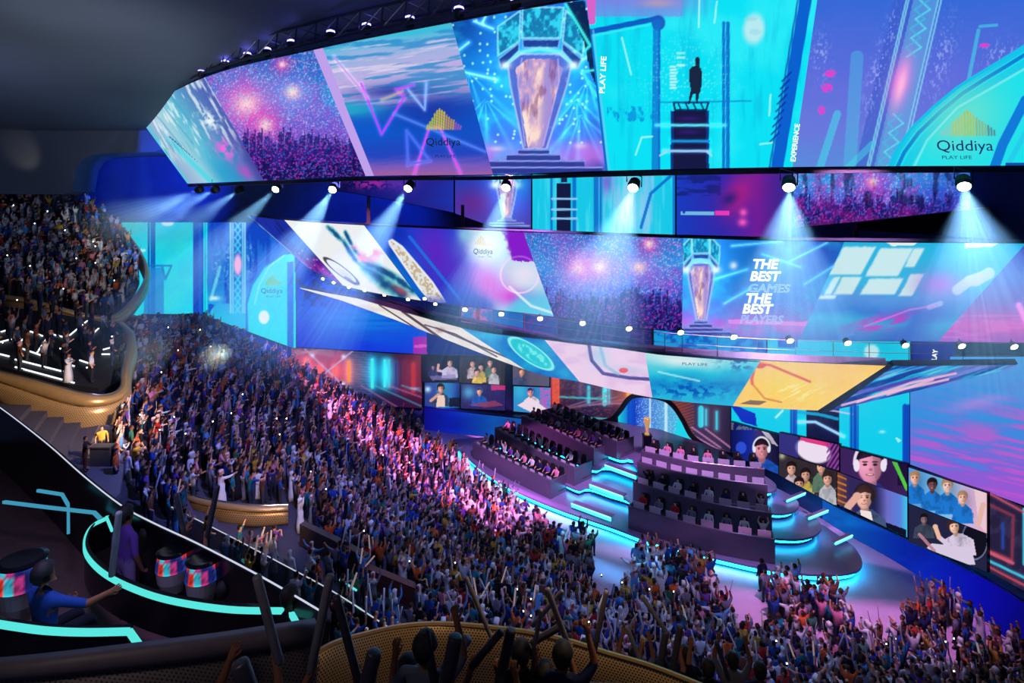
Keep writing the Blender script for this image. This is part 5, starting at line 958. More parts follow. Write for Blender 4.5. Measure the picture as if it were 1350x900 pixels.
for k, (z, front, back) in enumerate(terr):
    fr = catmull([G(x, y, z) for x, y in front], 4); bk = [G(x, y, z) for x, y in back]; poly_ = fr+bk
    word = ['lowest', 'second', 'third', 'top'][k]
    root = empty('stage_terrace', fr[len(fr)//2]); root['kind'] = 'structure'
    cen = sum(poly_, Vector())/len(poly_)
    def inset(L, d):
        out = []
        for i, p in enumerate(L):
            t = L[min(i+1, len(L)-1)]-L[max(i-1, 0)]; nn = Vector((-t.y, t.x, 0)).normalized(); out.append(p+nn*d)   # left of travel = towards the stage
        return out
    MB().prism(poly_, z-.14, z).build('deck', STG, root)
    ins = inset(fr, .35); MB().strip([v-Vector((0, 0, .6)) for v in ins], [v-Vector((0, 0, .14)) for v in ins], Vector((.0, .1, 0))).build('riser', RIS, root)
    e1 = inset(fr, .28)
    lo = .34 if k == 0 else .26
    vis = e1 if k in (0,) else e1
    MB().strip([v-Vector((0, 0, .14+lo)) for v in vis], [v-Vector((0, 0, .16)) for v in vis], Vector((.0, .04, 0))).build('edge_light', CYAN, root)
# glowing stair treads
def tread(x0, y0, x1, y1, z, lab, dpt=.55, hh=.22):
    a, b = G(x0, y0, z), G(x1, y1, z); d = (b-a).normalized(); nn = Vector((-d.y, d.x, 0)); r = empty('stage_step', (a+b)/2); tag(r, lab, 'step', 'lit steps on the stage')
    MB().strip([a, b], [a+nn*dpt, b+nn*dpt], Vector((0, 0, hh*.25))).build('tread', STG, r)
    MB().strip([a+Vector((0, 0, -hh)), b+Vector((0, 0, -hh))], [a, b], nn*.1).build('light_front', CYS, r)
    MB().tube([a+Vector((0, 0, .03)), b+Vector((0, 0, .03))], .05, 6).build('nosing', emis('pale_cyan_nosing', hexl(150, 235, 245), 1.4), r)
for q in (((753, 664), (805, 683), 1.0, 'cyan lit step in the centre aisle, nearest the pit'), ((777, 639), (821, 655), 1.6, 'cyan lit step in the centre aisle, the middle one'), ((797, 613), (838, 628), 2.15, 'cyan lit step in the centre aisle, nearest the portal'),
          ((1102, 716), (1124, 706), 1.0, 'short cyan lit step at the right stage side, lowest', .3, .12), ((1067, 683), (1092, 673), 1.45, 'short cyan lit step at the right stage side, middle', .3, .12), ((1038, 660), (1062, 650), 2.0, 'short cyan lit step at the right stage side, topmost', .3, .12)):
    tread(*q[0], *q[1], *q[2:])
# portal: wave-shaped dark arch in the wall with a bright cyan room behind
def wv(x, y, off=.9): return P(x, y, wallY(x)-off)
arch = [(790, 556), (806, 552), (817, 541), (828, 526), (838, 521), (855, 521), (876, 526), (889, 536), (901, 554), (912, 574), (930, 588), (950, 597), (968, 601)]
pr = empty('stage_portal', wv(865, 560)); tag(pr, 'dark wave-framed stage portal opening onto bright cyan light', 'portal')
ac = catmull([wv(x, y) for x, y in arch], 5); MB().tube(ac, .24, 8).build('frame', BLACK, pr)
SCR['portal'] = Screen('led_screen', 'cyan light wall inside the wave-framed portal', [P(815, 556, wallY(815)-.55), P(865, 566, wallY(865)-.55), P(918, 581, wallY(918)-.55)], [P(815, 520, wallY(815)-.55), P(865, 520, wallY(865)-.55), P(918, 530, wallY(918)-.55)], pic_portal, depth=.12, res=.8)
# trophy on a pedestal in front of the portal
c = G(853, 592, 2.4); r = empty('pedestal', c); tag(r, 'slim dark pedestal on the stage in front of the portal', 'pedestal')
MB().box(c+Vector((0, 0, .55)), (.62, .62, 1.1)).build('column', mat('pedestal_violet', (.10, .05, .12), .4, .2, noise=.2), r); MB().box(c+Vector((0, 0, 1.13)), (.7, .7, .06)).build('cap', GREYM, r)
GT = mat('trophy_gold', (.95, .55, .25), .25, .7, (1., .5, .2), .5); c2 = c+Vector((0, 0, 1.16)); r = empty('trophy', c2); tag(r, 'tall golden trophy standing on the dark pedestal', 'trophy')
MB().lathe([(.2, 0), (.2, .08), (.1, .12)], c2, 10).build('foot', GT, r); MB().lathe([(.09, .12), (.13, .5), (.24, .95), (.26, 1.25), (.2, 1.3), (.05, 1.28)], c2, 12).build('cup', GT, r)

# ------------------------------------------------------------------ gaming desks
DESK = mat('mauve_grey_desk_panel', (.12, .09, .15), .42, .2, noise=.15, scale=2)
DTOP = mat('desk_top_dark', (.03, .028, .04), .35, .1)
TRIM = mat('desk_edge_trim', (.16, .12, .18), .3, .4)
MONB = mat('pale_monitor_back', (.62, .50, .66), .4, .1); KEY = mat('keyboard_black', (.01, .01, .014), .5)
rows = []   # (label, floor z, front polyline top px, panel height, seats, x-range)
ORD = ['first', 'second', 'third', 'fourth', 'fifth', 'sixth', 'seventh', 'eighth', 'ninth', 'tenth', 'eleventh', 'twelfth']
DESKS = [('right block, front row', .6, [(829, 668), (890, 686), (960, 702), (1022, 712)], 8, 'R'), ('right block, second row', 1.2, [(835, 636), (900, 655), (960, 668), (1018, 677)], 8, 'R'),
         ('right block, third row', 1.8, [(841, 609), (900, 624), (960, 634), (1012, 640)], 8, 'R'), ('right block, back row', 2.4, [(846, 595), (900, 607), (955, 614), (1008, 619)], 8, 'R'),
         ('left block, front row', .6, [(623, 583), (657, 602), (692, 619), (726, 634)], 11, 'L'), ('left block, second row', 1.2, [(652, 564), (688, 584), (723, 602), (757, 617)], 11, 'L'),
         ('left block, third row', 1.8, [(687, 548), (720, 563), (752, 578), (783, 592)], 11, 'L'), ('left block, back row', 2.4, [(714, 541), (748, 556), (781, 570), (813, 583)], 10, 'L')]
SEATS = []
for lab, z, ln, ns, side in DESKS:
    ph = 1.42 if side == 'R' else 1.3
    top = catmull([G(x, y, z+ph) for x, y in ln], 4); bot = [Vector((v.x, v.y, z)) for v in top]
    def nrm(i, L=top):
        t = L[min(i+1, len(L)-1)]-L[max(i-1, 0)]; return Vector((-t.y, t.x, 0)).normalized()
    N_ = [nrm(i) for i in range(len(top))]
    r = empty('gaming_desk', bot[len(bot)//2]); tag(r, 'long curved gaming desk with tall mauve front, %s' % lab, 'desk', 'curved gaming desks on the stage')
    MB().strip(bot, top, [n_*.1 for n_ in N_]).build('front_panel', DESK, r)
    MB().tube([v+n_*.05+Vector((0, 0, .03)) for v, n_ in zip(top, N_)], .045, 5).build('edge_trim', TRIM, r)
    dep = 2.0 if side == 'L' else 1.0; fz = z+ph-.20; tops = [Vector((v.x, v.y, fz)) for v in top]
    MB().strip([v+n_*.12 for v, n_ in zip(tops, N_)], [v+n_*.85 for v, n_ in zip(tops, N_)], Vector((0, 0, -.05))).build('table_top', DTOP, r)
    for i in (0, -1):
        nn = N_[i]; a = bot[i]+nn*.1; b = bot[i]+nn*dep; tt = Vector((-nn.y, nn.x, 0))*.08
        MB().strip([a, b], [a+Vector((0, 0, ph)), b+Vector((0, 0, ph*.97))], tt).build('end_panel', DESK, r)
    # raised floor the players sit on
    MB().strip([Vector((v.x, v.y, fz-.80))+n_*.86 for v, n_ in zip(top, N_)], [Vector((v.x, v.y, fz-.80))+n_*dep for v, n_ in zip(top, N_)], Vector((0, 0, -.08))).build('footboard', DTOP, r)
    # cumulative length for seat positions
    d = [0.]
    for a, b in zip(top[:-1], top[1:]): d.append(d[-1]+(b-a).length)
    for k in range(ns):
        t = d[-1]*(k+.5)/ns; i = int(np.searchsorted(d, t)-1); i = max(0, min(i, len(top)-2)); f = (t-d[i])/(d[i+1]-d[i]); p = tops[i].lerp(tops[i+1], f); nn = N_[i].lerp(N_[i+1], f).normalized()
        SEATS.append((lab, side, k, ns, p, nn, fz))
def seat_name(k, ns, lab): return '%s, %s seat from left' % (lab, ORD[k])
proto = None
def make_monitor():
    r = empty('gaming_monitor', (0, 0, 0)); MB().box((0, 0, .30), (.74, .035, .44)).build('screen_back', MONB, r); MB().lathe([(.03, .02), (.03, .2)], (0, .03, 0), 8).box((0, .03, .01), (.26, .18, .02)).build('stand', BLACK, r); return r
def make_keyboard():
    r = empty('keyboard', (0, 0, 0)); MB().box((0, 0, .012), (.42, .14, .024)).build('key_tray', KEY, r); MB().box((0, .0, .03), (.38, .11, .014)).build('keys', emis('key_glow', hexl(160, 190, 255), .25, False), r); return r
def make_chair():
    r = empty('gaming_chair', (0, 0, 0))
    MB().box((0, 0, .44), (.5, .5, .1)).build('seat', BLACK, r)
    bk = MB(); pr_ = [(-.17, 0), (-.24, .12), (-.27, .35), (-.25, .6), (-.17, .82), (.17, .82), (.25, .6), (.27, .35), (.24, .12), (.17, 0)]; n = len(pr_)
    vs = [(x, .23+.12*z, .5+z) for x, z in pr_]+[(x, .34+.12*z, .5+z) for x, z in pr_]; bk.add(vs, [tuple(range(n)), tuple(range(n, 2*n))[::-1]]+[(i, n+i, n+(i+1) % n, (i+1) % n) for i in range(n)]); bk.build('backrest', BLACK, r)
    MB().lathe([(.04, .06), (.04, .4)], (0, 0, 0), 8).box((0, 0, .05), (.56, .08, .05)).box((0, 0, .05), (.08, .56, .05)).build('base', GREYM, r)
    return r
def place(proto, used, loc, rz):
    if not used: o = proto; proto.location = loc; proto.rotation_euler = (0, 0, rz); return o
    o = proto.copy(); COL.objects.link(o); o.location = loc; o.rotation_euler = (0, 0, rz)
    for ch in proto.children:
        c_ = ch.copy(); COL.objects.link(c_); c_.parent = o
        for g in ch.children:
            g_ = g.copy(); COL.objects.link(g_); g_.parent = c_
    return o
mp_, kp_, cp_ = make_monitor(), make_keyboard(), make_chair(); um = uk = uc = False
for lab, side, k, ns, p, nn, fz in SEATS:
    rz = math.atan2(nn.y, nn.x)-math.pi/2
    where = seat_name(k, ns, lab)
    if side == 'R':
        o = place(mp_, um, p+nn*.34, rz); um = True; tag(o, 'pale backed monitor, %s' % where, 'monitor', 'monitors on the gaming desks')
    elif k % 1 == 0:
        o = place(mp_, um, p+nn*.30, rz); um = True; o.scale = (.62, .62, .55); tag(o, 'small pale monitor, %s' % where, 'monitor', 'monitors on the gaming desks')
    o = place(cp_, uc, Vector((p.x, p.y, fz-.76))+nn*1.30, rz); uc = True; tag(o, 'black gaming chair, %s' % where, 'chair', 'gaming chairs behind the desks')
for ch in list(kp_.children): bpy.data.objects.remove(ch)
bpy.data.objects.remove(kp_)
# ------------------------------------------------------------------ people: one skinned body per pose, dyed by region
SKEL = {'pel': ((0, 0, .97), (.17, .12)), 'spi': ((0, .005, 1.15), (.145, .105)), 'che': ((0, .0, 1.34), (.185, .12)), 'nec': ((0, .0, 1.48), (.058, .06)), 'chi': ((0, .02, 1.56), (.068, .08)), 'fac': ((0, .012, 1.66), (.085, .105)), 'top': ((0, .0, 1.75), (.06, .07))}
def skin_person(pose, robe=False, sub=1, fingers=False, seated=False, cap=None, hair=None, scarf=False, bare=False):
    """pose = (left elbow, left hand, right elbow, right hand) in body space: x right, y forward, z up; returns verts, faces, region per vertex"""
    V, R, E, Z = [], [], [], []
    def add(p, r, zone, parent=None):
        V.append(p); R.append(r if isinstance(r, tuple) else (r, r)); Z.append(zone)
        if parent is not None: E.append((parent, len(V)-1))
        return len(V)-1
    S = SKEL; i0 = add(*S['pel'], 'low' if not robe else 'top'); i1 = add(*S['spi'], 'top', i0); i2 = add(*S['che'], 'top', i1); n = add(*S['nec'], 'skin', i2); c = add(*S['chi'], 'skin', n); f = add(*S['fac'], 'face', c); t = add(*S['top'], 'hair', f)
    for sx, el, ha in ((-1, pose[0], pose[1]), (1, pose[2], pose[3])):
        s = add((sx*.20, 0, 1.41), .068, 'top', i2); e = add(el, .048, 'top' if not bare else 'skin', s); d = Vector(ha)-Vector(el); w = add(tuple(Vector(el)+d*.80), .03, 'skin' if not robe else 'top', e)
        if not fingers: h = add(tuple(Vector(el)+d*.95), .042, 'skin', w); add(tuple(Vector(el)+d*1.08), .022, 'skin', h)
        else:
            dn = d.normalized(); sd = dn.cross(Vector((0, 1, 0))).normalized() if abs(dn.y) < .9 else Vector((1, 0, 0)); fw = sd.cross(dn)
            L = d.length; pm = add(tuple(Vector(el)+dn*(L*.80+.06)), (.036, .028), 'skin', w)
            for q in range(4):                                  # four fingers closing forward round what is held
                b = Vector(el)+dn*(L*.80+.10)+sd*(-.028+.019*q); k1 = add(tuple(b), .0095, 'skin', pm); ln = (.028, .033, .031, .024)[q]
                k2 = add(tuple(b+dn*ln*.8+fw*ln*.7), .0085, 'skin', k1); k3 = add(tuple(b+dn*ln*.7+fw*ln*1.6), .008, 'skin', k2); add(tuple(b+dn*ln*.1+fw*ln*1.8), .0072, 'skin', k3)
            b = Vector(el)+dn*(L*.80+.045)-sd*.036; k1 = add(tuple(b), .011, 'skin', pm); k2 = add(tuple(b-sd*.016+dn*.025+fw*.02), .0095, 'skin', k1); add(tuple(b-sd*.004+dn*.035+fw*.045), .008, 'skin', k2)
    if seated:
        for sx in (-1, 1):
            h = add((sx*.10, .05, .93), .09, 'low', i0); k = add((sx*.12, .44, .93), .068, 'low', h); a = add((sx*.12, .46, .53), .045, 'low', k); add((sx*.12, .60, .47), .038, 'shoe', a)
    elif robe:
        h = add((0, 0, .66), (.20, .15), 'top', i0); k = add((0, 0, .35), (.215, .17), 'top', h); add((0, 0, .07), (.235, .19), 'top', k)
    else:
        for sx in (-1, 1):
            h = add((sx*.095, 0, .86), .09, 'low', i0); k = add((sx*.10, .02, .49), .062, 'low', h); a = add((sx*.11, -.01, .10), .042, 'low', k); add((sx*.12, .13, .04), .038, 'shoe', a)
    if scarf: pass
    me = bpy.data.meshes.new('p'); me.from_pydata(V, E, []); o = bpy.data.objects.new('p', me); COL.objects.link(o)
    md = o.modifiers.new('s', 'SKIN'); md.use_smooth_shade = True; md.branch_smoothing = .2
    sv = me.skin_vertices[0].data
    for k, r in enumerate(R): sv[k].radius = r; sv[k].use_root = (k == 0)
    if sub: m2 = o.modifiers.new('u', 'SUBSURF'); m2.levels = sub; m2.render_levels = sub
    dg = bpy.context.evaluated_depsgraph_get(); ev = bpy.data.meshes.new_from_object(o.evaluated_get(dg))
    vv = np.array([v.co[:] for v in ev.vertices]); ff = [tuple(p.vertices) for p in ev.polygons]
    bpy.data.objects.remove(o)
    # region of each surface vertex = the nearest bone
    best = np.full(len(vv), 1e9); zi = np.zeros(len(vv), int); names = ['top', 'low', 'skin', 'hair', 'shoe', 'face', 'scarf']
    for a, b in E:
        A_, B_ = np.array(V[a]), np.array(V[b]); d = B_-A_; tt = np.clip(((vv-A_) @ d)/(d @ d), 0, 1); q = A_+tt[:, None]*d; rr = (np.array([max(R[a])])*(1-tt)+np.array([max(R[b])])*tt)
        dist = np.linalg.norm(vv-q, axis=1)/rr; m = dist < best; best[m] = dist[m]; zn = Z[b]
        zi[m] = np.where(tt[m] > .35, names.index(zn), names.index(Z[a]) if Z[a] not in ('top',) or zn in ('top',) else names.index(zn))
    x, y, z = vv.T; tor = (np.abs(x) < .165) & (z < 1.44) & (z > 1.02) & (y < .135) & (y > -.2) & (zi == names.index('skin')); zi[tor] = names.index('top')
    headz = (z > 1.52) & (np.abs(x) < .14) & (np.abs(y) < .16)
    hd = headz & (zi != names.index('skin')) | (headz & (z > 1.56))
    zi[hd] = names.index('face'); zi[hd & ((z > 1.69) | ((y < .02) & (z > 1.58)))] = names.index('hair')
    if scarf:                                              # a cloth draped over head and shoulders
        m = headz & ~((y > .055) & (z > 1.56) & (z < 1.70)); zi[m] = names.index('scarf')
        c0 = np.array([0, 0, 1.60]); vv[m] = c0+(vv[m]-c0)*np.array([1.32, 1.25, 1.08])
        m = (z > 1.36) & (z <= 1.53) & (np.abs(x) < .2); zi[m] = names.index('scarf'); vv[m] = vv[m]*np.array([1.08, 1.25, 1.0])
    return vv, ff, zi
NAMES = ['top', 'low', 'skin', 'hair', 'shoe', 'face', 'scarf']
POSES = {   # (label fragment, pose, stick hand 0 none / 1 left / 2 right / 3 both)
 'cheer': ('both arms up', ((-.30, .05, 1.62), (-.22, .12, 1.92), (.30, .05, 1.62), (.22, .12, 1.92))),
 'sticks': ('two sticks up', ((-.34, .08, 1.56), (-.30, .16, 1.84), (.34, .08, 1.56), (.28, .16, 1.86))),
 'right': ('right arm up', ((-.25, .06, 1.14), (-.18, .24, 1.02), (.30, .06, 1.62), (.26, .14, 1.92))),
 'left': ('left arm up', ((-.30, .06, 1.62), (-.26, .14, 1.92), (.25, .06, 1.14), (.18, .24, 1.02))),
 'clap': ('clapping', ((-.28, .14, 1.20), (-.03, .36, 1.34), (.28, .14, 1.20), (.03, .36, 1.34))),
 'rest': ('arms down', ((-.27, -.02, 1.14), (-.27, .08, .88), (.27, -.02, 1.14), (.27, .08, .88))),
 'wide': ('arms wide', ((-.46, .04, 1.46), (-.68, .10, 1.60), (.46, .04, 1.46), (.68, .10, 1.60))),
 'high': ('', ((-.30, .08, 1.60), (-.20, .14, 1.90), (.30, .08, 1.60), (.20, .14, 1.90))),
 'up': ('', ((-.32, .02, 1.20), (-.30, .06, 1.56), (.32, .10, 1.55), (.22, .16, 1.86))),
 'reach': ('', ((-.25, .10, 1.16), (-.16, .34, 1.12), (.42, .22, 1.30), (.66, .36, 1.44))),
 'type': ('typing', ((-.27, .16, 1.16), (-.14, .44, 1.14), (.27, .16, 1.16), (.14, .44, 1.14))),
 'point': ('pointing', ((-.25, .04, 1.14), (-.2, .22, 1.0), (.27, .28, 1.42), (.22, .56, 1.48))),
}
TPL = {}
def template(pose, robe=False, sub=0, scarf=False, seated=False, fingers=False, bare=False):
    k = (pose, robe, sub, scarf, seated, fingers, bare)
    if k not in TPL: TPL[k] = skin_person(POSES[pose][1], robe, sub, fingers, seated, scarf=scarf, bare=bare)
    return TPL[k]
PEOPLE = vcol_mat('cloth_and_skin', .85)
CLOTH = {'blue': (30, 70, 150), 'navy': (20, 28, 70), 'teal': (22, 110, 130), 'white': (205, 205, 215), 'grey': (110, 112, 130), 'black': (16, 16, 24), 'red': (170, 36, 40), 'orange': (215, 95, 40), 'yellow': (205, 160, 60), 'purple': (95, 60, 150), 'brown': (110, 66, 50), 'pink': (215, 130, 160), 'green': (50, 100, 80), 'sky blue': (90, 150, 210)}
CNAMES = list(CLOTH); CP = np.array([.15, .11, .09, .13, .12, .08, .05, .05, .04, .05, .05, .04, .02, .02]); CP = CP/CP.sum()
SKINS = [(205, 150, 120), (180, 120, 92), (150, 98, 72), (225, 172, 145), (120, 78, 60)]
HAIRS = [(20, 14, 14), (38, 24, 18), (14, 12, 16), (66, 42, 26)]
def dye(zi, top, low, skin, hair, shoe=(30, 30, 36), scarf=(200, 60, 60), vv=None):
    pal = s2l(np.array([top, low, skin, hair, shoe, skin, scarf], float)/255.); c = pal[zi]
    if vv is not None:                                      # woven check on the headscarf
        m = (zi == 6) & (((np.floor(vv[:, 0]*40)+np.floor(vv[:, 2]*40)) % 2) > 0); c[m] = s2l(np.array([225, 215, 215])/255.)
    return c.astype(np.float32)
def mesh_from(name, V, F_, C):
    me = bpy.data.meshes.new(name); me.from_pydata(V.tolist() if hasattr(V, 'tolist') else V, [], F_); at = me.color_attributes.new('dye', 'FLOAT_COLOR', 'POINT')
    at.data.foreach_set('color', np.concatenate([C, np.ones((len(C), 1), np.float32)], 1).ravel()); me.polygons.foreach_set('use_smooth', [True]*len(me.polygons)); me.update(); me.materials.append(PEOPLE); return me
USED = {}
class Rand: pass

def pick_look(rs, robe_p=.22):
    L = {}; L['robe'] = rs.random() < robe_p; L['top'] = CNAMES[rs.choice(len(CNAMES), p=CP)] if not L['robe'] else ['white', 'white', 'grey', 'black', 'sky blue'][rs.integers(5)]
    L['low'] = [(24, 26, 40), (40, 46, 70), (60, 60, 66), (30, 40, 80)][rs.integers(4)]; L['skin'] = SKINS[rs.integers(5)]; L['hair'] = HAIRS[rs.integers(4)]
    L['scarf'] = L['robe'] and rs.random() < .7; L['scarfc'] = ('red checked', (190, 60, 60)) if rs.random() < .55 else ('white', (225, 222, 225))
    return L
def look_words(L):
    if L['robe']: return '%s robe%s' % (L['top'], ', %s headscarf' % L['scarfc'][0] if L['scarf'] else '')
    return '%s top' % L['top']
STICKM = mat('white_clapping_stick', (.55, .55, .62), .5, 0, noise=.2); STICKG = emis('lit_clapping_stick', hexl(235, 205, 215), .3, False)
PHONE = emis('phone_torch', (.85, .9, 1.0), 14.)

# the stands: a bowl rising away from the stage
BC = (22.0, 58.0); R0 = 31.0; SL_ = .41; ZMAX = 9.6
def bowl_z(x, y):
    r = np.hypot(np.asarray(x, float)-BC[0], np.asarray(y, float)-BC[1]); return np.clip((r-R0)*SL_, 0, ZMAX)
def step_z(x, y):
    r = np.hypot(np.asarray(x, float)-BC[0], np.asarray(y, float)-BC[1]); return np.clip(np.floor((r-R0)/.85+1)*.85*SL_, 0, ZMAX)
STD = mat('dark_stand_concrete', (.05, .045, .07), .8, noise=.3)
vs = []; fs = []; th = np.radians(np.linspace(150, 285, 120)); rr = []
k = 0
prof = []
for q in range(29):
    r = R0+.85*q; z0 = .85*SL_*q; z1 = .85*SL_*(q+1); prof += [(r, z0), (r, z1)]
prof += [(R0+.85*29, .85*SL_*29), (R0+.85*29+3.2, .85*SL_*29)]
for r, z in prof:
    for t in th: vs.append((BC[0]+r*math.cos(t), BC[1]+r*math.sin(t), z))
n = len(th)
for i in range(len(prof)-1):
    for j in range(n-1):
        q = [i*n+j, i*n+j+1, (i+1)*n+j+1, (i+1)*n+j]; ctr = np.mean([vs[a] for a in q], axis=0)
        if ctr[1] > 61.3 or ctr[1] < 8 or (ctr[1] < 22 and abs(ctr[0]) < 9 and False): continue
        fs.append(tuple(q))
st = pydata('floor_stands', vs, fs, STD); tag(st, kind='structure')
# ------------------------------------------------------------------ crowd placement
rs = np.random.default_rng(5)
CROWD_POLY = [(165, 440), (272, 434), (350, 470), (388, 490), (404, 499), (470, 540), (560, 573), (590, 592), (612, 624), (650, 657), (700, 693), (745, 718), (795, 732), (830, 742), (900, 750), (940, 756), (985, 774), (1112, 784), (1180, 790), (1240, 806), (1300, 838), (1370, 890), (1420, 1300), (480, 1300), (430, 860), (200, 705), (150, 640), (154, 500)]
GAPS = [[(788, 690), (842, 700), (838, 760), (816, 815), (790, 822), (776, 800), (786, 750)], [(932, 745), (994, 760), (1004, 800), (1030, 850), (990, 862), (944, 815)], [(1112, 750), (1200, 778), (1196, 820), (1168, 868), (1124, 850), (1106, 805)], [(545, 540), (605, 585), (590, 606), (556, 588)]]
SPARSE = [(255, 690), (392, 690), (470, 745), (560, 800), (560, 870), (420, 830), (240, 722)]
spots = []
for q in range(-9, 30):
    r = R0+.85*q+.42 if q >= 0 else R0+.72*q+.2
    if r < 24.8: continue
    n_ = int(r*math.radians(130)/.56)
    for k in range(n_):
        t = math.radians(152)+math.radians(130)*(k+.5*(q % 2))/n_+rs.normal()*.0035
        rr_ = r+rs.normal()*(.10 if q >= 0 else .16); x, y = BC[0]+rr_*math.cos(t), BC[1]+rr_*math.sin(t)
        if y < 13.5 or y > 61.0: continue
        z = float(step_z(x, y)) if q >= 0 else 0.
        if q >= 0: z = min(.85*SL_*(q+1), ZMAX+.3)
        px, py = CX+F*x/y, HZ+F*(H-z)/y
        if not (-30 < px < 1400 and py < 1010): continue
        if not inpoly([px], [py], CROWD_POLY)[0] or any(inpoly([px], [py], g)[0] for g in GAPS): continue
        if inpoly([px], [py], [(240, 668), (388, 672), (396, 738), (246, 738)])[0]: continue
        if inpoly([px], [py], SPARSE)[0] and rs.random() > .38: continue
        if rs.random() < .05: continue
        spots.append((x, y, z, px, py))
# the same bowl, seen behind the corner of the gold tiers: upper and middle tier
def tier_points(tri, n, spacing=.8):
    out = []; tries = 0
    areas = []
    for a, b, c in tri: areas.append((b-a).cross(c-a).length)
    areas = np.array(areas)/sum(areas)
    while len(out) < n and tries < n*30:
        tries += 1; a, b, c = tri[rs.choice(len(tri), p=areas)]; u, v = rs.random(2)
        if u+v > 1: u, v = 1-u, 1-v
        p = a+(b-a)*u+(c-a)*v
        if all((p-q).length > spacing for q in out[-400:]): out.append(p)
    return out
UT = [P(-20, 386, 47.5), P(30, 392, 48), P(70, 402, 48.5), P(110, 414, 49.5), P(145, 416, 51.5), P(172, 398, 54), P(184, 374, 57), P(183, 352, 59), P(166, 322, 60), P(140, 292, 60.6), P(96, 262, 61), P(60, 259, 60.5), P(-20, 259, 60)]
from mathutils.geometry import tessellate_polygon
def fan(pts): return [tuple(Vector(pts[i]) for i in t) for t in tessellate_polygon([[Vector((p.x, p.y, 0)) for p in pts]])]
UTF = fan(UT)
mb = MB()
for a, b, c in UTF: mb.add([a, b, c], [(0, 1, 2)])
o = mb.build('floor_upper_tier', STD); md = o.modifiers.new('thickness', 'SOLIDIFY'); md.thickness = .4; md.offset = -1; tag(o, kind='structure')
upper = tier_points(UTF, 560, .62)
MT = [P(-20, 478, 36.5), P(40, 492, 36.5), P(90, 506, 36.3), P(130, 511, 36.6), P(146, 500, 37.4), P(150, 478, 39), P(152, 455, 41), P(150, 440, 42.5), P(134, 424, 44), P(80, 414, 45), P(-20, 400, 46)]
MTF = fan(MT)
mb = MB()
for a, b, c in MTF: mb.add([a, b, c], [(0, 1, 2)])
o = mb.build('floor_middle_tier', BLACK); md = o.modifiers.new('thickness', 'SOLIDIFY'); md.thickness = .4; md.offset = -1; tag(o, kind='structure')
middle = tier_points(MTF, 44, .95)

def face_dir(x, y):      # everybody looks towards the stage
    return math.atan2(50-y, 10-x)-math.pi/2
people = []
for (x, y, z, px, py) in spots: people.append((Vector((x, y, z)), 'bowl'))
for p in upper: people.append((p, 'upper tier'))
for p in middle: people.append((p, 'middle tier'))
recs = []
PK = ['cheer', 'sticks', 'right', 'left', 'clap', 'rest', 'wide', 'point']; PP = np.array([.15, .07, .13, .12, .18, .22, .03, .10])
for p, zone in people:
    L = pick_look(rs, .30 if zone != 'bowl' else .17); px, py = float(CX+F*p.x/p.y), float(HZ+F*(H-p.z)/p.y)
    if zone == 'bowl' and py < 620 and rs.random() < .35: L['top'] = ['orange', 'red', 'purple', 'navy', 'blue'][rs.integers(5)] if not L['robe'] else L['top']
    pose = PK[rs.choice(8, p=PP)]
    if zone != 'bowl': pose = PK[rs.choice(8, p=[.08, .03, .1, .1, .3, .33, .0, .06])]
    if zone == 'middle tier' and py < 497: L.update(robe=False, top=['black', 'navy', 'brown', 'grey'][rs.integers(4)])
    recs.append(dict(p=p, zone=zone, L=L, pose=pose, px=px, py=py, h=float(rs.normal(1.0, .045)), rz=face_dir(p.x, p.y)+float(rs.normal()*.25), size=F*1.7/p.y))
# the largest ones in view become individuals
def inview(r): return 0 < r['px'] < 1350 and 0 < r['py']-r['size'] < 880
def covered(r):          # hidden behind the gold balconies and suites at the lower left, or by nearer spectators at the frame's foot
    return r['zone'] == 'bowl' and inpoly([r['px']], [r['py']-r['size']*.85], [(0, 560), (120, 600), (200, 690), (420, 805), (420, 850), (560, 822), (700, 832), (760, 845), (900, 905), (0, 905)])[0]
cand = sorted([r for r in recs if inview(r) and not covered(r)], key=lambda r: -(r['size']+(8 if r['zone'] == 'middle tier' else 0)))
N_IND = 258
for r in recs: r['ind'] = False
for r in cand[:N_IND]: r['ind'] = True

def body_color(L, zi, vv): 
    return dye(zi, CLOTH[L['top']], L['low'] if not L['robe'] else CLOTH[L['top']], L['skin'], L['hair'] if not (L['robe'] and L['scarf']) else L['scarfc'][1], scarf=L['scarfc'][1], vv=vv)
# everyone farther away: one crowd
VB, FB_idx, LT, CB = [], [], [], []; off = 0
extra_sticks = MB()
for r in recs:
    if r['ind']: continue
    L = r['L']; vv, ff, zi = template(r['pose'], L['robe'], 0, L['scarf']); c, s = math.cos(r['rz']), math.sin(r['rz']); h = r['h']
    w = vv*h; X = w[:, 0]*c-w[:, 1]*s+r['p'].x; Y = w[:, 0]*s+w[:, 1]*c+r['p'].y; Z = w[:, 2]+r['p'].z
    VB.append(np.stack([X, Y, Z], -1)); CB.append(body_color(L, zi, vv))
    key = (r['pose'], L['robe'], 0, L['scarf']); 
    if key not in USED: USED[key] = (np.array([i for f in ff for i in f], np.int32), np.array([len(f) for f in ff], np.int32))
    a, b = USED[key]; FB_idx.append(a+off); LT.append(b); off += len(vv)
    if r['pose'] == 'sticks' or (r['pose'] in ('cheer', 'left', 'right') and rs.random() < .08):
        for sx in ((-1, 1) if r['pose'] in ('sticks', 'cheer') else ((-1,) if r['pose'] == 'left' else (1,))):
            hp = Vector(POSES[r['pose']][1][1 if sx < 0 else 3])*h; a0 = hp+Vector((0, 0, -.08)); a1 = hp+Vector((sx*rs.normal()*.12, .08, .52))
            q = [Vector((v.x*c-v.y*s, v.x*s+v.y*c, v.z))+r['p'] for v in (a0, a1)]; extra_sticks.tube(q, .022, 4)
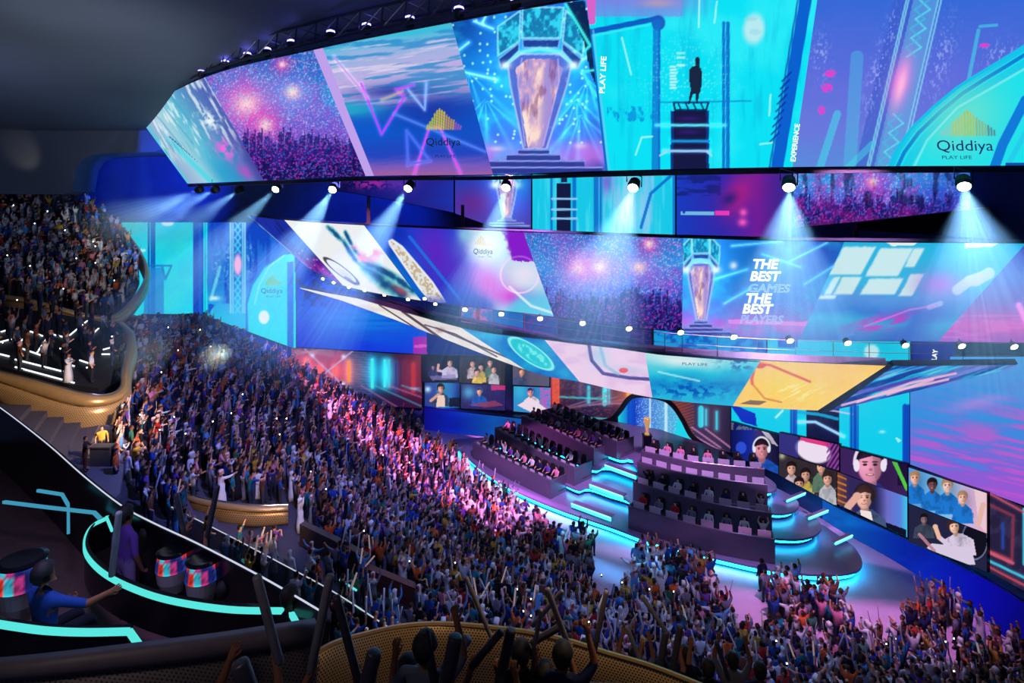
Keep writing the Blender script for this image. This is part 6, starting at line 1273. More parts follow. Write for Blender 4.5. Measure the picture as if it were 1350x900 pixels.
VB = np.concatenate(VB).astype(np.float32); CB = np.concatenate(CB); LI = np.concatenate(FB_idx).astype(np.int32); LT = np.concatenate(LT).astype(np.int32)
# sticks of the far crowd join the crowd mesh
sv = np.array(extra_sticks.v, np.float32).reshape(-1, 3); LI = np.concatenate([LI, np.array([i for f in extra_sticks.f for i in f], np.int32)+off]); LT = np.concatenate([LT, np.array([len(f) for f in extra_sticks.f], np.int32)])
VB = np.concatenate([VB, sv]); CB = np.concatenate([CB, np.tile(np.array([[.35, .32, .40]], np.float32), (len(sv), 1))])
me = bpy.data.meshes.new('crowd'); me.vertices.add(len(VB)); me.vertices.foreach_set('co', VB.ravel()); me.loops.add(len(LI)); me.loops.foreach_set('vertex_index', LI); me.polygons.add(len(LT))
ls = np.concatenate([[0], np.cumsum(LT)[:-1]]).astype(np.int32); me.polygons.foreach_set('loop_start', ls); me.polygons.foreach_set('loop_total', LT); me.update(calc_edges=True)
at = me.color_attributes.new('dye', 'FLOAT_COLOR', 'POINT'); at.data.foreach_set('color', np.concatenate([CB, np.ones((len(CB), 1), np.float32)], 1).astype(np.float32).ravel()); me.polygons.foreach_set('use_smooth', [True]*len(me.polygons))
o = link('crowd', me, PEOPLE); tag(o, 'dense cheering crowd filling the stands, the upper tier and the far pit', 'crowd', None, 'stuff')

# ---- individuals
def zone_words(r):
    if r['zone'] == 'middle tier': return 'middle tier'
    if r['zone'] == 'upper tier': return 'upper tier'
    x, y = r['px'], r['py']-r['size']*.5
    if y > 800:
        return 'bottom edge, ' + ('left part' if x < 760 else 'right of the parapet' if x < 860 else 'below first aisle' if x < 960 else 'below the stage' if x < 1060 else 'below stage tip' if x < 1160 else 'below video wall' if x < 1260 else 'right corner')
    return 'stands, ' + ('by gold box' if x < 420 else 'above perforated parapet' if x < 560 else 'behind pit crowd' if x < 700 else 'below left desks' if x < 830 else 'between pit aisles' if x < 960 else 'below right desks' if x < 1100 else 'near stage tip' if x < 1190 else 'by blue plinth')
inds = [r for r in recs if r['ind']]
for r in inds: r['base'] = 'spectator in %s, %s, %s' % (look_words(r['L']), POSES[r['pose']][0], zone_words(r))
from collections import defaultdict
byl = defaultdict(list)
for r in inds: byl[r['base']].append(r)
CARD = ['leftmost', 'second', 'third', 'fourth', 'fifth', 'sixth', 'seventh', 'eighth', 'ninth', 'tenth']
def ranked(items, key):
    for b, L_ in items.items():
        L_.sort(key=lambda r: r['px'])
        for i, r in enumerate(L_):
            r[key] = b if len(L_) == 1 else b+(', leftmost' if i == 0 else ', rightmost' if i == len(L_)-1 else ', %s from left' % CARD[min(i, 9)])
ranked(byl, 'label')
sticks = []
for r in inds:
    L = r['L']; key = (r['pose'], L['robe'], L['scarf']); vv, ff, zi = template(r['pose'], L['robe'], 1, L['scarf'])
    me = mesh_from('spectator', vv*r['h'], ff, body_color(L, zi, vv)); o = bpy.data.objects.new('spectator', me); COL.objects.link(o); o.location = r['p']; o.rotation_euler = (0, 0, r['rz'])
    tag(o, r['label'], 'spectator', 'spectators nearest the viewer')
    if r['pose'] == 'sticks' or (r['pose'] in ('cheer', 'left', 'right') and rs.random() < .45):
        for sx in ((-1, 1) if r['pose'] in ('sticks', 'cheer') else ((-1,) if r['pose'] == 'left' else (1,))):
            hp = Vector(POSES[r['pose']][1][1 if sx < 0 else 3])*r['h']; c, s = math.cos(r['rz']), math.sin(r['rz']); a1 = hp+Vector((sx*rs.normal()*.14, rs.normal()*.08+.06, .52)); a0 = hp+(hp-a1)*.22
            q = [Vector((v.x*c-v.y*s, v.x*s+v.y*c, v.z))+r['p'] for v in (a0, a1)]
            sticks.append(dict(px=float(CX+F*q[0].x/q[0].y), q=q, base='pale stick, %s hand of %s spectator, %s' % ('left' if sx < 0 else 'right', r['L']['top'], zone_words(r))))
byl = defaultdict(list)
for s_ in sticks: byl[s_['base']].append(s_)
ranked(byl, 'label')
for s_ in sticks:
    a, b = s_['q']; m0 = MB().tube([Vector((0, 0, 0)), (b-a)*.04, (b-a)*.96, b-a], [.024, .034, .034, .026], 8).build('clapping_stick', STICKM if rs.random() < .85 else STICKG, None, True); m0.location = a
    tag(m0, s_['label'], 'clapping stick', 'clapping sticks held up in the crowd')
# phone torches held up in the crowd
TOR = [(18, 271), (63, 279), (46, 295), (86, 304), (123, 319), (10, 337), (126, 325), (40, 351), (101, 341), (126, 347), (151, 370), (84, 381), (23, 396), (222, 432), (264, 435), (213, 491), (235, 462), (278, 457), (185, 547), (230, 550), (211, 567), (245, 572), (281, 556), (305, 545), (320, 520), (334, 498), (365, 552), (378, 552), (369, 573), (410, 622), (430, 645), (505, 600), (540, 610), (480, 700), (530, 710), (682, 777), (700, 790), (776, 820), (793, 758), (856, 777), (888, 780), (820, 768), (600, 742), (540, 740), (1246, 846), (1257, 842), (1257, 885), (1168, 849), (1023, 845), (1037, 875), (1180, 842), (80, 460), (115, 485), (4, 452), (148, 444), (700, 812), (690, 806)]
for i, (x, y) in enumerate(TOR):
    best = min((r for r in recs), key=lambda r: abs(r['px']-x)+abs(r['py']-r['size']*1.02-y)); Y = best['p'].y-.2; c = P(x, y, Y); k = Y/30.
    r0 = empty('phone', c); zz = 'upper tier' if x < 190 and y < 400 else 'middle tier' if x < 165 and y < 500 else 'stands'
    side = 'bright phone torch in the %s' % zz
    r0['base_'] = side; MB().box(c, (.09, .02, .17)).build('phone_body', BLACK, r0); MB().box(c+Vector((0, -.03, .04)), (.02+.020*k, .03, .02+.020*k)).build('torch_light', PHONE, r0); tag(r0, side, 'phone', 'phones with lit torches in the crowd')
    r0['pxy'] = (x, y)
ph_ = defaultdict(list)
for o in list(COL.objects):
    if 'pxy' in o: ph_[o['label']].append(o)
ORDF = ['first', 'second', 'third', 'fourth', 'fifth', 'sixth', 'seventh', 'eighth', 'ninth', 'tenth', 'eleventh', 'twelfth', 'thirteenth', 'fourteenth', 'fifteenth', 'sixteenth', 'seventeenth', 'eighteenth', 'nineteenth', 'twentieth']
def ordw(n): return ORDF[n] if n < 20 else (['twenty', 'thirty', 'forty', 'fifty'][(n+1)//10-2]+('-'+ORDF[(n+1) % 10-1] if (n+1) % 10 else '-last'))
for b, L_ in ph_.items():
    L_.sort(key=lambda o: tuple(o['pxy'])[0])
    for i, o in enumerate(L_): o['label'] = '%s, the %s from the left' % (b, ordw(i)); del o['pxy']; del o['base_']

# ---- players seated at the desks
hp_mat = mat('headset_black', (.01, .01, .013), .4)
for i, (lab, side, k, ns, p, nn, fz) in enumerate(SEATS):
    if side == 'L' and rs.random() < .06: continue
    top = ['pink', 'purple', 'grey', 'white', 'navy'][rs.integers(5)] if side == 'L' else ['black', 'grey', 'black', 'navy', 'white', 'red'][rs.integers(6)]
    if side == 'R' and 'back' in lab : top = 'black' if rs.random() < .8 else 'pink'
    L = dict(robe=False, top=top, low=(24, 26, 40), skin=SKINS[[0, 3, 1][rs.integers(3)]], hair=HAIRS[rs.integers(3)], scarf=False, scarfc=('', (0, 0, 0)))
    pose = 'type' if rs.random() > .06 else 'cheer'
    vv, ff, zi = template(pose, False, 1, False, True)
    r = empty('player', Vector((p.x, p.y, fz-.96+.02))+nn*1.12, math.atan2(-nn.y, -nn.x)-math.pi/2)
    me = mesh_from('body', vv, ff, body_color(L, zi, vv)); b = bpy.data.objects.new('body', me); COL.objects.link(b); b.parent = r
    mb = MB(); mb.tube([(.115*math.cos(a), .0, 1.66+.135*math.sin(a)) for a in np.linspace(0, math.pi, 9)], .016, 5)
    for sx in (-1, 1): mb.lathe([(.045, -.02), (.05, .0), (.045, .02)], (sx*.115, 0, 1.65), 8, Matrix.Rotation(math.pi/2, 3, 'Y'))
    hd = bpy.data.objects.new('headset', mb.build('headset', hp_mat).data); bpy.data.objects.remove([o for o in COL.objects if o.data == hd.data][0]) if any(o.data == hd.data for o in COL.objects) else None
    COL.objects.link(hd); hd.parent = r
    tag(r, 'seated player in %s shirt, %s' % (top, seat_name(k, ns, lab)), 'player', 'players at the gaming desks')
# ------------------------------------------------------------------ gold balcony fronts of the corner tiers
GOLDP = mesh_holes('perforated_gold', (.62, .40, .17), 9., (.20, .12, .05), .38, .5, .26)
def balcony(label, tp, bt, Ys, part2=True, bul=.45, n=6):
    T = catmull([P(x, y, Y) for (x, y), Y in zip(tp, Ys)], n); B = catmull([P(x, y, Y) for (x, y), Y in zip(bt, Ys)], n)
    r = empty('balcony_front', B[len(B)//2]); tag(r, label, 'balcony front')
    out = []
    for i in range(len(T)):
        t = T[min(i+1, len(T)-1)]-T[max(i-1, 0)]; nn = Vector((t.y, -t.x, 0)).normalized()*(bul if part2 else 0); out.append(nn)
    M1 = [b.lerp(t, .74) for t, b in zip(T, B)]
    uv_strip('perforated_face', [b+o_*.38 for b, o_ in zip(B, out)], [m+o_*.55 for m, o_ in zip(M1, out)], GOLDP, r, .05, 4, [o_*.25 for o_ in out])
    uv_strip('rolled_cap', [m+o_*.55 for m, o_ in zip(M1, out)], T, GOLD, r, .05, 3, [o_*.5 for o_ in out])
    MB().tube(T, .05, 6).build('top_rail', STEEL, r); return T, B
UP_T = [(-20, 386), (30, 392), (70, 402), (110, 413), (143, 417), (165, 404), (184, 380), (191, 362), (187, 340), (172, 314), (150, 289), (120, 269), (88, 256)]
UP_B = [(-20, 408), (30, 414), (70, 424), (110, 432), (140, 434), (163, 424), (182, 402), (190, 384), (181, 356), (164, 330), (142, 305), (112, 284), (84, 270)]
balcony('gold curved balcony front wrapping the nose of the upper tier', UP_T, UP_B, [46.6, 46.9, 47.4, 48.4, 50, 52.3, 55.2, 57.4, 59, 60.1, 60.8, 61.2, 61.4], True, .5)
MD_T = [(-20, 484), (0, 489), (49, 501), (98, 515), (127, 520), (148, 518), (159, 508), (160, 492), (164, 472), (168, 455), (165, 437), (152, 424)]
MD_B = [(-20, 512), (0, 526), (40, 556), (90, 575), (120, 574), (147, 560), (163, 540), (164, 515), (169, 496), (173, 476), (170, 452), (156, 436)]
balcony('big perforated gold balcony front below the black middle tier', MD_T, MD_B, [35.6, 35.6, 35.5, 35.5, 35.8, 36.6, 37.6, 38.8, 40.8, 42.2, 43.6, 44.6], True, .6)
balcony('low gold box front in the stands with robed spectators behind', [(244, 646), (262, 655), (300, 662), (340, 666), (380, 665)], [(250, 674), (268, 682), (304, 690), (342, 693), (380, 690)], [31, 30.2, 29.6, 29.6, 30], True, .3)
balcony('gold edge of a lower box beside the middle tier nose', [(160, 505), (168, 492), (180, 478), (196, 468)], [(163, 520), (171, 506), (182, 490), (197, 476)], [40, 42, 44, 46], False)
# white light strips on the black middle tier
WL = emis('white_floor_strip', hexl(235, 245, 255), 1.6, False)
from mathutils.geometry import intersect_ray_tri
def on_tier(x, y):
    o_ = Vector((0, 0, H)); d_ = P(x, y, 1.)-o_
    for a, b, c in MTF:
        h_ = intersect_ray_tri(a, b, c, d_, o_, True)
        if h_ is not None: return h_+Vector((0, 0, .07))
    return P(x, y, float(np.interp(y, [400, 511], [46, 36.3]))-.6)
for i, (x0, y0, x1, y1) in enumerate([(0, 439, 10, 436), (22, 457, 40, 438), (49, 466, 66, 441), (92, 443, 115, 424), (120, 443, 130, 434), (24, 459, 61, 472), (20, 485, 98, 506), (20, 475, 95, 494), (0, 468, 12, 471), (83, 479, 98, 484), (105, 476, 117, 480), (0, 452, 20, 447), (66, 441, 90, 447), (40, 438, 56, 444), (136, 462, 150, 458), (134, 468, 148, 468), (74, 424, 80, 418)]):
    a, b = on_tier(x0, y0), on_tier(x1, y1); o = MB().tube([a, b], .05, 5).build('floor_light_strip', WL); tag(o, 'white light strip on the black middle tier, %s counted from its left end' % ordw(i), 'light strip', 'white strips on the middle tier')
# landing under the middle tier with two people
LND = mat('grey_landing_floor', (.16, .15, .17), .6, noise=.2)
q = [G(x, y, 8.7) for x, y in [(60, 560), (150, 560), (168, 580), (158, 650), (140, 668), (60, 600)]]; tag(MB().prism(q, 8.3, 8.7).build('floor_landing', LND), kind='structure')
c = G(136, 612, 8.7); o = MB().box(c+Vector((0, 0, .45)), (1.0, .5, .9)).box(c+Vector((0, 0, .93)), (1.06, .56, .06)).build('planter_box', mat('dark_box_paint', (.06, .06, .06), .6)); tag(o, 'dark box standing on the grey landing below the middle tier', 'box')
def figure(name, label, base, rz, pose, top, low=(24, 26, 40), robe=False, scarf=False, sub=1, fingers=False, seated=False, h=1., skin=SKINS[1], hair=HAIRS[0], scarfc=(225, 222, 225), bare=False, hairpart=False):
    vv, ff, zi = template(pose, robe, sub, scarf, seated, fingers, bare); L = dict(robe=robe, top=top, low=low, skin=skin, hair=hair, scarf=scarf, scarfc=('', scarfc))
    r = empty(name, base, rz); me = mesh_from('body', vv*h, ff, body_color(L, zi, vv)); b = bpy.data.objects.new('body', me); COL.objects.link(b); b.parent = r
    if hairpart:
        hb = bpy.data.meshes.new('hair'); bm = bmesh.new(); bmesh.ops.create_icosphere(bm, subdivisions=3, radius=1)
        for v in list(bm.verts):
            if v.co.z < -.25 and v.co.y > -.2 or (v.co.y > .55 and v.co.z < .45): bm.verts.remove(v)
        for v in bm.verts:
            nn = 1+.05*math.sin(v.co.x*19+v.co.z*7)*math.sin(v.co.y*17); v.co = Vector((v.co.x*.108*nn, v.co.y*.128*nn-.005, 1.665+v.co.z*.135*nn))*h
        bm.to_mesh(hb); bm.free(); hb.polygons.foreach_set('use_smooth', [True]*len(hb.polygons)); hb.materials.append(mat('dark_hair', (.010, .008, .009), .7, noise=.4, scale=60)); ho = bpy.data.objects.new('hair', hb); COL.objects.link(ho); ho.parent = r
    tag(r, label, 'person'); return r
figure('person', 'person in a black suit jacket on the landing below the middle tier', G(112, 622, 8.7), -1.2, 'clap', 'black', low=(90, 45, 30), skin=SKINS[2])
figure('person', 'person in yellow standing behind the dark box on the landing', G(134, 606, 8.7), -2.4, 'rest', 'yellow', skin=SKINS[0])
for i, (x, y, t, pz, rb, sc) in enumerate([(150, 606, 'orange', 'rest', False, False), (160, 620, 'white', 'clap', True, True), (154, 634, 'sky blue', 'rest', True, True), (168, 640, 'white', 'rest', True, True), (176, 628, 'pink', 'clap', False, False), (304, 656, 'white', 'clap', True, True), (322, 662, 'grey', 'rest', True, True), (340, 660, 'white', 'rest', True, False), (360, 660, 'navy', 'cheer', False, False)]):
    figure('person', 'person in %s%s %s, %s' % (t, ' robe' if rb else ' top', POSES[pz][0], ('%s by the landing edge' % ['first', 'second', 'third', 'fourth', 'fifth'][i]) if i < 5 else '%s behind the low gold box front' % ['', '', '', '', '', 'first', 'second', 'third', 'last'][i]), G(x, y, 7.6 if i < 5 else 5.4), face_dir(-18, 30)+.2*i, pz, t, robe=rb, scarf=sc, scarfc=(200, 70, 70) if i % 2 else (225, 222, 225))

# ------------------------------------------------------------------ lower boxes between gold box and suite
RB = mat('rust_red_partition', (.16, .045, .04), .5, noise=.3); NB = mat('box_panel_brown', (.07, .045, .04), .5, noise=.3)
o = MB().strip([G(x, y+14, 4.8) for x, y in [(468, 756), (520, 778), (600, 812)]], [G(x, y+14, 4.8)+Vector((0, 0, .9)) for x, y in [(468, 756), (520, 778), (600, 812)]], Vector((.15, .3, 0))).build('partition_panel', RB); tag(o, 'rust red low partition in the stands above the perforated parapet', 'partition')
o = MB().strip([G(x, y+26, 5.3) for x, y in [(395, 692), (440, 715), (480, 738)]], [G(x, y+26, 5.3)+Vector((0, 0, 1.)) for x, y in [(395, 692), (440, 715), (480, 738)]], Vector((.15, .3, 0))).build('partition_panel', NB); tag(o, 'brown low partition right of the gold box front', 'partition')
r2 = [G(x, y, 8.1) for x, y in [(226, 668), (300, 705), (370, 742), (440, 780), (520, 832)]]; r2 = catmull(r2, 4)
rt = empty('box_railing', r2[8]); tag(rt, 'thin pale railing with dark glass running through the lower boxes', 'railing')
MB().tube(r2, .02, 6).build('rail', emis('rail_led_white', hexl(210, 215, 230), .8, False), rt); MB().strip([v-Vector((0, 0, .95)) for v in r2], [v-Vector((0, 0, .05)) for v in r2], Vector((.03, .03, 0))).build('glass_panel', mat('smoked_glass', (.02, .022, .035), .12, 0, alpha=.62), rt)
CY2 = emis('cyan_counter_light', hexl(90, 232, 225), 1.0); 
for i, pts in enumerate([[(203, 672), (225, 700), (238, 702)], [(301, 722), (317, 737), (340, 741)], [(317, 737), (337, 755)], [(298, 731), (306, 726)], [(402, 752), (420, 754)], [(435, 800), (450, 804)], [(440, 825), (452, 834)], [(455, 790), (480, 806)], [(448, 764), (470, 778)], [(490, 795), (505, 800)]]):
    o = MB().tube([G(x, y, 6.9) for x, y in pts], .04, 5).build('counter_light', CY2); tag(o, 'thin cyan light line in the lower boxes, the %s from left to right' % ordw(i), 'light strip', 'cyan lines in the lower boxes')

# ------------------------------------------------------------------ the near suite at the lower left
BLK = mat('suite_black_lacquer', (.004, .004, .007), .22, 0, spec=.4); SFL = mat('suite_brown_floor', (.25, .13, .13), .45, noise=.3)
rail = catmull([G(x, y, 17.2) for x, y in [(-40, 512), (0, 537), (60, 583), (110, 627), (160, 666), (200, 688), (260, 716), (330, 752), (380, 780), (424, 806)]], 4)
sr = empty('suite_balustrade', rail[len(rail)//2]); tag(sr, 'black suite balustrade with a thin white light line along its top', 'balustrade')
MB().tube(rail, .011, 6).build('light_line', emis('white_rail_line', hexl(215, 220, 240), .9), sr); MB().strip([Vector((v.x, v.y, 15.8)) for v in rail], [v-Vector((0, 0, .04)) for v in rail], Vector((.05, .05, 0))).build('panel', BLK, sr)
poly_ = [(v.x, v.y) for v in rail]+[(-1.9, 6.3), (-2.4, 5.4), (-13, 5.0)]
tag(MB().prism(poly_, 15.6, 15.8).build('floor_suite', SFL), kind='structure')
def counter(lab, pts, z, wdt=.055, fas=.75, depth=.55):
    L = catmull([G(x, y, z) for x, y in pts], 6); r = empty('bar_counter', L[len(L)//2]); tag(r, lab, 'counter')
    nn = [Vector((0, 1, 0))]*len(L)
    MB().strip([v-Vector((0, 0, wdt)) for v in L], L, Vector((0, .02, 0))).strip(L, [v+Vector((0, .05, 0)) for v in L], Vector((0, 0, -.01))).build('light_edge', CY2, r)
    MB().strip([v-Vector((0, -.03, fas)) for v in L], [v-Vector((0, -.03, wdt)) for v in L], Vector((0, .05, 0))).build('fascia', BLK, r)
    MB().strip([v+Vector((0, .06, -.004)) for v in L], [v+Vector((0, depth, -.004)) for v in L], Vector((0, 0, -.03))).build('top', BLK, r)
counter('curved black counter with a bright cyan edge in the near suite, the longer one', [(141, 681), (120, 692), (110, 710), (112, 730), (133, 753), (170, 773), (222, 790), (300, 802), (378, 804)], 17.0, depth=.12, fas=.5)
counter('black counter with bright cyan edge nearest the viewer in the suite', [(-30, 817), (20, 825), (60, 830), (110, 832), (168, 831)], 17.45, depth=.10, fas=.6)
def strip_bar(lab, pts, z, m=CY2, w=.05): o = MB().strip([G(x, y, z) for x, y in pts], [G(x, y, z)+Vector((.0, .0, .0))+Vector((w, w*.6, 0)) for x, y in pts], Vector((0, 0, -.05))).build('light_strip', m); tag(o, lab, 'light strip')
strip_bar('short cyan strip closing the right end of the long suite counter', [(378, 802), (389, 822)], 17.0)
strip_bar('short cyan strip closing the upper end of the long suite counter', [(139, 680), (146, 697)], 17.0, w=.025)
strip_bar('short cyan strip closing the right end of the nearest suite counter', [(166, 830), (180, 850)], 17.45, w=.05)
CYD = emis('dim_cyan_strip', hexl(70, 165, 200), .8, False)  # faint lines at the suite rear, drawn as glowing bars
strip_bar('pale blue glowing line at the rear of the suite', [(3, 660), (60, 667), (122, 674), (132, 684)], 16.9, CYD, .04)
strip_bar('thin cyan glowing line turning a corner at the rear of the suite', [(48, 645), (80, 650), (88, 664), (88, 700)], 16.9, CYD, .035)
# pod seats with glowing bands
def pod(x, y, Y, s, lab):
    c = P(x, y, Y); c.z -= .42*s; r = empty('pod_seat', c); tag(r, lab, 'seat', 'round pod seats in the near suite')
    MB().lathe([(.20*s, .0), (.30*s, .25*s), (.33*s, .5*s)], c, 24).build('shell', mat('pod_shell_grey', (.38, .33, .36), .3, .1), r)
    n = 24; V = []; Cc = []
    for j in range(7):
        rad = (.335-.012*j*j*.12)*s
        for k in range(n*2): 
            a = math.pi*k/n; V.append(c+Vector((rad*math.cos(a), rad*math.sin(a), (.5+.055*j)*s)))
            h_ = float(hsh(np.array([k*3]), np.array([j]), 5)[0]); base = [(40, 60, 150), (240, 60, 50), (60, 210, 240), (200, 60, 140), (30, 40, 120)][(k//3+(j > 4)) % 5]; e_ = 1.15 if j in (0, 6) else .55+.5*h_; Cc.append([min(255, b*e_) for b in base])
    F_ = [(j*2*n+k, j*2*n+(k+1) % (2*n), (j+1)*2*n+(k+1) % (2*n), (j+1)*2*n+k) for j in range(6) for k in range(2*n)]
    me = bpy.data.meshes.new('glow_band'); me.from_pydata([tuple(v) for v in V], [], F_); at = me.color_attributes.new('picture', 'FLOAT_COLOR', 'POINT'); cc = s2l(np.array(Cc)/255.).astype(np.float32); at.data.foreach_set('color', np.concatenate([cc, np.ones((len(cc), 1), np.float32)], 1).ravel()); me.update(); link('glow_band', me, led_mat('pod_band_light', .8), r, True)
    MB().lathe([(.32*s, .83*s), (.33*s, .86*s), (.26*s, .88*s), (.1*s, .87*s)], c, 24).build('cushion_rim', BLK, r)
pod(30, 775, 7.2, .78, 'round pod seat with red and blue glowing band behind the man in blue'); pod(228, 752, 8.6, .66, 'round pod seat with red glowing band left of the cheering person'); pod(268, 765, 8.3, .68, 'round pod seat with blue and red glowing band right of the cheering person')
# people in the suite
figure('person', 'man in a blue shirt sitting with his back turned, one arm stretched out', P(58, 738, 6.8)-Vector((0, 0, 1.80)), -.45, 'reach', 'blue', sub=2, fingers=True, seated=True, skin=SKINS[2], hairpart=True)
c_ = P(45, 815, 6.8); o = MB().lathe([(.24, 16.0), (.05, 16.04), (.04, 16.75), (.2, 16.82), (.22, 16.95), (.18, 17.0)], Vector((P(58, 738, 6.8).x, 6.8, 0)), 16).build('bar_stool', BLK); tag(o, 'black round bar stool under the man in the blue shirt', 'stool')
figure('person', 'man in a dark violet shirt and pale trousers standing at the suite balustrade', P(166, 664, 8.9)-Vector((0, 0, 1.80)), -.5, 'rest', 'purple', low=(130, 110, 160), sub=2, fingers=True, skin=SKINS[4], hairpart=True)
figure('person', 'person in dark navy clothes standing right of the man in violet', P(196, 690, 9.2)-Vector((0, 0, 1.80)), -.6, 'clap', 'navy', sub=2, fingers=True, skin=SKINS[2], hairpart=True)
figure('person', 'person in navy cheering with both arms raised in the near suite', P(249, 716, 9.0)-Vector((0, 0, 1.80)), -.5, 'cheer', 'navy', sub=2, fingers=True, skin=SKINS[2], hairpart=True)
figure('person', 'dark figure at the right end of the long suite counter', P(382, 770, 7.4)-Vector((0, 0, 1.80)), -.4, 'rest', 'black', sub=2, fingers=True, skin=SKINS[4], hairpart=True)
figure('person', 'dark figure right of the pod seats in the near suite', P(297, 762, 8.2)-Vector((0, 0, 1.80)), -.4, 'rest', 'black', sub=2, fingers=True, skin=SKINS[4], hairpart=True)
TUBE = mat('grey_inflated_stick', (.20, .18, .21), .45, 0, noise=.4, scale=6); TUBED = mat('dark_inflated_stick', (.045, .04, .055), .4, 0, noise=.4, scale=6)
def bigstick(x0, y0, x1, y1, Y, wpx, lab, m=TUBE, Y1=None):
    a, b = P(x0, y0, Y1 or Y), P(x1, y1, Y); r_ = wpx/2*Y/F; d = b-a
    o = MB().tube([Vector((0, 0, 0)), d*.01, d*.04, d*.5, d*.96, d*.99, d], [r_*.55, r_*.9, r_, r_*1.02, r_, r_*.85, r_*.4], 12).build('clapping_stick', m, None, True); o.location = a
    # the flat welded ends of the inflated tube
    tag(o, lab, 'clapping stick')
bigstick(157, 674, 147, 760, 6.9, 8, 'long violet grey clapping stick held by the man in the blue shirt', TUBE)
bigstick(232, 650, 243, 704, 8.8, 7, 'dark stick held up in the left hand of the cheering suite guest', TUBED); bigstick(287, 640, 273, 708, 8.8, 7, 'dark stick held up in the right hand of the cheering suite guest', TUBED)

# ------------------------------------------------------------------ parapets right in front of the viewer
MV = mat('mauve_parapet_cap', (.22, .17, .19), .5, noise=.2); MVP = mesh_holes('mauve_perforated', (.22, .17, .16), 26., (.04, .03, .035), .5, .4, .25); GP2 = mesh_holes('near_perforated_gold', (.42, .27, .13), 24., (.035, .022, .012), .42, .45, .30)
tp = [(-30, 876), (60, 867), (200, 850), (300, 837), (417, 819)]; md_ = [(-30, 892), (60, 886), (200, 872), (300, 860), (417, 843)]; bt = [(-30, 1100), (60, 1100), (200, 1100), (300, 1100), (417, 1100)]; ys = [4.6, 4.7, 5.0, 5.3, 5.7]
r = empty('near_parapet', P(200, 900, 5)); tag(r, 'dark mauve parapet crossing the lower left corner in front of the suite', 'parapet')
Tn, Mn, Bn = [catmull([P(x, y, Y) for (x, y), Y in zip(L, ys)], 5) for L in (tp, md_, bt)]
uv_strip('cap', Mn, Tn, MV, r, .12, 2); uv_strip('perforated_face', Bn, [m for m in Mn], MVP, r, .03, 3)
tp = [(405, 868), (440, 848), (480, 836), (525, 826), (570, 822), (620, 824), (690, 832), (745, 843), (800, 860), (860, 878), (930, 905)]; ys = [6.6, 6.9, 7.3, 7.7, 8, 8.1, 8.1, 8, 7.9, 7.8, 7.6]
Tn = catmull([P(x, y, Y) for (x, y), Y in zip(tp, ys)], 5); Bn = [Vector((v.x, v.y, v.z-1.6)) for v in Tn]
r = empty('near_parapet', Tn[20]); tag(r, 'warm perforated gold parapet behind the raised foreground sticks', 'parapet')
uv_strip('perforated_face', Bn, Tn, GP2, r, .04, 3); MB().tube(Tn, .03, 6).build('top_rail', GOLD, r)
# the viewer's own balcony and the terrace below it
tag(MB().prism([(-4.2, 2.2), (4.5, 2.2), (4.5, 7.2), (0.9, 7.4), (-.6, 7.2), (-2.2, 5.2), (-4.2, 4.2)], 15.9, 16.12).build('floor_balcony', STD), kind='structure')
tag(MB().prism([(.4, 8.9), (7.5, 8.9), (8.2, 11.2), (1.4, 11.2)], 12.4, 12.7).build('floor_lower_terrace', STD), kind='structure')
def fg(lab, hx, hy, Y, side, pose, top, sticks_=(), head=None, base_z=None, **k):
    rz = -.22+.0*Y; hp = Vector(POSES[pose][1][1 if side < 0 else 3]); el = Vector(POSES[pose][1][0 if side < 0 else 2]); hp = el+(hp-el)*1.02
    R = Matrix.Rotation(rz, 3, 'Z'); b = P(hx, hy, Y)-R @ hp
    figure('person', lab, b, rz, pose, top, sub=2, fingers=True, hairpart=True, **k)
FG = [(363, 868, 5.0, 1, 'high', 'navy'), (411, 880, 5.0, -1, 'high', 'black'), (487, 905, 5.2, 1, 'up', 'black'), (522, 852, 5.4, -1, 'up', 'grey'), (585, 886, 5.5, 1, 'high', 'navy'), (624, 873, 5.8, -1, 'high', 'grey'), (655, 880, 6.0, 1, 'high', 'black'), (705, 862, 6.3, -1, 'up', 'navy'), (748, 852, 6.4, 1, 'up', 'black')]
COLW = {'navy': 'navy', 'black': 'black', 'grey': 'grey'}
for i, (hx, hy, Y, sd, ps, tp_) in enumerate(FG): fg('foreground spectator in %s with raised arm, %s counted from the mauve parapet' % (tp_, ordw(i)), hx, hy, Y, sd, ps, tp_, skin=SKINS[2])
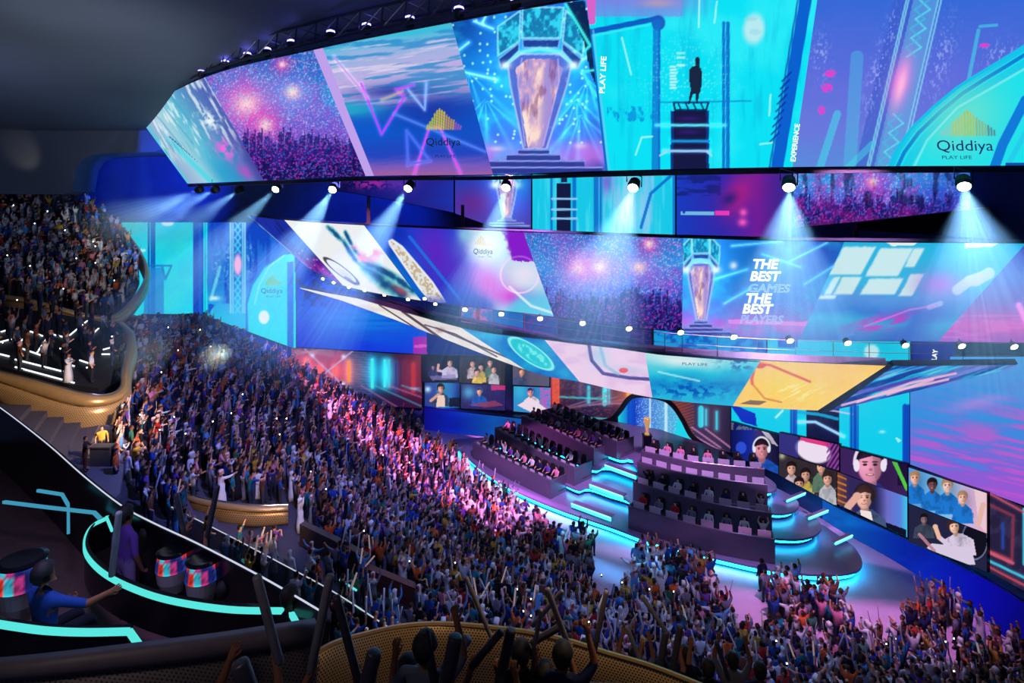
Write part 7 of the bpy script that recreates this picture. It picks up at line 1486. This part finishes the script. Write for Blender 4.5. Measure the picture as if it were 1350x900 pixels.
FS = [(338, 758, 369, 876, 5.0, 12, 0), (436, 757, 409, 888, 5.0, 12, 0), (443, 785, 478, 920, 4.9, 11, 1), (315, 872, 345, 960, 4.2, 24, 1), (494, 858, 470, 960, 4.6, 20, 1), (560, 829, 574, 905, 5.2, 12, 1), (618, 840, 580, 890, 5.5, 13, 0), (601, 838, 588, 905, 5.0, 19, 1), (662, 831, 620, 880, 5.8, 10, 1), (674, 829, 656, 910, 5.9, 14, 1), (614, 760, 649, 843, 7.0, 6, 0), (800, 778, 781, 870, 7.2, 7, 0), (721, 775, 752, 858, 6.4, 8, 0), (742, 778, 701, 826, 6.5, 6, 0), (714, 803, 701, 868, 6.3, 6, 0), (846, 785, 880, 835, 8.9, 6, 0), (897, 824, 884, 900, 8.8, 9, 1), (878, 832, 867, 900, 8.9, 9, 1), (826, 825, 851, 890, 9, 6, 0), (944, 844, 961, 896, 9.2, 6, 1), (700, 848, 745, 822, 6.6, 9, 1)]
for i, (x0, y0, x1, y1, Y, w_, dk_) in enumerate(FS): bigstick(x0, y0, x1, y1, Y, w_, 'foreground clapping stick, %s %s, the %s by its top end from left' % ('dark' if dk_ else 'grey', 'thick' if w_ > 16 else 'slim' if w_ < 9 else 'long', ordw(sorted(range(len(FS)), key=lambda j: FS[j][0]).index(i))), TUBED if dk_ else TUBE)
HD = [(537, 862, 5.6, 'grey', 'rest'), (687, 842, 6.3, 'black', 'rest'), (771, 842, 9.6, 'green', 'rest'), (815, 866, 9.2, 'navy', 'clap'), (838, 852, 10.4, 'grey', 'cheer'), (872, 866, 9.4, 'black', 'sticks'), (903, 850, 10.6, 'navy', 'clap'), (934, 868, 9.6, 'black', 'left'), (966, 858, 10.4, 'grey', 'cheer'), (1002, 872, 9.8, 'navy', 'rest')]
for i, (x, y, Y, tp_, ps) in enumerate(HD): figure('person', 'foreground spectator in %s seen from behind, head %s from left among the near heads' % (tp_, ordw(i)), P(x, y, Y)-Vector((0, 0, 1.80)), -.2, ps, tp_, sub=2, fingers=True, skin=SKINS[2], hairpart=True)
# thin dark barrier along the top edge of the stands
br = catmull([P(186, 414, 61.6), P(230, 414, 61.6), P(272, 416, 61.5), P(330, 446, 61.0), P(390, 478, 60.6)], 4); o = MB().strip([v-Vector((0, 0, .9)) for v in br], br, Vector((.05, .12, 0))).build('barrier', mat('barrier_dark', (.03, .03, .05), .5)); tag(o, 'dark barrier along the top edge of the stands below the cyan wall screens', 'barrier')
